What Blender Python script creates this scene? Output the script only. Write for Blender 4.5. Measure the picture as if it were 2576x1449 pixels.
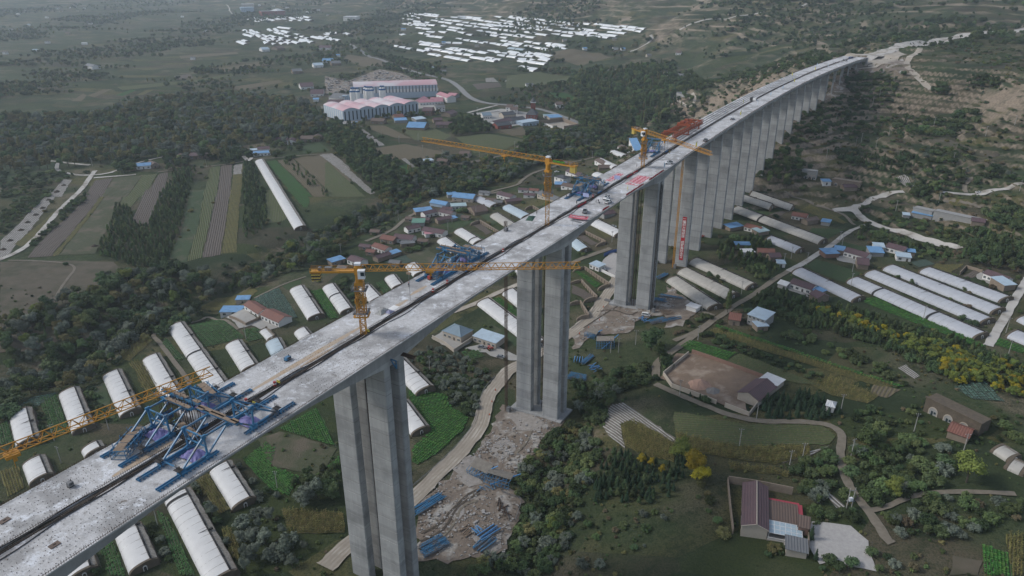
import bpy, bmesh, math, random
import numpy as np
from mathutils import Vector, Matrix
from mathutils.geometry import delaunay_2d_cdt
# camera, sky, sun, exposure
scene = bpy.context.scene
for o in list(bpy.data.objects):
	bpy.data.objects.remove(o)
COL = scene.collection
R = math.radians
FPX, PITCH, CZ = 720.0, R(23.5), 180.0
cam_d = bpy.data.cameras.new('camera')
cam_d.sensor_width = 36.0
cam_d.lens = 36.0 * FPX / 1024.0
cam_d.clip_start = 1.0
cam_d.clip_end = 40000.0
cam = bpy.data.objects.new('camera', cam_d)
COL.objects.link(cam)
cam.location = (0,0, CZ)
cam.rotation_euler = (R(90) - PITCH, 0,0)
scene.camera = cam
SUN_EL, SUN_AZ = R(38), R(-84)          # azimuth from +Y towards +X
world = bpy.data.worlds.new('World')
scene.world = world
world.use_nodes = True
wn = world.node_tree
bg = wn.nodes['Background']
sky = wn.nodes.new('ShaderNodeTexSky')
sky.sky_type = 'NISHITA'
sky.sun_disc = False
sky.sun_elevation = SUN_EL
sky.sun_rotation = SUN_AZ
sky.air_density = 1.0
sky.dust_density = 1.5
sky.ozone_density = 1.5
cloud = wn.nodes.new('ShaderNodeHueSaturation')      # thin cloud: greyer sky
cloud.inputs['Saturation'].default_value = .6
wn.links.new(sky.outputs[0], cloud.inputs['Color'])
wn.links.new(cloud.outputs['Color'], bg.inputs[0])
bg.inputs[1].default_value = 0.11
sun_d = bpy.data.lights.new('sun', 'SUN')
sun_d.energy = 1.5
sun_d.angle = R(11)
sun_d.color = (1.0,0.96,0.90)
sun = bpy.data.objects.new('sun', sun_d)
COL.objects.link(sun)
sd = Vector((math.sin(SUN_AZ) * math.cos(SUN_EL), math.cos(SUN_AZ) * math.cos(SUN_EL), math.sin(SUN_EL)))
sun.rotation_euler = sd.to_track_quat('Z', 'Y').to_euler()
scene.view_settings.view_transform = 'Standard'
scene.view_settings.look = 'None'
scene.view_settings.exposure = 0.62
scene.view_settings.gamma = 1.0
scene.cycles.max_bounces = 4
scene.cycles.volume_bounces = 2
scene.cycles.diffuse_bounces = 2
scene.cycles.glossy_bounces = 2
scene.cycles.transmission_bounces = 2
scene.cycles.transparent_max_bounces = 4
scene.cycles.caustics_reflective = False
scene.cycles.caustics_refractive = False
rnd = random.Random(7)
np.random.seed(7)
# helpers
def lin(h):
	v = [int(h[i:i + 2], 16) / 255 for i in (0,2,4)]
	return tuple((c / 12.92 if c <= .04045 else ((c + .055) / 1.055) ** 2.4) for c in v)
MATS = {}
def mat(name, col, col2=None, scale=.5, rough=.85, bump=0.0, bscale=None, spec=.25, metal=0.0, detail=4.0,
		sharp=0.0, col3=None, scale3=.03, rand=0.0, trans=0.0):
	if name in MATS:
		return MATS[name]
	m = bpy.data.materials.new(name)
	m.use_nodes = True
	nt = m.node_tree
	b = nt.nodes['Principled BSDF']
	b.inputs['Roughness'].default_value = rough
	b.inputs['Metallic'].default_value = metal
	b.inputs['Specular IOR Level'].default_value = spec
	geo = nt.nodes.new('ShaderNodeNewGeometry')
	def noise(sc, det=detail):
		n = nt.nodes.new('ShaderNodeTexNoise')
		n.inputs['Scale'].default_value = sc
		n.inputs['Detail'].default_value = det
		n.inputs['Roughness'].default_value = .6
		nt.links.new(geo.outputs['Position'], n.inputs['Vector'])
		return n
	def ramp(src, lo, hi):
		r = nt.nodes.new('ShaderNodeMapRange')
		r.inputs['From Min'].default_value = lo
		r.inputs['From Max'].default_value = hi
		nt.links.new(src, r.inputs['Value'])
		return r.outputs['Result']
	def mix(fac, a, c):
		x = nt.nodes.new('ShaderNodeMix')
		x.data_type = 'RGBA'
		if hasattr(fac, 'is_linked') or not isinstance(fac, float):
			nt.links.new(fac, x.inputs['Factor'])
		else:
			x.inputs['Factor'].default_value = fac
		for s, v in ((x.inputs['A'], a), (x.inputs['B'], c)):
			if isinstance(v, tuple):
				s.default_value = (*v[:3], 1)
			else:
				nt.links.new(v, s)
		return x.outputs['Result']
	if col2 is None:
		col2 = tuple(c * .72 for c in col)
	w = .22 * (1 - sharp) + .03
	out = mix(ramp(noise(scale).outputs['Fac'], .5 - w, .5 + w), col, col2)
	if col3 is not None:
		out = mix(ramp(noise(scale3,3).outputs['Fac'], .5,.66), out, col3)
	if rand > 0:
		oi = nt.nodes.new('ShaderNodeObjectInfo')
		hs = nt.nodes.new('ShaderNodeHueSaturation')
		v = nt.nodes.new('ShaderNodeMapRange')
		v.inputs['To Min'].default_value = 1 - rand
		v.inputs['To Max'].default_value = 1 + rand
		nt.links.new(oi.outputs['Random'], v.inputs['Value'])
		nt.links.new(v.outputs['Result'], hs.inputs['Value'])
		v2 = nt.nodes.new('ShaderNodeMath'); v2.operation = 'MULTIPLY'; v2.inputs[1].default_value = 7.31
		v3 = nt.nodes.new('ShaderNodeMath'); v3.operation = 'FRACT'
		nt.links.new(oi.outputs['Random'], v2.inputs[0]); nt.links.new(v2.outputs[0], v3.inputs[0])
		v4 = nt.nodes.new('ShaderNodeMapRange')
		v4.inputs['To Min'].default_value = .5 - rand * .09
		v4.inputs['To Max'].default_value = .5 + rand * .04
		nt.links.new(v3.outputs[0], v4.inputs['Value'])
		nt.links.new(v4.outputs['Result'], hs.inputs['Hue'])
		nt.links.new(out, hs.inputs['Color'])
		out = hs.outputs['Color']
	nt.links.new(out, b.inputs['Base Color'])
	if bump:
		bp = nt.nodes.new('ShaderNodeBump')
		bp.inputs['Strength'].default_value = 1.0
		bp.inputs['Distance'].default_value = bump
		nt.links.new(noise(bscale or scale * 3,5).outputs['Fac'], bp.inputs['Height'])
		nt.links.new(bp.outputs['Normal'], b.inputs['Normal'])
	MATS[name] = m
	return m
def rowmat(name, col, col2, period, fill=.5, soil=(.10,.085,.065), wob=.6, breakup=.35, rough=.9):
	if name in MATS:
		return MATS[name]
	m = bpy.data.materials.new(name); m.use_nodes = True
	nt = m.node_tree; b = nt.nodes['Principled BSDF']
	b.inputs['Roughness'].default_value = rough; b.inputs['Specular IOR Level'].default_value = .15
	tc = nt.nodes.new('ShaderNodeTexCoord'); geo = nt.nodes.new('ShaderNodeNewGeometry')
	wv = nt.nodes.new('ShaderNodeTexWave'); wv.bands_direction = 'Y'
	wv.inputs['Scale'].default_value = .314159 / period
	wv.inputs['Distortion'].default_value = wob; wv.inputs['Detail Scale'].default_value = .6
	nt.links.new(tc.outputs['Object'], wv.inputs['Vector'])
	def noise(sc, d=4):
		n = nt.nodes.new('ShaderNodeTexNoise'); n.inputs['Scale'].default_value = sc; n.inputs['Detail'].default_value = d
		nt.links.new(geo.outputs['Position'], n.inputs['Vector']); return n.outputs['Fac']
	def rng(s, a, c):
		r = nt.nodes.new('ShaderNodeMapRange'); r.inputs['From Min'].default_value = a; r.inputs['From Max'].default_value = c
		nt.links.new(s, r.inputs['Value']); return r.outputs['Result']
	def mix(f, a, c):
		x = nt.nodes.new('ShaderNodeMix'); x.data_type = 'RGBA'; nt.links.new(f, x.inputs['Factor'])
		for s, v in ((x.inputs['A'], a), (x.inputs['B'], c)):
			if isinstance(v, tuple): s.default_value = (*v, 1)
			else: nt.links.new(v, s)
		return x.outputs['Result']
	crop = mix(rng(noise(.8), .35,.65), col, col2)
	ad = nt.nodes.new('ShaderNodeMath'); ad.operation = 'MULTIPLY_ADD'
	nt.links.new(noise(.25), ad.inputs[0]); ad.inputs[1].default_value = breakup * 2; ad.inputs[2].default_value = -breakup
	sm = nt.nodes.new('ShaderNodeMath'); sm.operation = 'ADD'
	nt.links.new(wv.outputs['Fac'], sm.inputs[0]); nt.links.new(ad.outputs[0], sm.inputs[1])
	out = mix(rng(sm.outputs[0], 1 - fill - .15,1 - fill + .15), soil, crop)
	nt.links.new(out, b.inputs['Base Color'])
	bp = nt.nodes.new('ShaderNodeBump'); bp.inputs['Distance'].default_value = .25
	nt.links.new(wv.outputs['Fac'], bp.inputs['Height']); nt.links.new(bp.outputs['Normal'], b.inputs['Normal'])
	MATS[name] = m
	return m
class MB:
	def __init__(s):
		s.v = []; s.f = []; s.m = []
	def poly(s, pts, mi=0):
		n = len(s.v); s.v.extend([tuple(p) for p in pts]); s.f.append(tuple(range(n, n + len(pts)))); s.m.append(mi)
	def box(s, c, d, rz=0.0, mi=0, mtx=None):
		hx, hy, hz = d[0] / 2, d[1] / 2, d[2] / 2
		cs, sn = math.cos(rz), math.sin(rz)
		n = len(s.v)
		for z in (-hz, hz):
			for x, y in ((-hx, -hy), (hx, -hy), (hx, hy), (-hx, hy)):
				p = Vector((c[0] + x * cs - y * sn, c[1] + x * sn + y * cs, c[2] + z))
				s.v.append(tuple(mtx @ p) if mtx else tuple(p))
		for q in ((3,2,1,0), (4,5,6,7), (0,1,5,4), (1,2,6,5), (2,3,7,6), (3,0,4,7)):
			s.f.append(tuple(n + i for i in q)); s.m.append(mi)
	def bar(s, p, q, w, h=None, mi=0, caps=True):
		p = Vector(p); q = Vector(q); d = q - p
		if d.length < 1e-6: return
		d.normalize()
		up = Vector((0,0,1)) if abs(d.z) < .95 else Vector((1,0,0))
		a = d.cross(up).normalized(); b = a.cross(d).normalized()
		h = h or w
		n = len(s.v)
		for e in (p, q):
			for i, j in ((-1,-1), (1,-1), (1,1), (-1,1)):
				s.v.append(tuple(e + a * (i * w / 2) + b * (j * h / 2)))
		for k in range(4):
			l = (k + 1) % 4
			s.f.append((n + k, n + l, n + 4 + l, n + 4 + k)); s.m.append(mi)
		if caps:
			s.f.append((n + 3, n + 2, n + 1, n)); s.m.append(mi)
			s.f.append((n + 4, n + 5, n + 6, n + 7)); s.m.append(mi)
	def cyl(s, p, q, r, r2=None, seg=8, mi=0):
		p = Vector(p); q = Vector(q); d = (q - p).normalized()
		up = Vector((0,0,1)) if abs(d.z) < .95 else Vector((1,0,0))
		a = d.cross(up).normalized(); b = a.cross(d)
		r2 = r if r2 is None else r2
		n = len(s.v)
		for e, rr in ((p, r), (q, r2)):
			for k in range(seg):
				t = 2 * math.pi * k / seg
				s.v.append(tuple(e + a * (rr * math.cos(t)) + b * (rr * math.sin(t))))
		for k in range(seg):
			l = (k + 1) % seg
			s.f.append((n + k, n + l, n + seg + l, n + seg + k)); s.m.append(mi)
		s.f.append(tuple(n + k for k in reversed(range(seg)))); s.m.append(mi)
		s.f.append(tuple(n + seg + k for k in range(seg))); s.m.append(mi)
	def prism(s, prof, y0, y1, mi=0):
		n = len(s.v); k = len(prof)
		for y in (y0, y1):
			s.v.extend([(p[0], y, p[1]) for p in prof])
		for i in range(k):
			j = (i + 1) % k
			s.f.append((n + i, n + j, n + k + j, n + k + i)); s.m.append(mi)
		s.f.append(tuple(n + i for i in reversed(range(k)))); s.m.append(mi)
		s.f.append(tuple(n + k + i for i in range(k))); s.m.append(mi)
	def mesh(s, name, mats, smooth=False):
		me = bpy.data.meshes.new(name)
		me.from_pydata(s.v, [], s.f)
		for m in (mats if isinstance(mats, (list, tuple)) else [mats]):
			me.materials.append(m)
		if any(s.m):
			me.polygons.foreach_set('material_index', s.m)
		if smooth:
			me.polygons.foreach_set('use_smooth', [True] * len(s.f))
		me.update()
		return me
	def build(s, name, mats, parent=None, smooth=False, **kw):
		return link(name, s.mesh(name, mats, smooth), parent, **kw)
def link(name, me, parent=None, loc=None, rz=None, label=None, cat=None, group=None, kind=None):
	o = bpy.data.objects.new(name, me)
	COL.objects.link(o)
	if parent is not None: o.parent = parent
	if loc is not None: o.location = loc
	if rz is not None: o.rotation_euler = (0,0, rz)
	tag(o, label, cat, group, kind)
	return o
def tag(o, label=None, cat=None, group=None, kind=None):
	if label: o['label'] = label
	if cat: o['category'] = cat
	if group: o['group'] = group
	if kind: o['kind'] = kind
	return o
def thing(name, label, cat, loc=(0,0,0), rz=0.0, group=None):
	return link(name, None, None, loc, rz, label, cat, group)
def V(u, v): return (u * .3975155, v * .3975155)
TO = dict(A=(0,0), B=(1300,0), C=(2696,0), D=(0,760), E=(1300,760), F=(2696,760), G=(0,1516), H=(1300,1516), I=(2696,1516))
TZ = dict(K1=(2400,680,11.709), K2=(2250,780,11.2), K3=(2150,500,3.22), K4=(1300,320,4.6836), K5=(1850,400,4.6836), K6=(2900,1900,4.14), K7=(1800,1800,3.6225), K8=(2250,1180,4.528), K9=(1250,950,3.22), K0=(400,1450,2.8986))
def T(k, u, v):
	if k == 'V': return V(u, v)
	if k in TZ:
		a, b, c = TZ[k]; return ((a + u / c) / 4, (b + v / c) / 4)
	ox, oy = TO[k]
	return ((ox + u / 1.838571) / 4, (oy + v / 1.838571) / 4)
def TP(k, *a): return [T(k, a[i], a[i + 1]) for i in range(0, len(a), 2)]
CP, SP = math.cos(PITCH), math.sin(PITCH)
def ray(px, py):
	x = (px - 512) / FPX; y = (py - 288) / FPX
	return (x, CP - y * SP, -SP - y * CP)
def at(px, py, z):
	d = ray(px, py); t = (CZ - z) / -d[2]
	return (d[0] * t, d[1] * t, z)
def proj(x, y, z):
	dz = z - CZ; dep = y * CP - dz * SP; up = y * SP + dz * CP
	if dep < 1: return (-9999,-9999, dep)
	return (512 + FPX * x / dep, 288 - FPX * up / dep, dep)
# bridge alignment (near edge curve x(y))
CR = [3.41995704e-10,-3.21471563e-07,1.38542256e-04,5.50680391e-01,-131.897]
_by = np.arange(-20,1000.5,.5)
_bx = np.polyval(CR, _by)
_bs = np.concatenate([[0], np.cumsum(np.hypot(np.diff(_bx), np.diff(_by)))])
_bs -= np.interp(60, _by, _bs)                       # chainage 0 at y = 60
_tx, _ty = np.gradient(_bx, _bs), np.gradient(_by, _bs)
HALF = 12.6
def deckz_y(y):
	t = max(0.0, y - 300.0)
	return 86 + (.025 * t * t / 160 if t < 80 else .025 * (t - 40))
def BR(s, u, dz=0.0):
	x = np.interp(s, _bs, _bx); y = np.interp(s, _bs, _by); tx = np.interp(s, _bs, _tx); ty = np.interp(s, _bs, _ty)
	k = u - HALF
	return (float(x + ty * k), float(y - tx * k), deckz_y(float(y)) + dz)
def BT(s):
	return math.atan2(np.interp(s, _bs, _ty), np.interp(s, _bs, _tx))
SPAN_PIERS = [24,135,246,358]
BOX_END = 420
APP_PIERS = [420 + 25.4 * i for i in range(15)]      # 420 .. 776
END_PIERS = [800,824,848,872]
DECK_END = 895
# terrain
ctl = []
def cv(u, v, z):
	z = z - 6 if z < 30 else z
	ctl.append(at(*V(u, v), z))
for a in ((60,1100,2),(300,850,3),(700,800,4),(100,560,6),(500,500,6),(900,450,8),(1000,660,6),(1250,520,8),(1450,430,10),
		  (1600,380,10),(1100,900,5),(1300,760,8),(1250,1000,3),(1150,1200,2),(1250,1400,2),(700,1400,2),(400,1440,2),
		  (1500,1100,9),(1650,1000,13),(1800,950,15),(1700,1250,12),(1900,1300,14),(2200,1350,16),(2500,1400,18),(2000,1050,17),
		  (2300,1050,21),(2500,1150,23),(1900,800,16),(2200,800,19),(2550,850,23),(2000,650,19),(2300,600,23),(2550,650,26),
		  (1850,520,20),(2000,470,28),(2200,520,26),(2500,480,35),(2100,400,32),(2400,400,46),(2500,300,60),(2300,250,66),(2050,330,40),(2200,330,46),
		  (1950,190,75),(1800,230,45),(1750,330,15),(1600,250,14),(1300,300,10),(600,300,6),(100,300,6)):
	cv(*a)
for s, z in ((24,-4),(135,-6),(246,-3),(358,6),(420,9),(446,14),(505,21),(559,28),(610,38),(651,47),(694,61),(744,69),(776,71),(824,80),(872,90),(900,99)):
	x, y, _ = BR(s, 0); ctl.append((x, y, z))
for u, v, z in ((1500,400,99),(1640,352,100),(1850,322,101),(2100,272,102),(2400,236,103),(2574,215,103),(2700,200,103)): ctl.append(at(*T('C', u, v), z))
ctl += [(430,800,97),(470,840,97),(560,900,97),(690,1000,98),(1000,1250,112),(450,660,90),(600,740,103),(560,520,64),(800,800,116),(420,430,44),(500,330,38),(400,250,25),
		(250,120,16),(400,100,22),(-300,60,2),(-100,40,3),(100,60,8),(-400,300,4),(-600,600,5),(0,800,9),(-300,900,8),(-900,1000,8),(0,1200,14),
		(100,1500,20),(300,1500,32),(0,2500,95),(500,2500,190),(300,2000,70),(-500,1500,12),(-1000,2500,25),(-500,3000,55),(-1500,4000,70),
		(1000,2000,250),(700,1400,112),(480,1150,72),(1000,1500,165),(1300,1700,250),(800,3000,240),(0,4000,210),(1500,4000,340),(-2500,3000,40),(-1000,6000,320),
		(-4000,6000,260),(3000,3000,300),(0,9000,640),(-7000,9500,640),(7000,9500,800),(-6000,2000,60),(5000,500,200),(-3000,-500,20),(3000,-500,80),(0,-600,10)]
CT = np.array(ctl)
def _rb(r2): return np.sqrt(r2 + 45.0 ** 2)
_d2 = ((CT[:, None, :2] - CT[None, :, :2]) ** 2).sum(2)
_n = len(CT)
_A = np.zeros((_n + 3, _n + 3)); _A[:_n, :_n] = _rb(_d2) + np.eye(_n) * -6.0
_A[:_n, _n] = 1
_A[:_n, _n + 1:] = CT[:, :2]; _A[_n, :_n] = 1; _A[_n + 1:, :_n] = CT[:, :2].T
_W = np.linalg.solve(_A, np.concatenate([CT[:, 2], [0,0,0]]))
_ph = np.random.RandomState(3)
WAVES = [(_ph.uniform(.6,1.6) * 2 * np.pi / L, _ph.uniform(0,2 * np.pi), _ph.uniform(0,6.28), A)
		 for L, A in ((420,4.0), (260,3.0), (150,2.2), (90,1.3), (60,.9), (38,.5), (24,.3)) for _ in range(3)]
FARW = [(2 * np.pi / L, th, ph, A) for L, th, ph, A in ((1500,.4,.3,26), (900,1.9,1.1,18), (620,.9,2.0,13), (430,2.6,.5,9))]
def sstep(a, b, x):
	t = np.clip((x - a) / (b - a), 0,1); return t * t * (3 - 2 * t)
RAVINE = np.array([at(*V(u, v), 0)[:2] for u, v in ((-120,960),(0,930),(150,905),(270,830),(340,770),(520,765),(570,700),(740,615),(900,560),(1010,500),(1120,450),(1290,410),(1480,370),(1560,330),(1640,300))])
GULLY = np.array([at(*V(u, v), 6)[:2] for u, v in ((1330,1449),(1340,1300),(1380,1180),(1450,1080),(1470,980))])
def pdist(X, Y, P):
	best = np.full(X.shape, 1e9)
	for a, b in zip(P[:-1], P[1:]):
		d = b - a; t = np.clip(((X - a[0]) * d[0] + (Y - a[1]) * d[1]) / (d @ d), 0,1)
		best = np.minimum(best, np.hypot(X - a[0] - t * d[0], Y - a[1] - t * d[1]))
	return best
def hraw(X, Y):
	sh = X.shape; X = X.ravel(); Y = Y.ravel(); out = np.empty(X.shape)
	for i in range(0, len(X), 20000):
		x = X[i:i + 20000]; y = Y[i:i + 20000]
		r = _rb((x[:, None] - CT[None, :, 0]) ** 2 + (y[:, None] - CT[None, :, 1]) ** 2)
		z = r @ _W[:_n] + _W[_n] + _W[_n + 1] * x + _W[_n + 2] * y
		nz = np.zeros_like(x)
		for k, th, ph, A in WAVES:
			nz += A * np.sin(k * (x * np.cos(th) + y * np.sin(th)) + ph)
		hill = sstep(10,22, z) * sstep(455,540, y + .35 * x)
		rough = .06 + .42 * hill + .8 * sstep(1500,4000, y)
		fw = np.zeros_like(x)
		for k, th, ph, A in FARW: fw += A * np.abs(np.sin(k * (x * np.cos(th) + y * np.sin(th)) + ph))
		z = z + nz * rough + (fw - 18) * sstep(1050,1900, y) * (.12 + .88 * sstep(-200,700, x + .15 * (y - 1000)))
		m = hill * (1 - sstep(1000,1300, y))
		st = 4.2
		q = z / st; fr = q - np.floor(q)
		zt = st * (np.floor(q) + .2 * fr + .8 * sstep(.80,1.0, fr))
		z = z * (1 - m) + zt * m
		z = z - 8.0 * np.exp(-(pdist(x, y, RAVINE) / 17) ** 2) - 3.0 * np.exp(-(pdist(x, y, GULLY) / 10) ** 2)
		out[i:i + 20000] = z
	return out.reshape(sh)
def axis(lo, hi, step, far_lo, far_hi, g):
	c = list(np.arange(lo, hi + .1, step)); s = step
	while c[-1] < far_hi: s *= g; c.append(c[-1] + s)
	s = step
	while c[0] > far_lo: s *= g; c.insert(0, c[0] - s)
	return np.array(c)
GX = axis(-420,520,3.4,-9000,9000,1.09)
GY = axis(70,900,3.4,-500,12000,1.045)
_XX, _YY = np.meshgrid(GX, GY)
GZ = hraw(_XX, _YY)
def H(x, y):
	i = int(np.searchsorted(GX, x)) - 1; j = int(np.searchsorted(GY, y)) - 1
	i = min(max(i, 0), len(GX) - 2); j = min(max(j, 0), len(GY) - 2)
	a = (x - GX[i]) / (GX[i + 1] - GX[i]); b = (y - GY[j]) / (GY[j + 1] - GY[j])
	z00, z10, z01, z11 = GZ[j, i], GZ[j, i + 1], GZ[j + 1, i], GZ[j + 1, i + 1]
	if a >= b: return float(z00 + a * (z10 - z00) + b * (z11 - z10))
	return float(z00 + b * (z01 - z00) + a * (z11 - z01))
def gp(px, py):
	d = ray(px, py); dz = d[2]
	if dz > -.004: dz = -.004
	t0 = (CZ - 130) / -dz * .3; t = t0; step = 4.0
	prev = t
	while t < 14000:
		x, y, z = d[0] * t, d[1] * t, CZ + dz * t
		if z <= H(x, y): break
		prev = t; t += max(3.0, t * .006)
	lo, hi = prev, t
	for _ in range(18):
		mid = (lo + hi) / 2
		if CZ + dz * mid <= H(d[0] * mid, d[1] * mid): hi = mid
		else: lo = mid
	x, y = d[0] * hi, d[1] * hi
	return (x, y, H(x, y))
def G(k, u, v): return gp(*T(k, u, v))
def terrain_material():
	m = bpy.data.materials.new('terrain'); m.use_nodes = True
	nt = m.node_tree; b = nt.nodes['Principled BSDF']
	b.inputs['Roughness'].default_value = .95; b.inputs['Specular IOR Level'].default_value = .1
	geo = nt.nodes.new('ShaderNodeNewGeometry')
	def noise(sc, d=4, r=.6):
		n = nt.nodes.new('ShaderNodeTexNoise'); n.inputs['Scale'].default_value = sc; n.inputs['Detail'].default_value = d
		n.inputs['Roughness'].default_value = r
		nt.links.new(geo.outputs['Position'], n.inputs['Vector']); return n.outputs['Fac']
	def rng(s, a, c):
		r = nt.nodes.new('ShaderNodeMapRange'); r.inputs['From Min'].default_value = a; r.inputs['From Max'].default_value = c
		nt.links.new(s, r.inputs['Value']); return r.outputs['Result']
	def mix(f, a, c):
		x = nt.nodes.new('ShaderNodeMix'); x.data_type = 'RGBA'; nt.links.new(f, x.inputs['Factor'])
		for s, v in ((x.inputs['A'], a), (x.inputs['B'], c)):
			if isinstance(v, tuple): s.default_value = (*v, 1)
			else: nt.links.new(v, s)
		return x.outputs['Result']
	grass = mix(rng(noise(.05), .38,.62), (.060,.080,.038), (.092,.096,.052))
	grass = mix(rng(noise(.35,6,.7), .42,.62), grass, (.040,.058,.028))
	grass = mix(rng(noise(.016,3), .50,.62), grass, (.150,.128,.088))
	mp = nt.nodes.new('ShaderNodeMapping'); mp.inputs['Rotation'].default_value = (0,0,.45); mp.inputs['Scale'].default_value = (.016,.034,0)
	nt.links.new(geo.outputs['Position'], mp.inputs['Vector'])
	vo = nt.nodes.new('ShaderNodeTexVoronoi'); vo.inputs['Scale'].default_value = 1.0; vo.inputs['Randomness'].default_value = .8; nt.links.new(mp.outputs[0], vo.inputs['Vector'])
	cr_ = nt.nodes.new('ShaderNodeValToRGB'); cr_.color_ramp.interpolation = 'CONSTANT'; sc_ = nt.nodes.new('ShaderNodeSeparateColor'); nt.links.new(vo.outputs['Color'], sc_.inputs[0]); nt.links.new(sc_.outputs[0], cr_.inputs['Fac'])
	el = cr_.color_ramp.elements
	for i_, (ps, c_) in enumerate(((0, (.045,.060,.028)), (.2, (.088,.082,.044)), (.36, (.034,.048,.024)), (.52, (.105,.088,.060)), (.66, (.052,.066,.026)), (.8, (.070,.062,.042)), (.9, (.115,.105,.048)))):
		e_ = el[0] if i_ == 0 else (el[1] if i_ == 1 else el.new(ps)); e_.position = ps; e_.color = (*c_, 1)
	grass = mix(rng(noise(.012,2), .42,.52), grass, cr_.outputs['Color'])
	fine = mix(rng(noise(1.6,4,.7), .45,.7), grass, (.030,.044,.022))
	sep = nt.nodes.new('ShaderNodeSeparateXYZ'); nt.links.new(geo.outputs['Normal'], sep.inputs[0])
	wob = nt.nodes.new('ShaderNodeMath'); wob.operation = 'MULTIPLY_ADD'; wob.inputs[1].default_value = .22; wob.inputs[2].default_value = -.11
	nt.links.new(noise(.12), wob.inputs[0])
	ad = nt.nodes.new('ShaderNodeMath'); ad.operation = 'ADD'
	nt.links.new(sep.outputs['Z'], ad.inputs[0]); nt.links.new(wob.outputs[0], ad.inputs[1])
	soil = mix(rng(noise(.5), .35,.65), (.28,.225,.17), (.17,.14,.105))
	fine = mix(rng(noise(.05,8,.75), .50,.66), fine, (.026,.038,.020))
	out = mix(rng(ad.outputs[0], .945,.87), fine, soil)
	sp_ = nt.nodes.new('ShaderNodeSeparateXYZ'); nt.links.new(geo.outputs['Position'], sp_.inputs[0])
	def mth(op, a_, b_=0.0):
		n_ = nt.nodes.new('ShaderNodeMath'); n_.operation = op
		for k_, v_ in enumerate((a_, b_)):
			if isinstance(v_, float): n_.inputs[k_].default_value = v_
			else: nt.links.new(v_, n_.inputs[k_])
		return n_.outputs[0]
	band = mth('FRACT', mth('ADD', mth('MULTIPLY', sp_.outputs['Z'], .085), mth('MULTIPLY', noise(.004,2), 4.0)))
	ledge = mth('MULTIPLY', mth('MULTIPLY', rng(band, .70,.78), rng(sp_.outputs['Y'], 950.0,1250.0)), mth('MULTIPLY', rng(sp_.outputs['Z'], 45.0,70.0), rng(noise(.02,3), .40,.62)))
	out = mix(ledge, out, (.27,.22,.165))
	nt.links.new(out, b.inputs['Base Color'])
	bp = nt.nodes.new('ShaderNodeBump'); bp.inputs['Distance'].default_value = .9
	nt.links.new(noise(.7,6,.75), bp.inputs['Height']); nt.links.new(bp.outputs['Normal'], b.inputs['Normal'])
	return m
def build_terrain():
	ny, nx = GZ.shape
	vs = np.stack([_XX, _YY, GZ], 2).reshape(-1,3)
	ii = (np.arange(ny - 1)[:, None] * nx + np.arange(nx - 1)[None, :]).ravel()
	t1 = np.stack([ii, ii + 1, ii + nx + 1], 1); t2 = np.stack([ii, ii + nx + 1, ii + nx], 1)
	fs = np.concatenate([t1, t2])
	me = bpy.data.meshes.new('terrain')
	me.vertices.add(len(vs)); me.vertices.foreach_set('co', vs.ravel())
	me.loops.add(len(fs) * 3); me.loops.foreach_set('vertex_index', fs.ravel())
	me.polygons.add(len(fs)); me.polygons.foreach_set('loop_start', np.arange(len(fs)) * 3)
	me.polygons.foreach_set('use_smooth', np.ones(len(fs), bool))
	me.update(); me.validate()
	me.materials.append(terrain_material())
	link('terrain', me, kind='structure')
build_terrain()
# ---- occupancy mask (2 m cells) so that scattered plants keep off roads, fields and buildings
OX0, OY0, ON = -700,40,2.0
OCC = np.zeros((900,750), bool)
def occ_poly(P, grow=0.0):
	P = np.array([(p[0], p[1]) for p in P])
	c = P.mean(0)
	if grow: P = c + (P - c) * (1 + grow / max(1.0, np.hypot(*(P - c).T).mean()))
	lo = np.floor((P.min(0) - (OX0, OY0)) / ON).astype(int); hi = np.ceil((P.max(0) - (OX0, OY0)) / ON).astype(int)
	lo = np.maximum(lo, 0); hi = np.minimum(hi, (OCC.shape[1] - 1, OCC.shape[0] - 1))
	if (hi <= lo).any(): return
	xs = OX0 + (np.arange(lo[0], hi[0] + 1) + .5) * ON; ys = OY0 + (np.arange(lo[1], hi[1] + 1) + .5) * ON
	X, Y = np.meshgrid(xs, ys)
	OCC[lo[1]:hi[1] + 1, lo[0]:hi[0] + 1] |= inpoly(X, Y, P)
def inpoly(X, Y, P):
	ins = np.zeros(X.shape, bool); n = len(P); j = n - 1
	for i in range(n):
		xi, yi = P[i][0], P[i][1]; xj, yj = P[j][0], P[j][1]
		if yi != yj:
			ins ^= ((yi > Y) != (yj > Y)) & (X < (xj - xi) * (Y - yi) / (yj - yi) + xi)
		j = i
	return ins
def occupied(x, y):
	i = int((x - OX0) / ON); j = int((y - OY0) / ON)
	return 0 <= i < OCC.shape[1] and 0 <= j < OCC.shape[0] and OCC[j, i]
_layer = [0]
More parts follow.
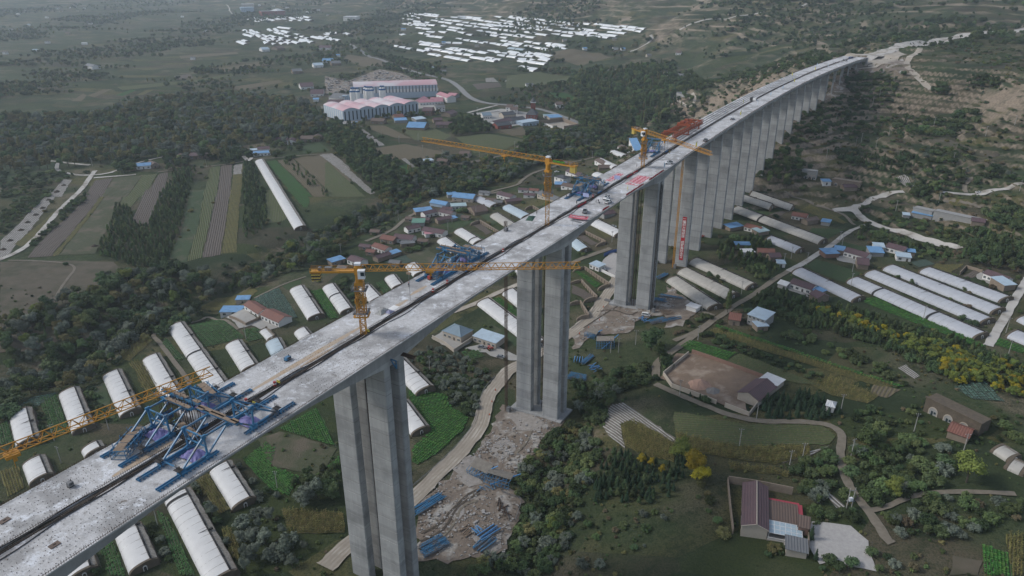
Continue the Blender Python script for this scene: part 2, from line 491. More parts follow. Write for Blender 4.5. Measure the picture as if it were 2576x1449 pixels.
def sheet(name, W2, m, off=.25, rows=None, occ=True, kind='structure', label=None, jag=0.0, cat=None):
	P = [Vector((p[0], p[1])) for p in W2]
	ext = max(max(p.x for p in P) - min(p.x for p in P), max(p.y for p in P) - min(p.y for p in P))
	cell = max(3.0, ext / 34)
	B = []
	for a, b in zip(P, P[1:] + P[:1]):
		n = max(1, int((b - a).length / cell))
		for k in range(n):
			q = a.lerp(b, k / n)
			if jag: q = q + Vector((rnd.uniform(-jag, jag), rnd.uniform(-jag, jag)))
			B.append(q)
	nb = len(B)
	A = np.array([(p.x, p.y) for p in B])
	xs = np.arange(A[:, 0].min() + cell * .5, A[:, 0].max(), cell); ys = np.arange(A[:, 1].min() + cell * .5, A[:, 1].max(), cell)
	pts = list(B)
	if len(xs) and len(ys):
		X, Y = np.meshgrid(xs, ys); ins = inpoly(X, Y, A)
		pts += [Vector((x, y)) for x, y in zip(X[ins], Y[ins])]
	r = delaunay_2d_cdt(pts, [], [list(range(nb))], 1,1e-4)
	_layer[0] = (_layer[0] + 1) % 12
	o_ = off + _layer[0] * .006
	c = A.mean(0); ang = math.atan2(rows[1], rows[0]) if rows is not None else 0.0
	cs, sn = math.cos(-ang), math.sin(-ang); z0 = H(c[0], c[1])
	vs = []
	for p in r[0]:
		dx, dy = p.x - c[0], p.y - c[1]
		vs.append((dx * cs - dy * sn, dx * sn + dy * cs, H(p.x, p.y) + o_ - z0))
	me = bpy.data.meshes.new(name); me.from_pydata(vs, [], [f for f in r[2]]); me.materials.append(m)
	me.polygons.foreach_set('use_smooth', [True] * len(me.polygons)); me.update()
	if occ: occ_poly(W2)
	return link(name, me, loc=(c[0], c[1], z0), rz=ang, kind=kind, label=label, cat=cat)
def smooth_line(P, n=2):
	P = [Vector((p[0], p[1])) for p in P]
	for _ in range(n):
		Q = [P[0]]
		for a, b in zip(P[:-1], P[1:]): Q += [a.lerp(b, .25), a.lerp(b, .75)]
		Q.append(P[-1]); P = Q
	return P
def road(name, pts, w, m, off=.42, label=None, wig=.12):
	P = smooth_line([p if len(p) == 3 else gp(*p) for p in pts], 2)
	Q = [P[0]]
	for a, b in zip(P[:-1], P[1:]):
		n = max(1, int((b - a).length / 4))
		for k in range(1, n + 1): Q.append(a.lerp(b, k / n))
	vs, fs = [], []
	for i, p in enumerate(Q):
		d = (Q[min(i + 1, len(Q) - 1)] - Q[max(i - 1,0)]).normalized(); nrm = Vector((d.y, -d.x))
		for k in (-1,-.5,0,.5,1):
			q = p + nrm * (k * w / 2 * (1 + rnd.uniform(-wig, wig) * (abs(k) == 1)))
			vs.append((q.x, q.y, max(H(q.x, q.y), H(p.x, p.y) - .6) + off))
	for i in range(len(Q) - 1):
		for k in range(4):
			a = i * 5 + k; fs.append((a, a + 1, a + 6, a + 5))
	me = bpy.data.meshes.new(name); me.from_pydata(vs, [], fs); me.materials.append(m)
	me.polygons.foreach_set('use_smooth', [True] * len(fs)); me.update()
	for a, b in zip(Q[:-1], Q[1:]):
		d = (b - a).normalized(); nn = Vector((d.y, -d.x)) * (w / 2 + .5)
		occ_poly([a + nn, b + nn, b - nn, a - nn])
	return link(name, me, kind='structure', label=label)
# concrete materials
def concrete(name, a, b, c, streak=True, joint=0.0):
	m = bpy.data.materials.new(name); m.use_nodes = True
	nt = m.node_tree; bs = nt.nodes['Principled BSDF']
	bs.inputs['Roughness'].default_value = .85; bs.inputs['Specular IOR Level'].default_value = .25
	geo = nt.nodes.new('ShaderNodeNewGeometry')
	def noise(sc, d=5, scale=(1,1,1), r=.65):
		mp = nt.nodes.new('ShaderNodeMapping'); mp.inputs['Scale'].default_value = scale
		nt.links.new(geo.outputs['Position'], mp.inputs['Vector'])
		n = nt.nodes.new('ShaderNodeTexNoise'); n.inputs['Scale'].default_value = sc; n.inputs['Detail'].default_value = d
		n.inputs['Roughness'].default_value = r
		nt.links.new(mp.outputs[0], n.inputs['Vector']); return n.outputs['Fac']
	def rng(s, lo, hi):
		r = nt.nodes.new('ShaderNodeMapRange'); r.inputs['From Min'].default_value = lo; r.inputs['From Max'].default_value = hi
		nt.links.new(s, r.inputs['Value']); return r.outputs['Result']
	def mix(f, x, y):
		n = nt.nodes.new('ShaderNodeMix'); n.data_type = 'RGBA'; nt.links.new(f, n.inputs['Factor'])
		for s, v in ((n.inputs['A'], x), (n.inputs['B'], y)):
			if isinstance(v, tuple): s.default_value = (*v, 1)
			else: nt.links.new(v, s)
		return n.outputs['Result']
	if streak:
		o = mix(rng(noise(.9,4, (1,1,.06)), .3,.7), a, b)
		o = mix(rng(noise(.12,4), .45,.7), o, c)
		sep = nt.nodes.new('ShaderNodeSeparateXYZ'); nt.links.new(geo.outputs['Position'], sep.inputs[0])
		dv = nt.nodes.new('ShaderNodeMath'); dv.operation = 'DIVIDE'; dv.inputs[1].default_value = 4.5
		fl = nt.nodes.new('ShaderNodeMath'); fl.operation = 'FLOOR'
		wn_ = nt.nodes.new('ShaderNodeTexWhiteNoise'); wn_.noise_dimensions = '1D'
		nt.links.new(sep.outputs['Z'], dv.inputs[0]); nt.links.new(dv.outputs[0], fl.inputs[0]); nt.links.new(fl.outputs[0], wn_.inputs['W'])
		hs = nt.nodes.new('ShaderNodeHueSaturation'); nt.links.new(o, hs.inputs['Color'])
		mr = nt.nodes.new('ShaderNodeMapRange'); mr.inputs['To Min'].default_value = .84; mr.inputs['To Max'].default_value = 1.10
		nt.links.new(wn_.outputs['Value'], mr.inputs['Value']); nt.links.new(mr.outputs['Result'], hs.inputs['Value'])
		o = hs.outputs['Color']
	else:
		o = mix(rng(noise(.9,7, r=.8), .42,.58), a, b)
		o = mix(rng(noise(.07,6, r=.7), .46,.58), o, tuple(v * .68 for v in a))
		o = mix(rng(noise(.22,6, r=.75), .54,.64), o, c)                      # pale laitance patches
		o = mix(rng(noise(.30,6, r=.8), .59,.69), o, (.16,.14,.12))       # oil and dirt
		o = mix(rng(noise(3.0,3, r=.8), .56,.70), o, (.16,.15,.15))       # speckle of holes and ties
	nt.links.new(o, bs.inputs['Base Color'])
	bp = nt.nodes.new('ShaderNodeBump'); bp.inputs['Distance'].default_value = .05
	nt.links.new(noise(2.5,5), bp.inputs['Height']); nt.links.new(bp.outputs['Normal'], bs.inputs['Normal'])
	return m
M_PIER = concrete('pier_concrete', (.30,.305,.305), (.375,.38,.38), (.24,.245,.245))
M_JOINT = mat('joint_concrete', (.20,.20,.195), (.27,.27,.26), .8,.9)
M_SIDE = concrete('girder_concrete', (.33,.335,.335), (.40,.40,.40), (.26,.26,.26))
M_DECK = concrete('deck_concrete', (.44,.435,.43), (.54,.54,.545), (.66,.68,.71), streak=False)
M_RUST = mat('rusty_rebar', (.055,.040,.032), (.09,.055,.035), 2.0,.8)
M_DARK = mat('dark_steel', (.03,.03,.032), (.05,.045,.04), 2.0,.6)
M_STAIN = mat('rust_stain', (.42,.30,.19), (.40,.36,.31), .5,.9)
M_WOOD = mat('planks', (.28,.21,.15), (.17,.13,.10), 1.5,.9)
M_RED = mat('red_banner', (.50,.035,.045), (.42,.03,.04), 1.0,.7)
M_PINK = mat('faded_red_banner', (.55,.13,.17), (.50,.10,.14), .8,.7)
M_WHITE = mat('white_paint', (.75,.75,.74), (.65,.65,.64), 1.0,.6)
M_PRINT = mat('white_print', (.80,.78,.77), (.75,.73,.72), 1.0,.7)
viaduct = thing('viaduct', 'tall curving twin concrete viaduct under construction crossing the valley', 'bridge')
CAR = {'near': 6.75, 'far': -6.75}
HW = 5.95
GAPS = {'near': [], 'far': [(78,82), (188.5,192.5), (300,304)]}
def depth(s):
	d = min(abs(s - p) for p in SPAN_PIERS)
	return 2.4 + 4.3 * max(0.0,1 - max(0.0, d - 4) / 46) ** 1.8 if s < 418 else 2.4
def sweep(mb, ss, sect, mi_top=0, mi=1):
	rows = []
	for s in ss:
		c = sect(s); n = len(mb.v)
		mb.v.extend([BR(s, u, z) for u, z in c]); rows.append(list(range(n, n + len(c))))
	for a, b in zip(rows[:-1], rows[1:]):
		k = len(a)
		for i in range(k):
			j = (i + 1) % k
			mb.f.append((a[i], a[j], b[j], b[i])); mb.m.append(mi_top if i == 0 else mi)
	mb.f.append(tuple(reversed(rows[0]))); mb.m.append(mi)
	mb.f.append(tuple(rows[-1])); mb.m.append(mi)
def box_sect(c):
	def f(s):
		D = depth(s)
		return [(c - HW, 0), (c + HW, 0), (c + HW, -.32), (c + 3.85,-.85), (c + 3.7, -D), (c - 3.7, -D), (c - 3.85,-.85), (c - HW, -.32)]
	return f
def slab_sect(c):
	return lambda s: [(c - HW, 0), (c + HW, 0), (c + HW, -.32), (c - HW, -.32)]
for side, c in CAR.items():
	cuts = [-60.0] + [v for g in GAPS[side] for v in g] + [float(BOX_END)]
	mb = MB()
	for a, b in zip(cuts[0::2], cuts[1::2]):
		n = max(2, int((b - a) / 3))
		sweep(mb, [a + (b - a) * i / n for i in range(n + 1)], box_sect(c))
	deck = mb.build('box_girder', [M_DECK, M_SIDE], viaduct)
	tag(deck, 'box girder carriageway on the ' + ('piers beside the haul road' if side == 'near' else 'village side'))
	a0 = float(BOX_END) if side == 'near' else 725.0
	mb = MB(); n = int((DECK_END - a0) / 4)
	sweep(mb, [a0 + (DECK_END - a0) * i / n for i in range(n + 1)], slab_sect(c))
	slab = mb.build('deck_slab', [M_DECK, M_SIDE], viaduct)
	for u0, hh in ((c - HW + .12,.75), (c + HW - .12,.75)):
		mb = MB(); s = -50.0
		while s < DECK_END:
			if not any(g[0] < s < g[1] for g in GAPS[side]) and not (side == 'far' and 420 < s < 725):
				st = .45 if s < 200 else (.9 if s < 386 else 1.4)
				p = BR(s, u0); h2 = hh * rnd.uniform(.7,1.15)
				mb.bar((p[0], p[1], p[2] - .05), (p[0] + rnd.uniform(-.06,.06), p[1] + rnd.uniform(-.06,.06), p[2] + h2), .05 if s < 386 else .16, caps=False)
			s += st * (1 if s < 386 else 1)
		z = .35
		for k in range(-12,223):
			s0, s1 = k * 4.0, k * 4.0 + 4
			if s0 > 420 and side == 'far' and s0 < 725: continue
			if any(g[0] - 4 < s0 < g[1] for g in GAPS[side]): continue
			mb.bar(BR(s0, u0, z), BR(s1, u0, z), .07 if s0 < 386 else .2, caps=False)
		mb.build('edge_reinforcement', M_RUST, deck, kind='stuff')
GIRD = {}
def girder_mesh(L):
	k = round(L, 1)
	if k not in GIRD:
		mb = MB(); h = L / 2
		prof = [(-.82,-.33), (.82,-.33), (.82,-.5), (.13,-.72), (.13,-1.85), (.3,-2.0), (.3,-2.25), (-.3,-2.25), (-.3,-2.0), (-.13,-1.85), (-.13,-.72), (-.82,-.5)]
		mb.prism(prof, -h, h); mb.m[0] = 1; GIRD[k] = mb.mesh('girder', [M_SIDE, M_DECK])
	return GIRD[k]
_ap = APP_PIERS + END_PIERS + [DECK_END]
M_BEAMTOP = M_DECK
for side, c in CAR.items():
	for a, b in zip(_ap[:-1], _ap[1:]):
		for k in range(5):
			sm = (a + b) / 2; u = c + (k - 2) * 2.3
			p0 = BR(a + .2, u); p1 = BR(b - .2, u)
			L = math.dist(p0[:2], p1[:2])
			lift = .32 if (side == 'far' and b < 726) else 0.0
			o = link('girder', girder_mesh(L), viaduct, (((p0[0] + p1[0]) / 2), ((p0[1] + p1[1]) / 2), (p0[2] + p1[2]) / 2 + lift), 0)
			o.rotation_euler = (math.atan2(p1[2] - p0[2], L), 0, math.atan2(p1[1] - p0[1], p1[0] - p0[0]) - math.pi / 2)
def leaf_mesh(w, t, h, name='pier_leaf'):
	mb = MB(); z = 0.0; rings = []
	def ring(z, g=0.0, ww=0, tt=0):
		a, b = (w + ww) / 2 - g, (t + tt) / 2 - g; ch = .25; n = len(mb.v)
		for x, y in ((-a + ch, -b), (a - ch, -b), (a, -b + ch), (a, b - ch), (a - ch, b), (-a + ch, b), (-a, b - ch), (-a, -b + ch)):
			mb.v.append((x, y, -z))
		rings.append(n)
	ring(0)
	while z + 4.5 < h - 1:
		z += 4.5; tp = z * .004
		ring(z - .14,0, tp, tp); ring(z - .11,.07, tp, tp); ring(z + .11,.07, tp, tp); ring(z + .14,0, tp, tp)
	ring(h, 0, h * .004, h * .004)
	for a, b in zip(rings[:-1], rings[1:]):
		for i in range(8):
			j = (i + 1) % 8; mb.f.append((a + j, a + i, b + i, b + j)); mb.m.append(1 if abs(abs(mb.v[a][2] - mb.v[b][2]) - .22) < .01 else 0)
	mb.f.append(tuple(range(8))); mb.m.append(0)
	return mb.mesh(name, [M_PIER, M_JOINT])
PIER_LOC = {}
for s in SPAN_PIERS:
	ang = BT(s) - math.pi / 2
	c0 = BR(s, 0); gz = min(H(*BR(s, u)[:2]) for u in (-13,0,13))
	capz = H(c0[0], c0[1])
	mb = MB(); mb.box((0,0,0), (25.5,12.5,5)); mb.box((0,0,-1.2), (27,14,3.4))
	if s < 140: capz -= 3
	cap = mb.build('pier', M_PIER, viaduct, loc=(c0[0], c0[1], capz - 2.1), rz=ang)
	occ_poly([BR(s + a, b) for a, b in ((-9,-17), (9,-17), (9,17), (-9,17))])
	for side, c in CAR.items():
		for q in (-3.15,3.15):
			p = BR(s + q, c); top = -depth(s) + .4
			h = p[2] + top - (capz + .2)
			o = link('pier_leaf', leaf_mesh(7.4,2.7, h), cap)
			o.location = (c, q, p[2] + top - (capz - 2.1)); o.rotation_euler = (0,0,0)
	PIER_LOC[s] = (c0, ang, capz)
for s in APP_PIERS + END_PIERS:
	ang = BT(s) - math.pi / 2; c0 = BR(s, 0)
	root = None
	for side, c in CAR.items():
		p = BR(s, c); gz = H(p[0], p[1]); top = p[2] - 2.25
		mb = MB()
		prof = [(-5.4,0), (5.4,0), (5.4,-.7), (3.7,-1.9), (-3.7,-1.9), (-5.4,-.7)]
		mb.prism(prof, -1.1,1.1)
		cap = mb.build('pier_cap', M_SIDE, viaduct, loc=(p[0], p[1], top + .05), rz=ang)
		h = top - 1.5 - gz + 5
		occ_poly([BR(s + a, c + b) for a, b in ((-3,-6), (3,-6), (3,6), (-3,6))])
		if s in END_PIERS:
			for q in (-2.6,2.6):
				m2 = MB(); m2.cyl((q, 0,-1.5), (q, 0,-1.5 - h), .75, seg=12); m2.build('pier_column', M_PIER, cap, smooth=False)
		else:
			o = link('pier_leaf', leaf_mesh(7.2,2.4, h), cap); o.location = (0,0,-1.5)
mb = MB(); pa = [BR(DECK_END, u) for u in (-13,13)]; pb = [BR(DECK_END + 4, u) for u in (-13,13)]
for z0, z1 in ((-9,.0),):
	n = len(mb.v)
	for p in (pa[0], pa[1], pb[1], pb[0]): mb.v.append((p[0], p[1], p[2] + z0))
	for p in (pa[0], pa[1], pb[1], pb[0]): mb.v.append((p[0], p[1], p[2] + z1))
	for q in ((3,2,1,0), (4,5,6,7), (0,1,5,4), (1,2,6,5), (2,3,7,6), (3,0,4,7)): mb.f.append(tuple(n + i for i in q)); mb.m.append(0)
mb.build('abutment', M_SIDE, viaduct)
mb = MB(); s = -45.0
while s < 128:
	for side, c in CAR.items():
		if 60 < s < 105: continue
		for k in range(9):
			if rnd.random() < .3: continue
			p = Vector(BR(s + rnd.uniform(-.2,.2), c - 4.8 + k * 1.2 + rnd.uniform(-.15,.15)))
			d = Vector((rnd.uniform(-.16,.16), rnd.uniform(-.16,.16), 0))
			mb.bar(p + Vector((0,0,.02)), p + d + Vector((0,0,.14)), .075, caps=False)
	s += .8
mb.build('tie_stubs', mat('tie_steel', (.10,.09,.085), (.07,.06,.055), 2,.8), viaduct, kind='stuff')
mb = MB()
for s0, s1, u0, w in ((60,74,-2.2,.9), (96,140,-3.6,1.0), (147,160,-3.6,.9), (163,172,-5,.8), (112,124,-1.7,.7)):
	n = int((s1 - s0) / 2)
	for i in range(n):
		a, b = s0 + (s1 - s0) * i / n, s0 + (s1 - s0) * (i + 1) / n
		wa = w * (.3 + .7 * math.sin(math.pi * (i + .3) / (n + .6))); wb = w * (.3 + .7 * math.sin(math.pi * (i + 1.3) / (n + .6)))
		mb.poly([BR(a, u0 - wa, .012), BR(a, u0 + wa, .012), BR(b, u0 + wb, .012), BR(b, u0 - wb, .012)])
mb.build('rust_stain', M_STAIN, viaduct)
for k, (u0, ph) in enumerate(((-.55,0), (-.1,1.3), (.35,2.2), (.9,.7), (1.5,4.0))):
	mb = MB(); pr = None; s = -45.0
	while s < 415:
		uu = u0 + .45 * math.sin(s * .11 + ph) + .3 * math.sin(s * .33 + 2 * ph)
		p = BR(s, uu, .12 if abs(uu) > .8 else .05)
		if pr: mb.bar(pr, p, .14, caps=False)
		pr = p; s += 2.0
	mb.build('power_cable', M_DARK, None, label=('black cable snaking along the median gap of the deck', 'black cable looping along the median gap, over the village-side edge', 'thick cable following the middle of the median gap', 'black cable lying on the haul-road side of the median gap', 'loose cable straying onto the carriageway beside the median gap')[k], cat='cable')
s = -45.0; mb = MB()
while s < 418:
	L = rnd.uniform(2.5,4); u = rnd.uniform(-.1,.1)
	if rnd.random() < .85 and not any(abs(s + 2 - q) < 4 for q in (135,248,356)):
		a, b = BR(s, u, -.25), BR(s + L, u, -.25); mb.bar(a, b, 1.5,.08)
	s += L + .1
mb.build('gap_boards', mat('old_boards', (.12,.105,.09), (.06,.052,.046), 1.2,.9), viaduct, kind='stuff')
# tower cranes
M_YEL = mat('crane_yellow', (.52,.25,.025), (.42,.20,.03), .6,.5, spec=.4)
M_YEL2 = mat('faded_yellow', (.55,.42,.10), (.45,.34,.10), .8,.6)
M_CAB = mat('cab_white', (.72,.73,.74), (.6,.62,.64), 1.0,.5)
M_GLASS = mat('dark_glass', (.03,.05,.06), (.02,.03,.04), .5,.1, spec=.6)
M_GREY = mat('grey_steel', (.20,.205,.21), (.13,.13,.135), 1.0,.6)
M_GREEN = mat('green_print', (.12,.45,.03), (.10,.4,.03), 1.0,.6)
M_BLUE = mat('blue_steel', (.055,.205,.37), (.04,.145,.27), .8,.45, spec=.4, col3=(.13,.13,.135), scale3=.5)
M_BLUE2 = mat('blue_sheet', (.10,.27,.52), (.07,.20,.40), .6,.5)
M_TARP = mat('purple_tarp', (.20,.19,.40), (.14,.13,.30), .7,.6)
M_ORANGE = mat('gantry_red', (.30,.075,.035), (.22,.06,.03), .8,.6)
def lattice(mb, p, q, w, n, t, tri=False, hgt=None):
	p = Vector(p); q = Vector(q); d = (q - p); L = d.length; d.normalize()
	up = Vector((0,0,1)) if abs(d.z) < .9 else Vector((0,1,0))
	a = d.cross(up).normalized(); b = a.cross(d).normalized()
	h = hgt or w
	cs = [a * (-w / 2), a * (w / 2), b * h] if tri else [a * (-w / 2) - b * (h / 2), a * (w / 2) - b * (h / 2), a * (w / 2) + b * (h / 2), a * (-w / 2) + b * (h / 2)]
	for c in cs: mb.bar(p + c, q + c, t)
	k = len(cs)
	for i in range(n):
		e0 = p + d * (L * i / n); e1 = p + d * (L * (i + 1) / n); em = (e0 + e1) / 2
		for j in range(k):
			l = (j + 1) % k
			if tri and j == 0:
				mb.bar(e0 + cs[0], e1 + cs[1], t * .5, caps=False); mb.bar(e1 + cs[0], e1 + cs[1], t * .6, caps=False)
			elif tri:
				top = em + cs[2]; bot = cs[1] if j == 1 else cs[0]
				mb.bar(e0 + bot, top, t * .62, caps=False); mb.bar(top, e1 + bot, t * .62, caps=False)
			else:
				mb.bar((e0 if i % 2 else e1) + cs[j], (e1 if i % 2 else e0) + cs[l], t * .6, caps=False); mb.bar(e1 + cs[j], e1 + cs[l], t * .6, caps=False)
def text_mesh(body, size, name, m, align='CENTER', spacing=1.0, bold=0.0):
	cu = bpy.data.curves.new(name, 'FONT'); cu.body = body; cu.size = size; cu.align_x = align; cu.align_y = 'CENTER'
	cu.resolution_u = 2; cu.offset = bold; cu.space_character = spacing
	o = bpy.data.objects.new('tmp', cu); COL.objects.link(o)
	dg = bpy.context.evaluated_depsgraph_get()
	me = bpy.data.meshes.new_from_object(o.evaluated_get(dg))
	bpy.data.objects.remove(o); bpy.data.curves.remove(cu)
	me.materials.clear(); me.materials.append(m); me.name = name
	return me
def crane(label, x, y, zb, zj, az, Lj, Lc, cw, cabtext=None, sign=None):
	root = thing('tower_crane', label, 'crane', (x, y, zb), 0, 'tower cranes rising through the median gap')
	h = zj - zb
	hd = 85 - zb
	mb = MB(); lattice(mb, (0,0, hd), (0,0, h - 5.5), 1.5, int((h - hd) / 1.7), .17); mb.build('mast', M_YEL, root)
	mb = MB(); lattice(mb, (0,0,0), (0,0, hd), 1.5, int(hd / 1.7), .15); tag(mb.build('mast', M_RUST, root), 'rusty lower mast below the deck')
	mb = MB(); lattice(mb, (0,0, h - 14), (0,0, h - 4.5), 2.3,5,.2)
	for s in (-1,1): mb.box((0, s * 1.9, h - 14), (3.9,.5,.25)); mb.box((s * 1.9,0, h - 14), (.5,3.3,.25)); mb.box((s * 1.3,0, h - 9.5), (.5,2.0,1.2))
	mb.build('climbing_frame', M_YEL, root)
	mb = MB()
	for zz in (h - 13, h - 6):
		for r_ in (.5,1.0):
			for a, b in (((-2.1,-2.1), (2.1,-2.1)), ((2.1,-2.1), (2.1,2.1)), ((2.1,2.1), (-2.1,2.1)), ((-2.1,2.1), (-2.1,-2.1))):
				mb.bar((*a, zz + r_), (*b, zz + r_), .07)
		for a, b in (((-2.1,-1.8), (2.1,-1.8)), ((1.8,-2.1), (1.8,2.1)), ((2.1,1.8), (-2.1,1.8)), ((-1.8,2.1), (-1.8,-2.1))):
			mb.bar((*a, zz), (*b, zz), .7,.06)
	mb.build('service_platform', M_GREY, root)
	top = link('slewing_unit', None, root, (0,0, h), az)
	mb = MB(); mb.box((0,0,-4.2), (2.4,2.4,.8)); mb.cyl((0,0,-4.6), (0,0,-1.2), 1.0, seg=12); mb.box((0,0,-.4), (2.0,1.8,2.2)); mb.box((0,0,.9), (1.4,1.2,.6))
	me = mb.mesh('slewing_unit', M_YEL)
	bpy.data.objects.remove(top); top = link('slewing_unit', me, root, (0,0, h), az)
	mb = MB(); lattice(mb, (.8,0,-.5), (Lj, 0,-.5), 1.5, int(Lj / 2.2), .16, tri=True, hgt=1.7)
	mb.build('jib', M_YEL, top)
	mb = MB(); mb.box((Lj * .32,0,-1.0), (2.2,1.9,.5)); mb.box((Lj * .32 + .3,0,-1.8), (.5,.5,1.2)); mb.bar((Lj * .32,0,-1.0), (Lj * .32,0,-3.6), .1)
	mb.build('trolley', M_YEL, top)
	mb = MB()
	for s in (-.8,.8): mb.bar((-.8, s, -.6), (-Lc, s, -.6), .35,.55)
	mb.box((-Lc / 2,0,-.45), (Lc - 1,1.4,.08))
	for s in (-1.0,1.0):
		for zz in (.2,.6): mb.bar((-1.5, s, zz), (-Lc, s, zz), .06)
		for k in range(8): mb.bar((-1.5 - (Lc - 1.5) * k / 7, s, -.5), (-1.5 - (Lc - 1.5) * k / 7, s, .6), .06)
	mb.build('counter_jib', M_YEL, top)
	mb = MB(); mb.box((-Lc * .62,0,.1), (1.8,1.2,1.0)); mb.cyl((-Lc * .8,-.6,.2), (-Lc * .8,.6,.2), .5); mb.build('hoist_winch', M_GREY, top)
	mb = MB()
	for k in range(4): mb.box((-Lc + .5 + k * .62,0,-1.9), (.5,1.5,2.8 - .35 * (k % 2)))
	mb.build('counterweight', M_YEL2 if cw else M_DARK, top)
	if cw == 'striped':
		mb = MB()
		for k in range(4):
			for z in (-1.0,-1.9,-2.8): mb.box((-Lc + .5 + k * .62,0, z), (.56,1.56,.42))
		mb.build('warning_stripe', M_DARK, top)
	mb = MB(); mb.box((1.2,-1.9,-.9), (1.9,1.5,2.3)); cab = mb.build('cab', M_CAB, top)
	mb = MB(); mb.box((2.16,-1.9,-.75), (.06,1.2,1.4)); mb.box((1.55,-2.66,-.6), (1.0,.06,1.1)); mb.box((1.2,-1.9,.3), (2.0,1.6,.1), mi=1); mb.build('window', [M_GLASS, M_WHITE], cab)
	mb = MB(); mb.box((0,0,1.45), (1.7,1.5,.55)); mb.build('head_cover', M_CAB, top)
	if sign:
		for s in (-1,1):
			mb = MB(); mb.box((-Lc * .42, s * 1.06,.35), (5.4,.05,.95)); b_ = mb.build('sign_board', M_DARK, top)
			t = link('sign_lettering', text_mesh(sign, 1.0, 'sign_lettering', M_GREEN, bold=.02), b_, (-Lc * .42, s * 1.10,.35))
			t.rotation_euler = (R(90), 0,0 if s < 0 else math.pi)
	return root
for args in (('yellow tower crane whose long jib reaches level out over the village-side greenhouses', 26,106.0, (-61.2,127.5), 12.5, None, None),
			 ('yellow tower crane with white cab beside the blue-roofed courtyard house, jib crossing the deck', 135,106.0, (18.9,185.5), 13.0, 'striped', None),
			 ('yellow tower crane with green lettering on a dark counter-jib board', 248,112.7, (-40,320), 13.0, True, 'ZOOMLION'),
			 ('yellow tower crane behind the floor banners, jib pointing over the tall wall piers', 356,105.6, (90.3,323), 12.0, True, None)):
	lab, s, zj, tip, Lc, cw, sign = args
	x, y, _ = BR(s, 0)
	az = math.atan2(tip[1] - y, tip[0] - x); Lj = math.dist((x, y), tip)
	crane(lab, x, y, H(x, y) - .5, zj, az, Lj, Lc, cw, sign=sign)
def hoist(label, s, u, ztop, m, w=.9):
	x, y, _ = BR(s, u); z = H(x, y)
	r_ = thing('hoist_mast', label, 'hoist', (x, y, z), BT(s)); mb = MB(); lattice(mb, (0,0,0), (0,0, ztop - z), w, int((ztop - z) / 1.5), .14); mb.build('mast', m, r_)
	mb = MB()
	for zz in np.arange(12, ztop - z - 4,12): mb.bar((0,0, zz), (2.6,0, zz), .15); mb.bar((0,.5, zz), (2.6,.5, zz), .12)
	mb.build('wall_tie', m, r_)
	mb = MB(); mb.box((0,-1.2,1.5), (1.6,1.5,2.6)); mb.build('lift_cage', M_GREY, r_)
hoist('thin rust-red hoist mast on the village side of the pier above the haul road', 238,-13.8,88, M_RUST)
hoist('thin dark hoist mast climbing the outer face of the pier beside the blue steel heap', 352,12.8,80, M_DARK)
hoist('yellow hoist mast beside the pier that carries the red vertical banner', 415,3.3,86, M_YEL)
hoist('short rust-red mast standing on the village side by the blue-tinted greenhouse', 268,-24,28, M_RUST, 1.1)
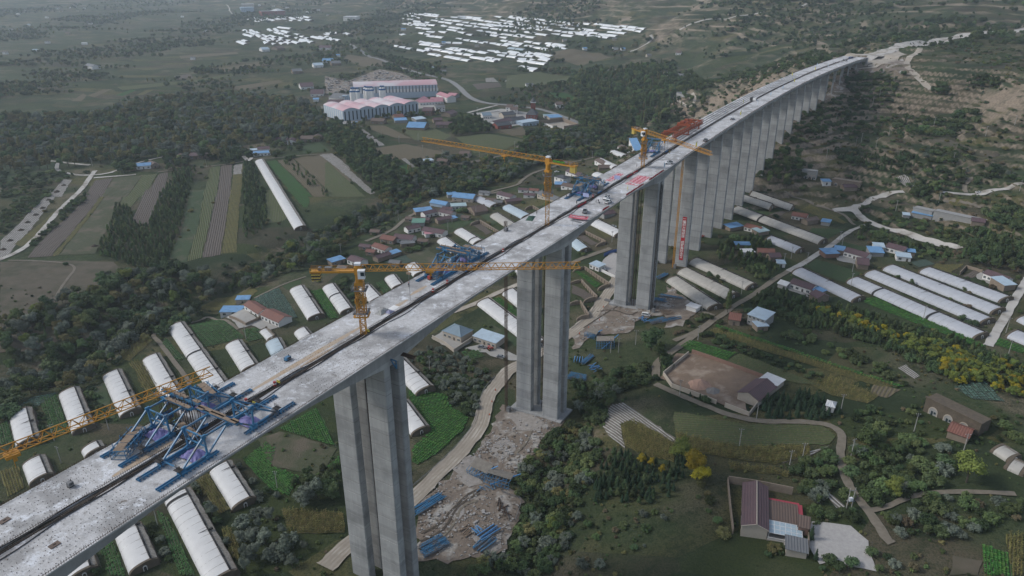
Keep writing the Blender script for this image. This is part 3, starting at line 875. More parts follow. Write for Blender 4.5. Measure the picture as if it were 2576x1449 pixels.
# form travellers (blue)
def traveller(label, s0, c, dr, wide=True, hung=True):
	x, y, z = BR(s0, c)
	ang = BT(s0) + (0 if dr > 0 else math.pi)
	root = thing('form_traveller', label, 'form traveller', (x, y, z), ang, 'blue form travellers on the deck')
	for v in (-3.1,3.1):
		mb = MB()
		for q in (-.3,.3): mb.bar((-15.5, v + q, .38), (-.6, v + q, .38), .16,.42)
		k = -15.2
		while k < -.8: mb.bar((k, v - .75,.14), (k, v + .75,.14), .22,.24); k += .9
		mb.build('rail', M_BLUE, root)
		mb = MB(); A, B, C, D = Vector((-9.6, v, 1.0)), Vector((-3.2, v, 1.0)), Vector((-3.4, v, 5.6)), Vector((3.0, v, 5.6))
		for a, b in ((A, B), (B, C), (A, C), (C, D), (B, D)): mb.bar(a, b, .30,.38)
		for n in (A, B, C, D): mb.box(n, (1.0,.42,.85))
		mb.box((-9.6, v, .75), (1.6,1.1,.4)); mb.box((-3.2, v, .75), (1.6,1.1,.5))
		t = mb.build('main_truss', M_BLUE, root)
		mb = MB()
		for q in (-1.2,-.4,.4,1.2): mb.bar((-10.2, v + q * .5,.4), (-10.2, v + q * .5,2.9), .08)
		mb.box((-10.2, v, 1.75), (1.3,1.6,.14)); mb.build('rear_anchor', M_DARK, t)
	mb = MB(); ex = 6.35 if wide else 5.6
	for q in (2.72,3.28): mb.bar((q, -ex, 6.15), (q, ex, 6.15), .2,.6)
	for k in range(9): mb.box((3.0, -ex + 2 * ex * k / 8,6.15), (.75,.12,.7))
	mb.build('front_beam', M_BLUE, root)
	mb = MB()
	for k in range(6):
		if k in (1,): continue
		mb.box((3.0 + .25, -ex + 1.2 + k * (2 * ex - 2.4) / 5,6.58), (.9,2.0,.08), rz=rnd.uniform(-.05,.05))
	mb.build('walkway_board', M_WOOD, root)
	mb = MB()
	for zz in (5.5,3.2): mb.bar((-3.3,-3.1, zz), (-3.3,3.1, zz), .25)
	for k in range(4): mb.bar((-3.3,-3.1 + 6.2 * k / 4,3.2 if k % 2 else 5.5), (-3.3,-3.1 + 6.2 * (k + 1) / 4,5.5 if k % 2 else 3.2), .2)
	mb.bar((-9.6,-3.1,1.4), (-9.6,3.1,1.4), .22)
	mb.build('cross_brace', M_BLUE, root)
	if hung:
		mb = MB()
		for k in range(9):
			v = -ex + .5 + (2 * ex - 1) * k / 8
			for q in (2.6,3.4) if k % 2 else (3.0,): mb.bar((q, v, 7.1), (q, v, -3.4), .09)
		mb.build('hanger_rod', M_RUST, root)
		mb = MB()
		lattice(mb, (2.9, -ex, -3.6), (2.9, ex, -3.6), .9,10,.18); lattice(mb, (-1.5, -ex, -3.6), (-1.5, ex, -3.6), .9,10,.18)
		for k in range(10): mb.bar((-2, -ex + 2 * ex * k / 9,-3.0), (3.5, -ex + 2 * ex * k / 9,-3.0), .22)
		mb.build('bottom_platform', M_BLUE, root)
		mb = MB(); mb.box((1.6, -ex + .1,-.6), (3.4,.2,2.4)); mb.box((1.6, ex - .1,-.6), (3.4,.2,2.4)); mb.box((1.6,0,-2.55), (3.4,7.4,.12)); mb.build('side_form', M_BLUE2, root)
	mb = MB(); n = 7; z_ = {}
	for i in range(n + 1):
		for j in range(n + 1):
			z_[i, j] = len(mb.v); mb.v.append((-6.2 + 3.8 * i / n, -2.3 + 4.6 * j / n, .25 + 1.1 * math.exp(-((i - 3.5) ** 2 + (j - 3.5) ** 2) / 8) + rnd.uniform(0,.3)))
	for i in range(n):
		for j in range(n): mb.f.append((z_[i, j], z_[i + 1, j], z_[i + 1, j + 1], z_[i, j + 1])); mb.m.append(0)
	mb.build('tarpaulin', M_TARP, root)
	return root
def scaffold(label, s, u, ang_off, L, w, h, m):
	x, y, z = BR(s, u)
	r_ = thing('working_platform', label, 'scaffold', (x, y, z), BT(s) + ang_off)
	mb = MB()
	for zz in (0.2, h * .5, h):
		for v in (-w / 2, w / 2): mb.bar((-L / 2, v, zz), (L / 2, v, zz), .14)
		for k in range(7): mb.bar((-L / 2 + L * k / 6, -w / 2, zz), (-L / 2 + L * k / 6, w / 2, zz), .1)
	for k in range(7):
		for v in (-w / 2, w / 2): mb.bar((-L / 2 + L * k / 6, v, 0), (-L / 2 + L * k / 6, v, h + (.9 if k % 2 else 0)), .1)
		if k < 6: mb.bar((-L / 2 + L * k / 6, -w / 2,0), (-L / 2 + L * (k + 1) / 6, -w / 2, h), .09); mb.bar((-L / 2 + L * k / 6, w / 2, h), (-L / 2 + L * (k + 1) / 6, w / 2,0), .09)
	mb.build('frame', m, r_)
	mb = MB()
	for k in range(3): mb.box((-L / 3 + L * k / 3,0, h + .1), (L / 3 - .2, w * .6,.06), rz=rnd.uniform(-.06,.06))
	mb.build('board', M_WOOD, r_)
NC, FC = CAR['near'], CAR['far']
traveller('blue form traveller on the haul-road carriageway above the film greenhouses, noses pointing towards the crane', 77, NC, 1, hung=False)
traveller('blue form traveller beside the yellow warning sign on the haul-road carriageway', 83, NC, -1, hung=False)
traveller('blue form traveller with purple tarp on the village-side carriageway under the crane jib', 78, FC, 1)
traveller('blue form traveller on the village-side carriageway standing nearest the open end with laitance stains', 82, FC, -1)
traveller('blue form traveller under the crossing jib at the closure gap, noses towards the green-lettered crane', 188.5, FC, 1)
traveller('blue form traveller at the closure gap next to the red safety signs on the median', 192.5, FC, -1)
traveller('blue form traveller with white water tanks beside the floor banner', 300, FC, 1)
traveller('blue form traveller hung with red and white flags by the floor banner', 304, FC, -1)
traveller('blue form traveller at the beam spans beside the orange launching gantry', 393, FC, 1)
scaffold('tangle of blue lattice platforms folded on the village-side carriageway', 68, FC - 1.5,.5,9,3.2,2.2, M_BLUE)
scaffold('dark lattice platform lying between the form travellers over the median', 77,-.3,1.4,8,3,1.8, M_DARK)
scaffold('blue lattice platform raised on the edge of the village-side carriageway', 89, FC - 2,1.3,7,3,3.4, M_BLUE)
scaffold('blue lattice platform heaped under the crossing crane jib', 181, FC - 1,.2,8,4,2.6, M_BLUE)
scaffold('blue lattice frame standing on the pier side of the closure gap', 201, FC + 1,1.57,8,3.5,4.0, M_BLUE)
scaffold('blue stair tower frame below the flag-hung traveller', 296, FC - 1,0,7,4,4.5, M_BLUE)
scaffold('grey reinforcement cage frame behind the launching gantry foot', 400, FC - 2,.3,9,4,2.6, M_GREY)
# launching gantry on the beam spans
gx, gy, gz = BR(438, FC)
gr = thing('launching_gantry', 'orange-red beam launching gantry on the village-side beam spans', 'gantry', (gx, gy, gz), BT(438))
for v in (-3.4,3.4):
	mb = MB(); lattice(mb, (-26, v, 4.2), (30, v, 4.2), 1.3,34,.24, hgt=2.4); mb.build('launching_truss', M_ORANGE, gr)
for q in (-20,3,24):
	mb = MB()
	for v in (-3.4,3.4):
		for dx in (-.7,.7): mb.bar((q + dx, v, .0), (q + dx * .6, v, 3.2), .35)
	mb.bar((q, -4.2,.35), (q, 4.2,.35), .7,.6); mb.bar((q, -4.4,5.8), (q, 4.4,5.8), .6,.7); mb.build('support_leg', M_ORANGE, gr)
for q in (4,12):
	mb = MB(); mb.box((q, 0,6.6), (1.8,8.4,.9)); mb.box((q, 1.2,7.5), (2.2,2.4,1.4)); mb.box((q, -2,7.4), (1.6,1.4,1.1)); mb.build('lifting_trolley', M_ORANGE, gr)
# fields, roads, yards
FM = dict(
	dark=rowmat('crop_dark', (0.041,0.089,0.030), (0.030,0.065,0.024), .9,.75, soil=(0.081,0.081,0.054)),
	bright=rowmat('crop_bright', (.034,.120,.024), (.028,.090,.020), .9,.78, soil=(.06,.06,.04)),
	cabbage=rowmat('crop_cabbage', (0.068,0.115,0.095), (0.049,0.084,0.065), .9,.75, soil=(0.074,0.074,0.057)),
	corn=rowmat('crop_corn', (0.155,0.135,0.047), (0.081,0.089,0.030), 1.0,.8, soil=(0.068,0.061,0.041)),
	green=rowmat('crop_mixed', (0.062,0.095,0.035), (0.101,0.108,0.049), 1.3,.8, soil=(0.095,0.088,0.061)),
	dry=rowmat('crop_dry', (0.142,0.119,0.074), (0.108,0.097,0.057), 1.6,.7, soil=(0.115,0.097,0.074)),
	soil=rowmat('tilled_soil', (.120,.102,.088), (.095,.082,.070), 1.6,.5, soil=(.105,.09,.078)),
	plastic=rowmat('mulch_film', (.40,.39,.37), (.28,.27,.255), 1.2,.42, soil=(.13,.115,.095), wob=1.6, breakup=.6, rough=.6),
	weeds=mat('weeds', (0.081,0.084,0.049), (0.051,0.062,0.032), .5,.95, bump=.4, col3=(0.115,0.097,0.070), scale3=.06),
	grass=mat('grass', (0.049,0.078,0.035), (0.038,0.057,0.027), .6,.95, bump=.3, col3=(0.081,0.081,0.049), scale3=.08),
	bare=mat('bare_ground', (0.112,0.094,0.071), (0.071,0.064,0.043), .12,.95, bump=.3, col3=(0.053,0.055,0.032), scale3=.05),
)
fields = []
def F_(key, tile, *a, crop=None):
	fields.append((key, tile, a, crop))
F_('plastic','D',0,380,380,0,450,0,60,480,0,500); F_('plastic','A',350,1449,470,1320,530,1325,450,1449)
F_('corn','D',105,400,390,165,440,130,250,380,150,420)
F_('soil','D',200,500,340,340,690,0,770,0,380,490); F_('corn','D',385,490,772,0,800,0,430,480); F_('weeds','D',435,480,805,0,920,0,860,150,700,470)
F_('soil','A',620,1449,700,1330,830,1310,750,1449); F_('weeds','A',755,1449,835,1310,1045,1290,935,1449); F_('green','A',940,1449,1050,1290,1160,1280,1060,1449)
F_('soil','A',1070,1449,1170,1280,1240,1270,1190,1449); F_('soil','D',960,250,1070,0,1195,0,1090,255); F_('green','D',930,0,1065,0,960,130,880,110)
F_('grass','D',1240,540,1340,280,1400,0,1500,0,1460,250,1370,530)
F_('green','D',1375,530,1462,250,1502,0,1590,0,1540,250,1480,500); F_('soil','D',1490,500,1546,250,1594,0,1690,0,1660,250,1620,480)
F_('corn','D',1630,470,1668,200,1694,0,1770,0,1750,250,1740,460); F_('green','A',1495,1449,1545,1235,1620,1222,1592,1449); F_('soil','A',1596,1449,1625,1222,1710,1208,1692,1449)
F_('corn','A',1698,1449,1715,1290,1790,1200,1772,1449); F_('plastic','A',1715,1285,1722,1215,1785,1205,1775,1280)
F_('green','D',1965,250,1955,0,2040,0,2165,180,2080,230); F_('bright','A',1955,1190,2030,1180,2300,1449,2165,1449); F_('bright','D',2115,0,2250,0,2280,90,2260,130,2235,130)
F_('dry','A',2040,1180,2150,1165,2440,1449,2310,1449); F_('dry','A',2160,1165,2360,1140,2574,1310,2574,1449,2460,1449)
F_('plastic','A',2370,1135,2440,1128,2574,1235,2574,1300); F_('plastic','B',-40,1140,40,1130,370,1420,330,1432)
F_('green','B',0,1200,20,1190,300,1449,0,1449); F_('dry','B',240,925,440,925,640,1020,520,1015); F_('plastic','B',230,962,285,952,440,1070,400,1076)
F_('dry','B',345,1092,590,1060,905,1130,700,1180,450,1172); F_('green','B',560,945,760,922,930,1000,880,1030,660,1032)
F_('green','B',960,1012,1200,985,1480,1032,1330,1100,1100,1130); F_('dry','B',1280,960,1450,932,1500,990,1380,1002); F_('plastic','B',560,1170,590,1165,690,1250,660,1250)
F_('bright','B',520,1225,640,1200,700,1260,580,1290); F_('dark','A',2190,1080,2350,1050,2430,1110,2240,1130); F_('grass','A',0,1200,210,1190,400,1190,390,1250,100,1330,0,1340)
F_('dry','A',1770,1075,1940,1050,1960,1090,1800,1110)
F_('bright','B',1600,682,1760,682,1920,742,1880,765,1640,702); F_('dry','B',380,302,540,282,560,306,400,318); F_('dry','B',160,402,350,422,480,482,280,492,130,442)
F_('dry','B',1660,382,2030,392,2110,422,1900,482,1700,442); F_('dry','A',1320,412,1740,382,1755,398,1330,432); F_('dry','A',1560,512,1950,456,2030,466,1640,532)
F_('soil','A',1280,560,1400,545,1420,575,1290,585); F_('dry','A',640,705,760,660,830,655,700,715); F_('bright','A',850,700,960,660,1010,662,900,708); F_('corn','A',1000,700,1090,660,1130,662,1050,700)
F_('dry','A',520,745,610,690,640,700,600,745); F_('green','A',860,640,1500,580,1700,540,1720,560,1400,610,900,665); F_('dry','A',1700,640,2050,590,2080,605,1760,665)
F_('plastic','B',1180,575,1240,572,1275,605,1185,605); F_('plastic','B',1320,600,1375,560,1390,562,1340,602); F_('plastic','B',1600,610,1720,575,1730,590,1640,618); F_('plastic','B',2020,512,2230,498,2240,512,2030,528)
F_('soil','B',1080,620,1280,610,1300,640,1120,660); F_('green','B',1340,560,1560,530,1800,560,1780,600,1500,640,1330,650)
F_('bright','D',2290,745,2370,730,2490,940,2430,952); F_('dark','D',2050,702,2210,662,2222,700,2130,745); F_('cabbage','D',1862,810,2050,722,2190,940,2120,952,1950,862)
F_('corn','D',1470,872,1600,792,1850,722,1900,742,1840,792,1540,892); F_('dark','D',1392,1000,1560,956,1800,1090,1490,1160); F_('dark','D',1785,1032,1880,1012,1980,1082,1820,1122)
F_('dark','D',1190,1122,1228,1092,1360,1240,1312,1262); F_('corn','D',945,1272,1040,1262,1160,1449,1080,1449); F_('corn','D',870,1240,1080,1070,1120,1110,960,1260)
F_('dark','G',0,350,60,292,108,480,0,482); F_('dark','G',285,132,420,112,510,400,390,432); F_('corn','G',0,682,130,642,185,800,60,872); F_('cabbage','G',90,230,260,130,420,105,285,200)
F_('grass','G',680,60,770,30,850,290,740,300); F_('corn','G',1000,0,1060,-10,1170,160,1120,170)
F_('dark','E',850,262,1000,192,1110,232,970,292); F_('weeds','E',600,482,740,422,870,522,700,602); F_('cabbage','E',430,532,590,482,640,522,560,562)
F_('dark','E',1030,292,1190,352,1130,392,990,332); F_('grass','E',1190,160,1280,240,1230,260,1140,190); F_('cabbage','E',940,190,1000,175,1060,200,1010,215)
F_('dark','E',370,690,430,668,490,740,430,770)
F_('bright','H',612,85,890,112,915,200,642,240); F_('bright','H',660,262,760,212,920,202,1060,290,1000,390,840,540,690,630,642,610,642,515,740,432,770,392,710,300)
F_('bright','G',2062,362,2330,212,2470,495,2290,442); F_('bright','G',1790,600,1960,462,2030,522,1990,640,2210,722,2120,862,1980,800); F_('weeds','G',1890,440,2065,385,2480,512,2350,720,2000,640)
F_('bright','G',2400,652,2490,572,2500,702); F_('corn','G',1430,762,1535,702,1690,960,1620,1000); F_('dark','G',1155,972,1225,1012,1440,1449,1330,1449); F_('dark','G',740,1242,838,1192,930,1449,800,1449)
F_('corn','G',2075,962,2520,992,2540,1142,2120,1132); F_('corn','G',1640,1100,1750,1150,1760,1350,1690,1300)
F_('bright','E',1205,812,1290,792,1430,910,1430,985); F_('dark','E',1000,1192,1140,1182,1180,1222,1050,1262); F_('bright','E',1832,602,1862,597,2030,692,1990,725); F_('soil','E',1820,700,1990,780,1960,830,1820,760)
F_('soil','E',1850,345,1900,330,2010,395,1960,410); F_('grass','E',1240,1000,1420,1100,1420,1160,1180,1000); F_('soil','E',1090,262,1140,245,1230,310,1190,330)
F_('dark','F',950,562,1050,512,1390,612,1260,682,1200,672); F_('dark','F',1190,402,1240,377,1450,432,1400,457); F_('dark','F',1020,282,1260,292,1130,362,990,302)
F_('bright','F',1405,800,1480,792,2290,1150,2230,1165,1400,830); F_('bright','F',32,1155,110,1102,450,1202,380,1265); F_('corn','F',250,1062,300,1015,1640,1449,1520,1449)
F_('bright','F',305,988,1700,1449,1645,1449,295,1008); F_('green','F',390,1262,480,1202,1100,1449,720,1392); F_('bright','F',2362,1142,2390,1092,2574,1160,2574,1212)
F_('cabbage','F',1742,532,1850,512,1920,547,1800,572); F_('corn','F',1925,542,2130,542,2030,612,1900,572); F_('dark','F',495,112,720,170,690,185,480,125); F_('soil','F',700,180,790,155,820,170,760,205)
F_('soil','F',2115,640,2210,590,2260,610,2200,650); F_('corn','F',920,150,1000,110,1280,240,1240,250)
F_('green','I',0,242,500,335,1100,345,1190,420,1150,482,480,500,150,440,0,380); F_('corn','I',0,402,150,432,480,507,990,492,1000,562,750,627,380,582,60,522)
F_('plastic','H',2050,350,2100,192,2200,178,2574,442,2574,468,2480,440,2250,305,2170,330,2200,515,2090,420); F_('corn','H',2180,345,2280,310,2574,475,2560,610,2350,570,2205,500)
F_('corn','I',390,625,640,650,850,700,840,722,420,665); F_('plastic','I',1112,852,1150,842,1262,942,1205,952); F_('plastic','I',770,600,1060,520,1150,490,1000,570,800,622)
F_('bright','I',2270,1222,2470,1292,2480,1449,2280,1449); F_('corn','I',2440,1142,2574,1152,2574,1449,2490,1449); F_('bare','I',2050,1302,2260,1342,2240,1449,2040,1449)
F_('dry','I',1480,40,1660,80,1560,140,1430,120); F_('corn','I',1000,40,1180,-20,1500,130,1420,180,1150,120)
F_('cabbage','I',2290,20,2430,170,2200,150,2050,60); pass
F_('plastic','F',1640,1310,1700,1290,1800,1370,1760,1390); F_('corn','F',2010,95,2190,75,2200,110,2060,120); F_('bare','F',1440,90,1600,40,1680,60,1740,110,1600,140,1480,120)
F_('plastic','C',1620,1310,1700,1285,1780,1380,1740,1390); F_('bare','C',1850,1030,2000,1020,2200,1100,2400,1140,2330,1160,2100,1120,1960,1080); F_('bare','C',1150,1080,1500,1095,1720,1105,1600,1120,1300,1110)
F_('bare','D',0,530,560,522,830,530,940,620,880,760,600,800,560,850,300,880,200,1000,0,960); F_('bare','D',0,980,160,960,420,1010,450,1100,280,1180,0,1200)
field_polys = []
for key, tile, a, crop in fields:
	P = [G(tile, a[i], a[i + 1]) for i in range(0, len(a), 2)]
	L = [math.dist(P[i][:2], P[(i + 1) % len(P)][:2]) for i in range(len(P))]
	i = int(np.argmax(L)); d = (P[(i + 1) % len(P)][0] - P[i][0], P[(i + 1) % len(P)][1] - P[i][1])
	o = sheet('field', P, FM[key], .22, rows=d, jag=.5, occ=key not in ('weeds', 'bare', 'grass'))
	field_polys.append((key, P, d))
M_ROADC = mat('concrete_road', (.46,.44,.41), (.38,.36,.33), .4,.9, col3=(.22,.20,.17), scale3=.08)
M_DIRT = mat('dirt_road', (.37,.33,.275), (.29,.255,.21), .5,.95, bump=.12, col3=(.43,.39,.335), scale3=.10)
M_PATH = mat('earth_path', (.20,.175,.14), (.13,.115,.09), .5,.95, bump=.1)
M_ASPH = mat('grey_road', (.24,.24,.235), (.19,.19,.185), .3,.9)
def RD(name, w, m, tile, *a, off=.42): return road(name, TP(tile, *a), w, m, off)
hr = [*TP('E',2150,640,2125,700,2060,790,2010,870,1950,940,1880,1000,1810,1060,1600,1190,1420,1295,1330,1345), *TP('H',1270,40,1210,110,1170,220,1150,330,1080,440,950,590,800,730,660,880,400,1060,170,1225,0,1390)]
road('haul_road', hr, 7.0, M_DIRT, .5)
RD('road',4.2,M_ROADC,'D',-20,520,0,515,140,455,230,390,330,280,400,190,500,90,600,0,640,-60,700,-140); RD('road',3.6,M_ROADC,'A',690,1310,850,1298,1000,1285)
RD('road',4,M_ROADC,'A',0,1195,200,1190,410,1184,460,1198,560,1208,660,1216); RD('road',3.6,M_ROADC,'A',430,1195,412,1240,440,1262,560,1290,700,1292,830,1268); RD('road',3,M_ROADC,'A',820,1270,1000,1200,1200,1155)
RD('path',2.2,M_PATH,'A',1160,1268,1300,1250,1620,1216,1800,1190,1830,1165,2000,1168,2200,1145,2430,1130); RD('road',4,M_ROADC,'A',1790,1150,1830,1190,1850,1160)
RD('path',3,M_PATH,'A',2365,780,2400,860,2420,900,2400,945); RD('path',2.5,M_PATH,'A',1400,1118,1560,1095,1760,1075)
RD('main_road',9,M_ASPH,'B',170,320,230,360,330,420,480,470,620,520,760,555,900,585,960,620,1020,680,1080,730,1180,760,1300,770,1480,790,1640,815,1800,880,1870,905)
RD('road',5,M_ROADC,'B',1050,830,1150,803,1270,775); RD('road',4,M_PATH,'B',870,1250,950,1212,1100,1190,1300,1152,1390,1130,1420,1080,1470,1060)
RD('road',3.5,M_PATH,'B',1080,1449,1130,1442,1250,1402,1430,1360,1440,1330,1530,1272,1640,1240,1780,1200,1900,1180,2050,1142,2100,1105,2200,1080)
RD('road',3.5,M_PATH,'E',300,380,500,300,560,240,640,180,800,110,1130,50,1300,10); RD('dirt_road',4,M_DIRT,'E',940,900,1000,880,1130,830,1240,770,1390,710,1480,670); RD('dirt_road',4,M_PATH,'E',1800,550,1830,532,1930,490,2050,450,2100,430)
RD('road',6,M_ROADC,'F',1170,152,1330,140,1370,200,1480,260,1640,310,1800,360,2000,412,2110,432); RD('road',5,M_ROADC,'F',1300,150,1390,110,1430,85,1560,40,1690,15)
RD('road',5,M_ROADC,'C',1960,1415,2130,1432,2300,1420,2480,1380,2574,1350); RD('path',3,M_PATH,'C',2150,1420,2130,1370,2170,1320,2200,1310)
RD('village_road',3.6,M_ROADC,'F',1400,258,1250,330,1170,400,1050,480,940,550,840,600); RD('dirt_road',3.4,M_PATH,'F',840,600,740,660,640,730,560,790,460,840,360,920,290,960,180,1040,0,1112)
RD('dirt_road',2.6,M_PATH,'F',180,900,250,910,290,930); RD('road',4.2,M_ROADC,'F',2600,650,2574,700,2500,820,2420,960,2310,1150)
RD('path',2.2,M_PATH,'F',810,10,1000,90,1170,150,1280,205,1330,260); RD('path',2,M_PATH,'F',1970,85,2100,80,2200,110,2260,130)
RD('dirt_road',3.2,M_PATH,'I',-140,40,60,130,230,200,400,270,640,320,900,315,1100,330,1200,370,1240,430,1220,520,1230,640,1270,760,1330,860,1400,940,1480,1050,1560,1180,1600,1215)
RD('path',2.2,M_PATH,'I',1450,970,1560,950,1700,880,1880,840,2200,832,2510,850); RD('dirt_road',4,M_PATH,'V',1800,800,1740,850,1700,880,1650,910,1650,950)
RD('highway',20,M_ROADC,'C',1380,440,1500,400,1640,352,1850,322,2100,272,2400,236,2574,215,2700,200)
RD('dirt_road',6,M_DIRT,'C',1060,442,1160,425,1300,412,1420,415,1560,370); RD('dirt_road',6,M_DIRT,'C',1810,355,1720,440,1700,490,1800,580,1890,660); RD('dirt_road',5,M_DIRT,'C',1330,512,1500,492,1600,450,1700,400)
RD('road',6,M_ROADC,'C',40,220,150,170,230,140,480,120,660,85); RD('road',6,M_ROADC,'C',930,55,970,30,990,22); RD('dirt_road',4,M_DIRT,'C',0,740,60,765,120,800,160,740,130,690)
RD('road',6,M_ROADC,'B',2235,380,2330,345,2400,300,2410,270,2390,260); RD('road',5,M_ROADC,'A',1660,35,1690,60,1685,80,1710,105)
RD('path',1.6,M_PATH,'D',60,520,330,525,520,545,560,580,500,650,430,750,400,830,330,860); RD('path',2.4,M_PATH,'D',1230,1020,1130,1060,1130,1085,1180,1130,1260,1240,1340,1340,1400,1430)
RD('path',2.0,M_PATH,'D',1380,985,1480,960,1540,930,1600,960,1750,1030); RD('path',1.6,M_PATH,'D',2250,640,2100,690,1950,760,1870,800)
M_YARD = mat('site_yard', (.22,.18,.145), (.13,.107,.088), .45,.95, bump=.5, bscale=.9, col3=(.33,.315,.29), scale3=.16, detail=8)
M_GRAV = mat('pale_gravel', (.40,.385,.37), (.30,.29,.28), .9,.95, bump=.15)
M_SLAB = mat('yard_concrete', (.34,.33,.31), (.28,.27,.25), .4,.9)
M_DUST = mat('dust', (.32,.30,.28), (.20,.18,.16), .5,.95, bump=.2, detail=8)
def YD(name, m, tile, *a, off=.30): return sheet(name, [G(tile, a[i], a[i + 1]) for i in range(0, len(a), 2)], m, off, jag=1.4 if m in (M_YARD, M_DUST) else .6)
YD('construction_yard', M_YARD, 'H', 665,905,820,810,970,650,1110,530,1180,430,1230,330,1310,190,1480,210,1760,320,1640,410,1560,520,1450,640,1330,800,1450,890,1440,980,1380,1090,1330,1290,1100,1330,900,1350,690,1330,680,1100)
YD('dust_patch', M_DUST, 'H', 1230,560,1250,470,1330,430,1400,480,1380,560,1300,600, off=.38); YD('dust_patch', M_DUST, 'H', 960,650,1060,560,1130,600,1080,680,1150,760,1040,800,980,730, off=.38); YD('dust_patch', M_DUST, 'H', 900,1000,1000,930,1050,960,960,1060, off=.38); YD('dust_patch', M_DUST, 'H', 1100,1180,1280,1130,1310,1260,1150,1290, off=.38); YD('dust_patch', M_DUST, 'H', 1360,260,1480,240,1640,330,1560,400,1420,370, off=.38)
YD('construction_yard', M_YARD, 'E', 2060,820,2400,850,2500,760,2574,700,2574,900,2300,960,2230,1060,1960,1080,1830,1180,1810,1080,1960,960)
YD('gravel_yard', M_YARD, 'F', -60,700,0,750,90,800,180,880,60,1000,-60,1020); YD('dirt_yard', mat('brown_earth', (.20,.145,.105), (.14,.105,.08), .3,.95, bump=.2, col3=(.27,.22,.175), scale3=.12), 'V', 1662,952,1700,890,1745,890,1940,962,1872,1012,1885,1048,1790,1008)
YD('gravel_court', M_GRAV, 'I', 1000,1050,1180,1070,1300,1090,1420,1200,1430,1280,1500,1430,1300,1390,1200,1330,1060,1370,990,1220)
YD('gravel_court', M_SLAB, 'I', 620,860,800,940,880,1000,890,1180,800,1230,780,1160,640,1140); YD('abutment_cut', M_DIRT, 'C', 1060,450,1240,420,1400,400,1600,360,1700,400,1600,470,1400,490,1330,520)
YD('abutment_cut', M_YARD, 'C', 1330,515,1500,500,1680,420,1760,560,1620,520,1500,520,1290,560,1240,620,1300,680,1100,750,980,800,1100,720,1210,560)
YD('village_yard', M_SLAB, 'B', 1050,840,1300,800,1500,830,1560,880,1480,920,1200,940,1140,880); YD('village_yard', M_DIRT, 'B', 1590,900,1740,880,1880,930,1780,980,1640,960)
YD('village_yard', M_SLAB, 'D', 1660,940,1790,880,1900,950,2050,1010,1960,1040,1850,1000,1760,1020); YD('factory_yard', M_SLAB, 'B', 20,780,210,740,620,730,860,780,700,800,140,920,20,860)
YD('scrap_yard', M_YARD, 'B', 0,560,160,600,400,510,560,540,700,600,830,640,600,660,210,690,0,690); YD('village_yard', M_GRAV, 'E', 2010,560,2100,460,2150,470,2140,640)
YD('village_yard', M_SLAB, 'E', 1020,1170,1200,1120,1330,1180,1420,1230,1420,1260,1260,1240,1180,1200); YD('village_yard', M_SLAB, 'E', 780,1090,870,1040,960,1090,1080,1120,950,1190)
YD('village_yard', M_SLAB, 'F', 1180,490,1260,480,1380,520,1340,550,1200,520); YD('village_yard', M_SLAB, 'F', 2210,640,2280,600,2420,690,2380,730); YD('village_yard', M_SLAB, 'F', 800,720,860,710,1000,760,980,790)
# greenhouses
M_FILM = [mat('film_white', (.72,.72,.715), (.62,.62,.615), .25,.32, spec=.5, bump=.05, bscale=1.2),
		  mat('film_bluish', (.50,.60,.66), (.42,.51,.57), .25,.3, spec=.5, bump=.05, bscale=1.2),
		  mat('film_grey', (.54,.56,.60), (.44,.46,.50), .3,.35, spec=.5, bump=.06, bscale=1.0),
		  mat('film_aged', (.52,.50,.46), (.40,.385,.35), .4,.45, spec=.4, bump=.08, bscale=.9)]
for _m in M_FILM:                                    # thin film lets some light through
	_t = _m.node_tree; _b = _t.nodes['Principled BSDF']; _tr = _t.nodes.new('ShaderNodeBsdfTranslucent'); _mx = _t.nodes.new('ShaderNodeMixShader')
	_mx.inputs[0].default_value = .22; _b.inputs['Roughness'].default_value = .5; _b.inputs['Specular IOR Level'].default_value = .35
	_t.links.new(_b.inputs['Base Color'].links[0].from_socket, _tr.inputs['Color']); _t.links.new(_b.outputs[0], _mx.inputs[1]); _t.links.new(_tr.outputs[0], _mx.inputs[2])
	_t.links.new(_mx.outputs[0], _t.nodes['Material Output'].inputs['Surface'])
M_EARTH = mat('earth_wall', (.13,.105,.08), (.085,.072,.055), .7,.95, bump=.25, bscale=1.5)
M_MUD = mat('mud_brick', (.26,.21,.165), (.19,.155,.12), .8,.95, bump=.08)
M_STRAW = mat('straw_mat', (.33,.31,.28), (.15,.135,.115), 1.1,.95, bump=.25, bscale=2)
M_BLACK = mat('black_fabric', (.022,.022,.024), (.035,.033,.032), 1.5,.8)
M_DOORW = mat('door_frame_white', (.6,.6,.58), (.5,.5,.48), 2,.7)
M_STEEL = mat('galvanised', (.30,.30,.30), (.22,.22,.22), 1,.5)
def arc_pt(t, W, Hh):
	yr = .80 * W
	a = t * math.pi / 2
	return (yr * (1 - math.cos(a) ** 1.15) if a < math.pi / 2 else yr, Hh * math.sin(a) ** .82)
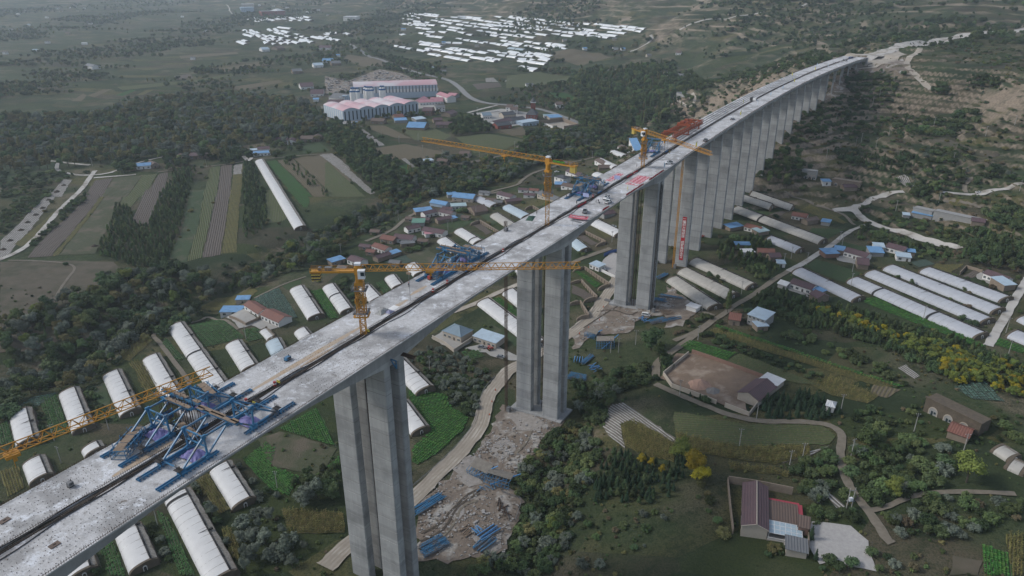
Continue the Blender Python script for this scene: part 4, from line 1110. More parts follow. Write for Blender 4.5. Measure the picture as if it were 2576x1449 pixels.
def film_mesh(x0, x1, W, Hh, rib=1.4, nseg=9, sag=.13, mi=0, m=None, lift=0.0):
	mb = MB(); n = max(2, int((x1 - x0) / rib)); rows = []
	for i in range(2 * n + 1):
		x = x0 + (x1 - x0) * i / (2 * n); bulge = sag * (1 if i % 2 else 0) + rnd.uniform(0,.03)
		row = []
		for k in range(nseg + 1):
			y, z = arc_pt(k / nseg, W, Hh)
			f = math.sin(math.pi * min(1, k / nseg * 1.1)) if k < nseg else 0
			ny, nz = -math.cos(k / nseg * 1.4), math.sin(k / nseg * 1.4)
			row.append(len(mb.v)); mb.v.append((x, y + ny * bulge * f - lift * .5, z + nz * bulge * f + lift))
		rows.append(row)
	for a, b in zip(rows[:-1], rows[1:]):
		for k in range(nseg): mb.f.append((a[k], b[k], b[k + 1], a[k + 1])); mb.m.append(0)
	return mb
def greenhouse(label, a, b, W=8.5, Hh=3.2, film=0, splits=(), winder=(.5,), blanket=True, ends=True, roll=None, door=True, name='greenhouse'):
	ax, ay, az = a; bx, by, bz = b
	if film == 2 and Hh == 3.2: Hh = 3.0
	L = math.dist((ax, ay), (bx, by)); ang = math.atan2(by - ay, bx - ax)
	nx, ny = -math.sin(ang), math.cos(ang)
	mx, my = (ax + bx) / 2 + nx * W / 2, (ay + by) / 2 + ny * W / 2
	dz = (bz - az) / max(L, 1)
	z0 = (az + bz) / 2
	z0 = max(z0, H(mx, my) - .2)
	root = thing(name, label, 'greenhouse', (ax, ay, z0 - (bz - az) / 2), 0, 'film greenhouses of the valley')
	root.rotation_euler = (0, -math.atan2(bz - az, L), ang)
	m = M_FILM[film]
	cuts = [0.0] + [t * L for t in splits] + [L]
	for i, (c0, c1) in enumerate(zip(cuts[:-1], cuts[1:])):
		film_mesh(c0 + (.5 if i else .35), c1 - (.5 if i < len(cuts) - 2 else .35), W, Hh, m=m).build('film_cover', m, root, smooth=True)
	for t in splits:
		film_mesh(t * L - .75, t * L + .75, W, Hh, rib=1.5, lift=.16, sag=0).build('rolled_blanket', M_BLACK, root, smooth=True)
	mb = MB(); x = 1.4                                           # ropes holding the film down
	while x < L - .5:
		q = [arc_pt(k / 6, W, Hh + .02) for k in range(7)]
		for (y0, z0_), (y1, z1) in zip(q[:-1], q[1:]): mb.bar((x, y0 - .06, z0_ + .03), (x, y1 - .06, z1 + .03), .085,.05, caps=False)
		x += 4.2
	mb.build('tie_ropes', M_STRAW, root, kind='stuff')
	mb = MB()                                                    # earth back wall, ragged top
	n = max(4, int(L / 3)); prev = None
	for i in range(n + 1):
		x = L * i / n; h = 2.55 + rnd.uniform(-.15,.18)
		sec = [(x, W * .93, h), (x, W + .25, h + .05), (x, W + 1.5 + rnd.uniform(-.2,.3), -1.6), (x, W * .93,-1.6)]
		k = len(mb.v); mb.v.extend(sec)
		if prev is not None:
			for q in range(4):
				r_ = (q + 1) % 4; mb.f.append((prev + q, prev + r_, k + r_, k + q)); mb.m.append(0)
		prev = k
	mb.f.append((3,2,1,0)); mb.m.append(0); mb.f.append((prev, prev + 1, prev + 2, prev + 3)); mb.m.append(0)
	mb.build('back_wall', M_EARTH, root)
	mb = MB(); prev = None                                       # sloping back roof of straw mats
	for i in range(n + 1):
		x = L * i / n; j = rnd.uniform(-.1,.12)
		k = len(mb.v); mb.v.extend([(x, .78 * W, Hh + .12), (x, .86 * W + j, Hh - .05 + j * .5), (x, W + .2 + j * 2,2.6)])
		if prev is not None:
			for q in (0,1): mb.f.append((prev + q, k + q, k + q + 1, prev + q + 1)); mb.m.append(0)
		prev = k
	mb.build('back_roof', M_STRAW, root)
	if blanket:
		mb = MB()
		for i in range(max(2, int(L / 6))):
			x0, x1 = L * i / max(2, int(L / 6)), L * (i + 1) / max(2, int(L / 6))
			mb.cyl((x0,.81 * W, Hh + .18), (x1,.81 * W, Hh + .18), .30 + rnd.uniform(-.04,.05), seg=7)
		mb.build('blanket_roll', M_BLACK if roll is None else roll, root, smooth=True)
	if ends:
		for x, s in ((0,-1), (L, 1)):
			mb = MB(); prof = [arc_pt(k / 8, W, Hh + .12) for k in range(9)] + [(W * .92,2.75), (W + .3,2.5), (W + .9,-1.4), (-.3,-1.4)]
			n0 = len(prof)
			for xx, g in ((x - s * .2,0), (x + s * (.75), 0)):
				for k, (y, z) in enumerate(prof): mb.v.append((xx + (s * (rnd.uniform(-.1,.15) + max(0, (2 - z)) * .12) if xx != x - s * .2 else 0), y, z))
			mb.f.append(tuple(range(n0)) if s < 0 else tuple(reversed(range(n0)))); mb.m.append(0)
			mb.f.append(tuple(n0 + k for k in (reversed(range(n0)) if s < 0 else range(n0)))); mb.m.append(0)
			for k in range(n0):
				l = (k + 1) % n0; mb.f.append((k, l, n0 + l, n0 + k)); mb.m.append(0)
			ew = mb.build('end_wall', M_EARTH, root)
			if door and s > 0:
				mb = MB(); y0 = W * .55
				pts = [(-.55,0), (-.55,1.5), (-.3,1.95), (.3,1.95), (.55,1.5), (.55,0)]
				for (p, q) in zip(pts[:-1], pts[1:]): mb.bar((L + 1.0, y0 + p[0], p[1]), (L + 1.0, y0 + q[0], q[1]), .22,.3)
				mb.poly([(L + .95, y0 + p[0], p[1]) for p in pts], 1)
				mb.build('door', [M_DOORW, M_BLACK], ew)
	for t in winder:
		mb = MB(); x = t * L
		mb.box((x, .80 * W, Hh + .55), (1.5,.5,.45)); mb.bar((x, .8 * W, Hh + .5), (x - 1.0,.28 * W, Hh * .75), .16); mb.bar((x - 1.0,.28 * W, Hh * .75), (x - 3.5,.15 * W, Hh * .62), .08); mb.box((x + .3,.9 * W, Hh + .35), (.8,1.3,.5))
		mb.build('blanket_winder', M_BLACK, root)
	occ_poly([(ax - nx * .8, ay - ny * .8), (bx - nx * .8, by - ny * .8), (bx + nx * (W + 1.5), by + ny * (W + 1.5)), (ax + nx * (W + 1.5), ay + ny * (W + 1.5))])
	return root
def GH(label, tile, x1, y1, x2, y2, **k): return greenhouse(label, G(tile, x1, y1), G(tile, x2, y2), **k)
GH('white film greenhouse at the outer end of the row under the level jib', 'G', 68,290,118,512, W=9)
GH('white film greenhouse second along the row under the level jib, beside dark cabbage rows', 'G', 432,132,530,412, W=9, winder=(.75,))
GH('white film greenhouse with its black winder arm raised, between two strips of corn', 'G', 755,0,882,292, W=9, winder=(.6,))
GH('white film greenhouse beside the corn strip and the earth track', 'D', 1047,1268,1215,1575, W=9, winder=(.62,))
GH('long white greenhouse in two sections parted by a dark roll, beside the earth track', 'D', 1232,1032,1545,1500, W=9.5, splits=(.5,), winder=(.25,.8))
GH('white film greenhouse half hidden by the deck edge, beside the potato field', 'D', 1657,1162,1775,1350, W=9)
GH('small pale blue film greenhouse touching the deck edge below the red-roofed house', 'D', 1952,1142,2010,1255, W=8.5, film=1, winder=())
GH('tiny white film tunnel in the yard behind the red-roofed house', 'D', 1908,1052,1965,1112, W=4.5, Hh=2.0, winder=(), blanket=False)
GH('short white greenhouse under the yellow deck sign beside the red-roofed house', 'D', 2162,1062,2230,1150, W=7.5, winder=())
GH('white film greenhouse with arched door in its earth end wall, beside cabbages', 'D', 2130,748,2262,962, W=9.5, winder=(.45,))
GH('white greenhouse in two sections beside bright green beds below the crane tail', 'D', 2370,732,2500,918, W=8.5, splits=(.42,), winder=())
GH('white film greenhouse standing behind the yellow crane mast', 'E', 245,740,330,838, W=8.5, winder=())
GH('short white greenhouse by the deck edge right of the crane mast', 'E', 437,662,492,738, W=8, winder=())
GH('white greenhouse behind the crossing jib next to the blue form traveller', 'E', 590,572,650,642, W=8.5, winder=())
GH('white greenhouse with bare front under the folded traveller, beside the green yard', 'E', 822,385,930,470, W=9, winder=())
GH('white greenhouse with a dark band near its deck end', 'E', 948,318,1090,408, W=8.5, splits=(.78,), winder=())
GH('crumpled white greenhouse between the open beds and the deck edge', 'E', 1212,202,1345,290, W=8.5, film=3, winder=())
GH('pale blue film greenhouse behind the short rust-red mast', 'E', 1300,142,1445,218, W=9, film=1, winder=())
GH('grey-green film greenhouse beside the long brick house and blue roofs', 'E', 1092,78,1215,132, W=8, film=2, winder=(), blanket=False)
GH('white film greenhouse at the deck edge beside yellowing corn', 'G', 165,655,215,792, W=8.5, winder=())
GH('stub of white film greenhouse by the concrete threshing pad', 'G', 598,545,625,590, W=8, winder=())
GH('white film greenhouse at the beam spans behind the brown-roofed house', 'B', 1990,1185,2110,1245, W=7, winder=(), blanket=False)
GH('white film greenhouse strip alongside reeds by the village road', 'B', 2090,1125,2180,1160, W=7, winder=(), blanket=False)
GH('low white film tent by the flag-hung traveller', 'B', 1960,1300,2040,1330, W=7, winder=(), blanket=False)
GH('white film greenhouse by the corn strip below the near deck edge', 'G', 1540,700,1705,972, W=9, winder=(.2,))
GH('very long white greenhouse with a separate end bay, running away below the deck', 'G', 1210,915,1520,1540, W=10, splits=(.07,), winder=(.55,))
GH('white film greenhouse beside dark green rows below the deck edge', 'G', 845,1175,950,1447, W=9, winder=(.05,))
GH('white film greenhouse almost hidden by the deck edge at the valley side', 'G', 470,1390,500,1500, W=9, winder=())
GH('white film greenhouse behind the twin wall pier, above the bright green beds', 'H', 380,-180,665,125, W=9.5, winder=(.7,))
GH('white film greenhouse end showing behind the twin wall pier beside the haul road', 'H', 490,220,632,420, W=8.5, winder=())
GH('long white greenhouse behind the hoist mast, beside the hipped-roof house', 'E', 1117,855,1520,1175, W=9.5, winder=(.62,))
GH('white greenhouse between vegetable rows and the pier above the haul road', 'E', 1302,775,1480,925, W=9, winder=())
GH('white film greenhouse between the two tall piers, below the deck', 'E', 1948,262,2125,352, W=9, winder=(.1,))
GH('small pale film greenhouse with brick edge beside the pier head', 'E', 1790,400,1870,465, W=8, film=1, winder=())
GH('white greenhouse seen just behind the pier under the crossing jib', 'E', 1390,610,1440,650, W=8, winder=())
GH('upper aged film greenhouse of the pair near the yellow hoist pier, below the terrace path', 'F', 552,48,862,157, W=8.5, film=3, winder=(.5,))
GH('shorter aged film greenhouse with ragged end wall beside the pier feet', 'F', 487,88,702,158, W=8, film=3, winder=(.4,))
GH('very long aged film greenhouse reaching the village road', 'F', 422,158,1062,402, W=9, film=3, splits=(.32,), winder=(.7,))
GH('grey film greenhouse screened by poplar saplings beside the red-tiled house', 'F', 667,378,892,467, W=8, film=2, winder=(.5,))
GH('yellowed film greenhouse running along the sapling hedge', 'F', 107,545,522,737, W=9, film=3, winder=(.5,))
GH('yellowed film greenhouse behind the lone poplar', 'F', 22,618,380,805, W=9, film=3, winder=(.6,))
GH('grey film greenhouse beside the scrap heap and white cabin', 'F', -60,680,242,887, W=9, film=3, winder=())
GH('grey film greenhouse behind the brown-roofed house with blue lean-to', 'F', 867,615,1302,827, W=9, film=2, winder=(.5,))
GH('longest grey film greenhouse with two black bands, beside the cabbage rows', 'F', 1267,685,2192,1102, W=9.5, film=2, splits=(.24,.68), winder=())
GH('grey film greenhouse second of the long row, behind the one with black bands', 'F', 1397,632,2242,992, W=9.5, film=2, winder=(.5,))
GH('grey film greenhouse third of the long row, with a sapling at its wall', 'F', 1532,592,2322,915, W=9.5, film=2, winder=(.5,))
GH('grey film greenhouse with dark ridge roll, in front of the white house', 'F', 1802,612,2382,832, W=9.5, film=2, winder=(.5,))
GH('grey film greenhouse with black end band beside the pole and concrete lane', 'F', 2442,1088,2640,1170, W=9, film=2, winder=())
GH('grey film greenhouse across the concrete lane from the long row', 'F', 2512,965,2640,1030, W=9, film=2, winder=())
GH('small brown-grey film shed beside the cave house yard', 'I', 2337,545,2442,612, W=5.5, Hh=2.6, film=3, winder=(), blanket=False)
GH('low grey arched shed at the end of the orchard track', 'I', 2440,668,2540,712, W=6, Hh=2.4, film=3, winder=(), blanket=False)
GH('very long white film tunnel among the striped fields beyond the ravine', 'A', 1875,1195,2165,1695, W=9, winder=(), blanket=False)
def open_bed(label, tile, x1, y1, x2, y2, W=8.5):
	a, b = G(tile, x1, y1), G(tile, x2, y2); L = math.dist(a[:2], b[:2]); ang = math.atan2(b[1] - a[1], b[0] - a[0])
	z0 = min(a[2], b[2]); r_ = thing('greenhouse_wall', label, 'wall', (a[0], a[1], z0), ang, 'unroofed greenhouse walls')
	mb = MB(); n = max(3, int(L / 3))
	for i in range(n): mb.box((L * (i + .5) / n, W, 1.2), (L / n, .8,4.4 + rnd.uniform(-.2,.2)))
	for i in range(n): mb.box((L * (i + .2) / n, W - .5,1.1), (.25,.4,4.0), mi=1)
	mb.build('back_wall', [M_MUD, M_EARTH], r_)
	for x in (0, L):
		mb = MB(); prof = [arc_pt(k / 8, W, 3.3) for k in range(9)] + [(W, 2.4), (W, -1.5), (0,-1.5)]
		k0 = len(prof)
		for xx in (x - .35, x + .35): mb.v.extend([(xx, y, z) for y, z in prof])
		mb.f.append(tuple(reversed(range(k0)))); mb.f.append(tuple(range(k0,2 * k0))); mb.m += [0,0]
		for k in range(k0): l = (k + 1) % k0; mb.f.append((k, l, k0 + l, k0 + k)); mb.m.append(0)
		mb.build('end_wall', M_MUD, r_)
	occ_poly([(a[0], a[1]), (b[0], b[1]), (b[0] - math.sin(ang) * W, b[1] + math.cos(ang) * W), (a[0] - math.sin(ang) * W, a[1] + math.cos(ang) * W)])
open_bed('mud-brick greenhouse walls without film beside the crumpled greenhouse', 'E', 1068,262,1215,345)
open_bed('roofless greenhouse walls by the deck, behind the pale blue film', 'E', 1470,150,1560,190,7)
open_bed('roofless greenhouse walls around tilled soil, beside the pier head', 'E', 1840,345,1990,420)
open_bed('roofless greenhouse walls around a bright green bed between the piers', 'E', 1822,605,2005,740)
open_bed('roofless greenhouse walls around bare soil above the haul road', 'E', 1790,695,1900,830)
open_bed('roofless greenhouse walls lowest down beside the haul road', 'E', 1790,850,1850,960,7)
FAR_ME = {}
M_FFILM = mat('film_far_skylit', (.76,.77,.77), (.68,.69,.69), .05,.28, spec=.6)  # distant film: sky reflection partly put into a paler base colour
def far_gh(a, b, W, lab, grp, film):
	L = math.dist(a[:2], b[:2]); ang = math.atan2(b[1] - a[1], b[0] - a[0])
	k = (round(L / 6), round(W), film)
	if k not in FAR_ME:
		mb = film_mesh(0, k[0] * 6.0, W, 3.9, rib=6, nseg=6, sag=.1)
		n = len(mb.f); x1 = k[0] * 6.0
		mb.box((x1 / 2, W + .1,.2), (x1, W * .38,5.6), mi=1)
		mb.box((-.3, W * .5,0), (.6, W * .8,4.6), mi=1); mb.box((x1 + .3, W * .5,0), (.6, W * .8,4.6), mi=1)
		mb.m = [0] * n + [1] * (len(mb.f) - n)
		FAR_ME[k] = mb.mesh('greenhouse', [M_FFILM if film == 0 else M_FILM[film], M_EARTH], True)
	o = link('greenhouse', FAR_ME[k], None, (a[0], a[1], min(a[2], b[2]) + .1), ang, lab, 'greenhouse', grp)
	occ_poly([(a[0], a[1]), (b[0], b[1]), (b[0] - math.sin(ang) * W, b[1] + math.cos(ang) * W), (a[0] - math.sin(ang) * W, a[1] + math.cos(ang) * W)])
def far_row(lab, grp, tile, x1, y1, x2, y2, n, film=0, W=11):
	p, q = T(tile, x1, y1), T(tile, x2, y2)
	for i in range(n):
		t0, t1 = i / n, (i + .965) / n
		a = gp(p[0] + (q[0] - p[0]) * t0, p[1] + (q[1] - p[1]) * t0); b = gp(p[0] + (q[0] - p[0]) * t1, p[1] + (q[1] - p[1]) * t1)
		far_gh(a, b, W, lab, grp, film)
L1, G1 = 'white film greenhouse in the big distant field below the terraced hills', 'distant greenhouse field below the terraces'
for r_ in ((585,112,700,138,3),(620,102,830,128,4),(695,98,830,118,3),(570,140,640,150,2),(610,172,800,192,3),(640,160,760,174,2),(770,150,930,180,3),(560,175,640,190,2),(640,186,740,196,2),
		   (810,140,1050,172,4),(920,128,1145,152,4),(975,122,1140,140,3),(940,156,1240,198,5),(1050,140,1290,178,4),(660,205,800,226,3),(680,245,770,262,2),(740,235,800,243,1),(740,268,860,284,2),(820,232,890,246,1),
		   (850,192,1010,222,3),(890,220,960,234,1),(960,235,1070,264,2),(1090,225,1280,252,3),(960,182,1200,212,4),(1210,120,1290,132,1),(1350,122,1500,145,3),(1340,130,1460,150,2),(1505,140,1670,165,3),(1670,158,1820,180,3),
		   (1280,150,1440,178,3),(1400,152,1560,170,2),(1270,190,1490,222,4),(1180,182,1300,202,2),(1210,212,1400,240,3),(1310,175,1470,196,2),(1460,186,1640,212,3),(1555,172,1760,196,3),(1610,220,1900,262,5),(1490,212,1600,228,2),
		   (1240,248,1450,278,3),(1180,258,1340,286,2),(1400,262,1530,284,2),(1460,240,1620,266,2),(1655,250,1810,274,2),(1730,204,1830,220,2),(1760,180,1860,196,2),(1860,176,1940,184,1),(1860,218,1975,232,2),(1780,240,1940,262,3),
		   (1975,182,2160,205,3),(2160,195,2340,220,3),(2020,206,2180,228,3),(2180,215,2320,240,3),(1870,238,2130,272,4),(2070,238,2200,254,2),(2010,276,2080,286,1),(1920,268,2040,280,1)):
	far_row(L1, G1, 'B', *r_[:4], r_[4])
L2, G2 = 'white film greenhouse in the middle-distance rows above the pale factory halls', 'middle-distance greenhouse rows'
for r_ in ((490,340,630,366,3),(620,365,720,384,2),(680,312,830,338,3),(690,330,850,350,2),(955,285,1170,325,4),(1160,312,1340,345,4),(730,360,1070,416,6),(750,400,1050,455,5),(880,362,1000,382,2),(910,355,1180,398,4),
		   (720,374,760,384,1),(1060,425,1240,458,3),(1170,430,1290,450,2),(1285,300,1450,332,3),(1190,375,1350,402,3),(1340,385,1500,412,3),(1310,325,1420,346,2),(1460,310,1580,330,2),(1460,340,1650,375,3),(1615,322,1770,345,3),(1625,340,1760,364,2),
		   (1260,408,1400,430,2),(1350,400,1530,425,3),(1470,390,1650,418,3),(1415,435,1560,455,2),(1410,452,1610,480,3),(1560,440,1640,456,1),(1500,405,1640,440,2),(1420,495,1550,520,2),(1480,520,1530,530,1),(870,318,1000,325,2),(545,255,600,265,1),(1340,358,1450,374,2)):
	far_row(L2, G2, 'B', *r_[:4], r_[4], film=1 if r_[0] == 1340 and r_[1] == 358 else 0)
L3, G3 = 'white film greenhouse in the far rows left of the main road', 'far greenhouse rows left of the main road'
for r_ in ((1780,225,1900,272,2),(1828,225,1930,268,2),(1775,250,1850,278,1),(1815,240,1960,300,3),(1870,240,2010,300,3),(1900,290,1950,330,1),(1935,290,2010,335,2),(1965,262,2060,302,2),(2010,295,2070,330,2),(2020,268,2120,312,2),(2030,290,2120,328,2),
		   (2080,290,2180,325,2),(1960,218,2050,240,2),(2005,215,2110,247,2),(2000,235,2120,275,3),(2035,205,2130,216,2),(2060,232,2110,248,1),(2140,270,2240,305,2),(2150,250,2260,290,3),(2190,305,2280,320,1),(2230,300,2285,318,1),(2280,275,2370,292,1),(2330,275,2440,304,2),
		   (2380,275,2490,304,2),(2345,245,2420,262,1),(2380,240,2460,258,1),(2415,235,2480,250,1),(2510,245,2555,260,1),(1735,310,1795,333,1),(1768,300,1800,311,1)):
	far_row(L3, G3, 'A', *r_[:4], r_[4])
L4, G4 = 'white film greenhouse in the farthest pale block before the hazy town', 'farthest greenhouse block'
for k in range(7):
	far_row(L4, G4, 'A', 1810 + k * 62,142 - k * 2,1900 + k * 62,162 - k * 1,2, W=14); far_row(L4, G4, 'A', 1850 + k * 60,132 - k * 1.5,1910 + k * 60,142 - k, 1, W=14)
# houses
def seam(name, col, col2, per=.9):
	if name in MATS: return MATS[name]
	m = mat(name, col, col2,.5,.6, spec=.3, col3=tuple(c * .8 + .015 for c in col), scale3=.25)
	nt = m.node_tree; b = nt.nodes['Principled BSDF']
	tc = nt.nodes.new('ShaderNodeTexCoord'); wv = nt.nodes.new('ShaderNodeTexWave'); wv.bands_direction = 'X'
	wv.inputs['Scale'].default_value = .314159 / per; nt.links.new(tc.outputs['Object'], wv.inputs['Vector'])
	bp = nt.nodes.new('ShaderNodeBump'); bp.inputs['Distance'].default_value = .12
	nt.links.new(wv.outputs['Fac'], bp.inputs['Height']); nt.links.new(bp.outputs['Normal'], b.inputs['Normal'])
	return m
RF = dict(blue=seam('roof_blue', (.13,.27,.46), (.17,.33,.53)), purple=seam('roof_purple', (.095,.060,.066), (.12,.075,.08)), red=seam('roof_red', (.20,.085,.062), (.15,.075,.06)),
		  brown=seam('roof_brown', (.14,.095,.075), (.11,.085,.072)), grey=seam('roof_grey', (.16,.165,.17), (.12,.125,.13)), slate=seam('roof_slate', (.20,.27,.32), (.16,.22,.27)),
		  teal=seam('roof_teal', (.36,.48,.50), (.30,.40,.42)), pale=seam('roof_pale', (.42,.52,.60), (.36,.45,.52)), pink=seam('roof_pink', (.46,.20,.23), (.42,.24,.27)), white=seam('roof_white', (.60,.61,.62), (.5,.51,.52)),
		  green=seam('roof_green', (.13,.27,.20), (.11,.22,.17)), dark=seam('roof_dark', (.075,.08,.09), (.06,.065,.07)))
WL = dict(white=mat('wall_white', (.70,.69,.67), (.60,.59,.57), .6), mud=M_MUD, brick=mat('wall_brick', (.24,.15,.115), (.19,.12,.095), .8), grey=mat('wall_grey', (.30,.30,.295), (.25,.25,.245), .6),
		  cream=mat('wall_cream', (.42,.37,.31), (.36,.32,.27), .6), blue=mat('wall_pale_blue', (.34,.43,.52), (.29,.37,.45), .4), redb=mat('wall_red', (.27,.085,.065), (.21,.075,.06), .8))
M_FRAME = mat('window_frame', (.55,.55,.54), (.48,.48,.47), 1,.6)
M_DOOR = mat('door_paint', (.10,.085,.075), (.07,.06,.055), 1,.6)
def house(label, a, b, depth, h, roof='purple', wall='white', kind='gable', win=3, ridge='x', name='house', cat='house', grp=None, pitch=.42, over=.45, door=True):
	ax, ay, az = a; L = math.dist(a[:2], b[:2]); ang = math.atan2(b[1] - ay, b[0] - ax)
	cs, sn = math.cos(ang), math.sin(ang)
	corners = [(0,0), (L, 0), (L, depth), (0, depth)]
	zs = [H(ax + x * cs - y * sn, ay + x * sn + y * cs) for x, y in corners]
	z0 = (sum(zs) / 4 + min(zs)) / 2; fl = min(zs) - z0 - 1.0
	root = thing(name, label, cat, (ax, ay, z0), ang, grp)
	mb = MB(); mb.box((L / 2, depth / 2, (h + fl) / 2), (L, depth, h - fl))
	rm, wm = RF[roof], WL[wall]
	o = over; t = .16
	rb = MB()
	if kind == 'gable':
		rise = (depth if ridge == 'x' else L) * pitch / 2
		if ridge == 'x':
			for x in (0, L):
				mb.poly([(x, 0, h), (x, depth, h), (x, depth / 2, h + rise)] if x == 0 else [(x, depth, h), (x, 0, h), (x, depth / 2, h + rise)])
			for y0, y1, s in ((-o, depth / 2,-1), (depth + o, depth / 2,1)):
				zl = h - o * pitch
				q = [(-o, y0, zl), (L + o, y0, zl), (L + o, y1, h + rise), (-o, y1, h + rise)]
				rb.poly([(x, y, z + t) for x, y, z in q] if s < 0 else [(x, y, z + t) for x, y, z in reversed(q)]); rb.poly(list(reversed(q)) if s < 0 else q)
				for i in range(4):
					p, r_ = q[i], q[(i + 1) % 4]; rb.poly([p, r_, (r_[0], r_[1], r_[2] + t), (p[0], p[1], p[2] + t)])
			rp = MB(); rp.bar((-o, depth / 2, h + rise + t), (L + o, depth / 2, h + rise + t), .28,.2)
		else:
			for y in (0, depth):
				mb.poly([(0, y, h), (L, y, h), (L / 2, y, h + rise)] if y == 0 else [(L, y, h), (0, y, h), (L / 2, y, h + rise)])
			for x0, x1, s in ((-o, L / 2,-1), (L + o, L / 2,1)):
				zl = h - o * pitch
				q = [(x0, -o, zl), (x1, -o, h + rise), (x1, depth + o, h + rise), (x0, depth + o, zl)]
				rb.poly([(x, y, z + t) for x, y, z in q] if s < 0 else [(x, y, z + t) for x, y, z in reversed(q)]); rb.poly(list(reversed(q)) if s < 0 else q)
				for i in range(4):
					p, r_ = q[i], q[(i + 1) % 4]; rb.poly([p, r_, (r_[0], r_[1], r_[2] + t), (p[0], p[1], p[2] + t)])
			rp = MB(); rp.bar((L / 2, -o, h + rise + t), (L / 2, depth + o, h + rise + t), .28,.2)
	elif kind == 'hip':
		rise = depth * pitch / 2; i = min(depth / 2, L / 2 - .3)
		q = [(-o, -o, h - .1), (L + o, -o, h - .1), (L + o, depth + o, h - .1), (-o, depth + o, h - .1)]; e = [(i, depth / 2, h + rise), (L - i, depth / 2, h + rise)]
		rb.poly([q[0], q[1], e[1], e[0]]); rb.poly([q[1], q[2], e[1]]); rb.poly([q[2], q[3], e[0], e[1]]); rb.poly([q[3], q[0], e[0]]); rb.poly(list(reversed(q)))
		rp = MB(); rp.bar(e[0], (e[1][0] + .01, e[1][1], e[1][2]), .25,.2)
		for k, p in enumerate(q): rp.bar(p, e[0] if k in (0,3) else e[1], .2,.18)
	else:
		sl = .10 if kind == 'shed' else .02
		q = [(-o, -o, h + .02), (L + o, -o, h + .02), (L + o, depth + o, h + .02 + sl * depth), (-o, depth + o, h + .02 + sl * depth)]
		rb.poly([(x, y, z + t) for x, y, z in q]); rb.poly(list(reversed(q)))
		for i in range(4):
			p, r_ = q[i], q[(i + 1) % 4]; rb.poly([p, r_, (r_[0], r_[1], r_[2] + t), (p[0], p[1], p[2] + t)])
		rp = None
		if kind == 'shed':
			for x in (0, L): mb.poly([(x, 0, h), (x, depth, h), (x, depth, h + sl * depth)] if x == 0 else [(x, depth, h), (x, 0, h), (x, depth, h + sl * depth)])
			mb.poly([(L, depth, h), (0, depth, h), (0, depth, h + sl * depth), (L, depth, h + sl * depth)])
	mb.build('wall', wm, root)
	ro = rb.build('roof', rm, root)
	if rp: rp.build('ridge', rm, ro)
	if win:
		st = L / win; fl_n = 2 if h > 5 else 1
		for f in range(fl_n):
			for k in range(win):
				xc = st * (k + .5); zc = 1.55 + f * 2.9
				if door and f == 0 and k == win // 2:
					m2 = MB(); m2.box((xc, -.02,1.05), (1.1,.12,2.1)); m2.build('door', M_DOOR, root); continue
				m2 = MB(); w_ = min(1.9, st * .6)
				m2.box((xc, -.03, zc), (w_, .12,1.5)); wo = m2.build('window', M_FRAME, root)
				m3 = MB(); m3.box((xc - w_ * .23,-.07, zc), (w_ * .38,.08,1.2)); m3.box((xc + w_ * .23,-.07, zc), (w_ * .38,.08,1.2)); m3.build('pane', M_GLASS, wo)
	occ_poly([(ax + x * cs - y * sn, ay + x * sn + y * cs) for x, y in ((-1,-1), (L + 1,-1), (L + 1, depth + 1), (-1, depth + 1))])
	return root
def HS(label, tile, x1, y1, x2, y2, depth, h=3.2, roof='purple', wall='white', **k): return house(label, G(tile, x1, y1), G(tile, x2, y2), depth, h, roof, wall, **k)
def yard_wall(label, pts, h=2.0, m=None, t=.35, name='yard_wall', cat='wall'):
	P = [p if len(p) == 3 else gp(*p) for p in pts]
	root = thing(name, label, cat, P[0])
	o = P[0]
	for a, b in zip(P[:-1], P[1:]):
		L = math.dist(a[:2], b[:2]); n = max(1, int(L / 6)); mb = MB()
		for i in range(n):
			p = [a[k] + (b[k] - a[k]) * i / n for k in (0,1)]; q = [a[k] + (b[k] - a[k]) * (i + 1) / n for k in (0,1)]
			zp, zq = H(*p), H(*q); d = Vector((q[0] - p[0], q[1] - p[1])).normalized(); nn = Vector((-d.y, d.x)) * t / 2
			k0 = len(mb.v); hh = h
			for (x, y, z) in ((p[0], p[1], zp), (q[0], q[1], zq)):
				for s, zz in ((-1,-1.0), (1,-1.0), (1, hh), (-1, hh)): mb.v.append((x + nn.x * s - o[0], y + nn.y * s - o[1], z + zz - o[2]))
			for f in ((0,4,5,1), (1,5,6,2), (2,6,7,3), (3,7,4,0), (0,1,2,3), (4,7,6,5)): mb.f.append(tuple(k0 + x for x in f)); mb.m.append(0)
		mb.build('wall_run', m or M_MUD, root)
		occ_poly([(a[0] + 1, a[1] + 1), (b[0] + 1, b[1] + 1), (b[0] - 1, b[1] - 1), (a[0] - 1, a[1] - 1)])
	return root
HS('long blue-roofed shed of the courtyard beside the cabbage plot', 'D', 1625,945,1795,885,7,3, 'blue', 'white', kind='shed')
HS('blue-roofed end shed joining the courtyard shed to the red roof', 'D', 1740,850,1830,815,5,3.2, 'blue', 'cream', kind='shed', win=1)
HS('red-tiled house at the back of the courtyard beside the blue shed', 'D', 1800,885,1900,935,7,3.2, 'red', 'white')
HS('long red-tiled house with white front beside the courtyard and the small tunnel', 'D', 1922,955,2052,1012,9,3.4, 'red', 'white', win=5)
yard_wall('mud wall round the courtyard of the blue-roofed shed', TP('D', 1690,945,1810,1000,1900,960,1920,940))
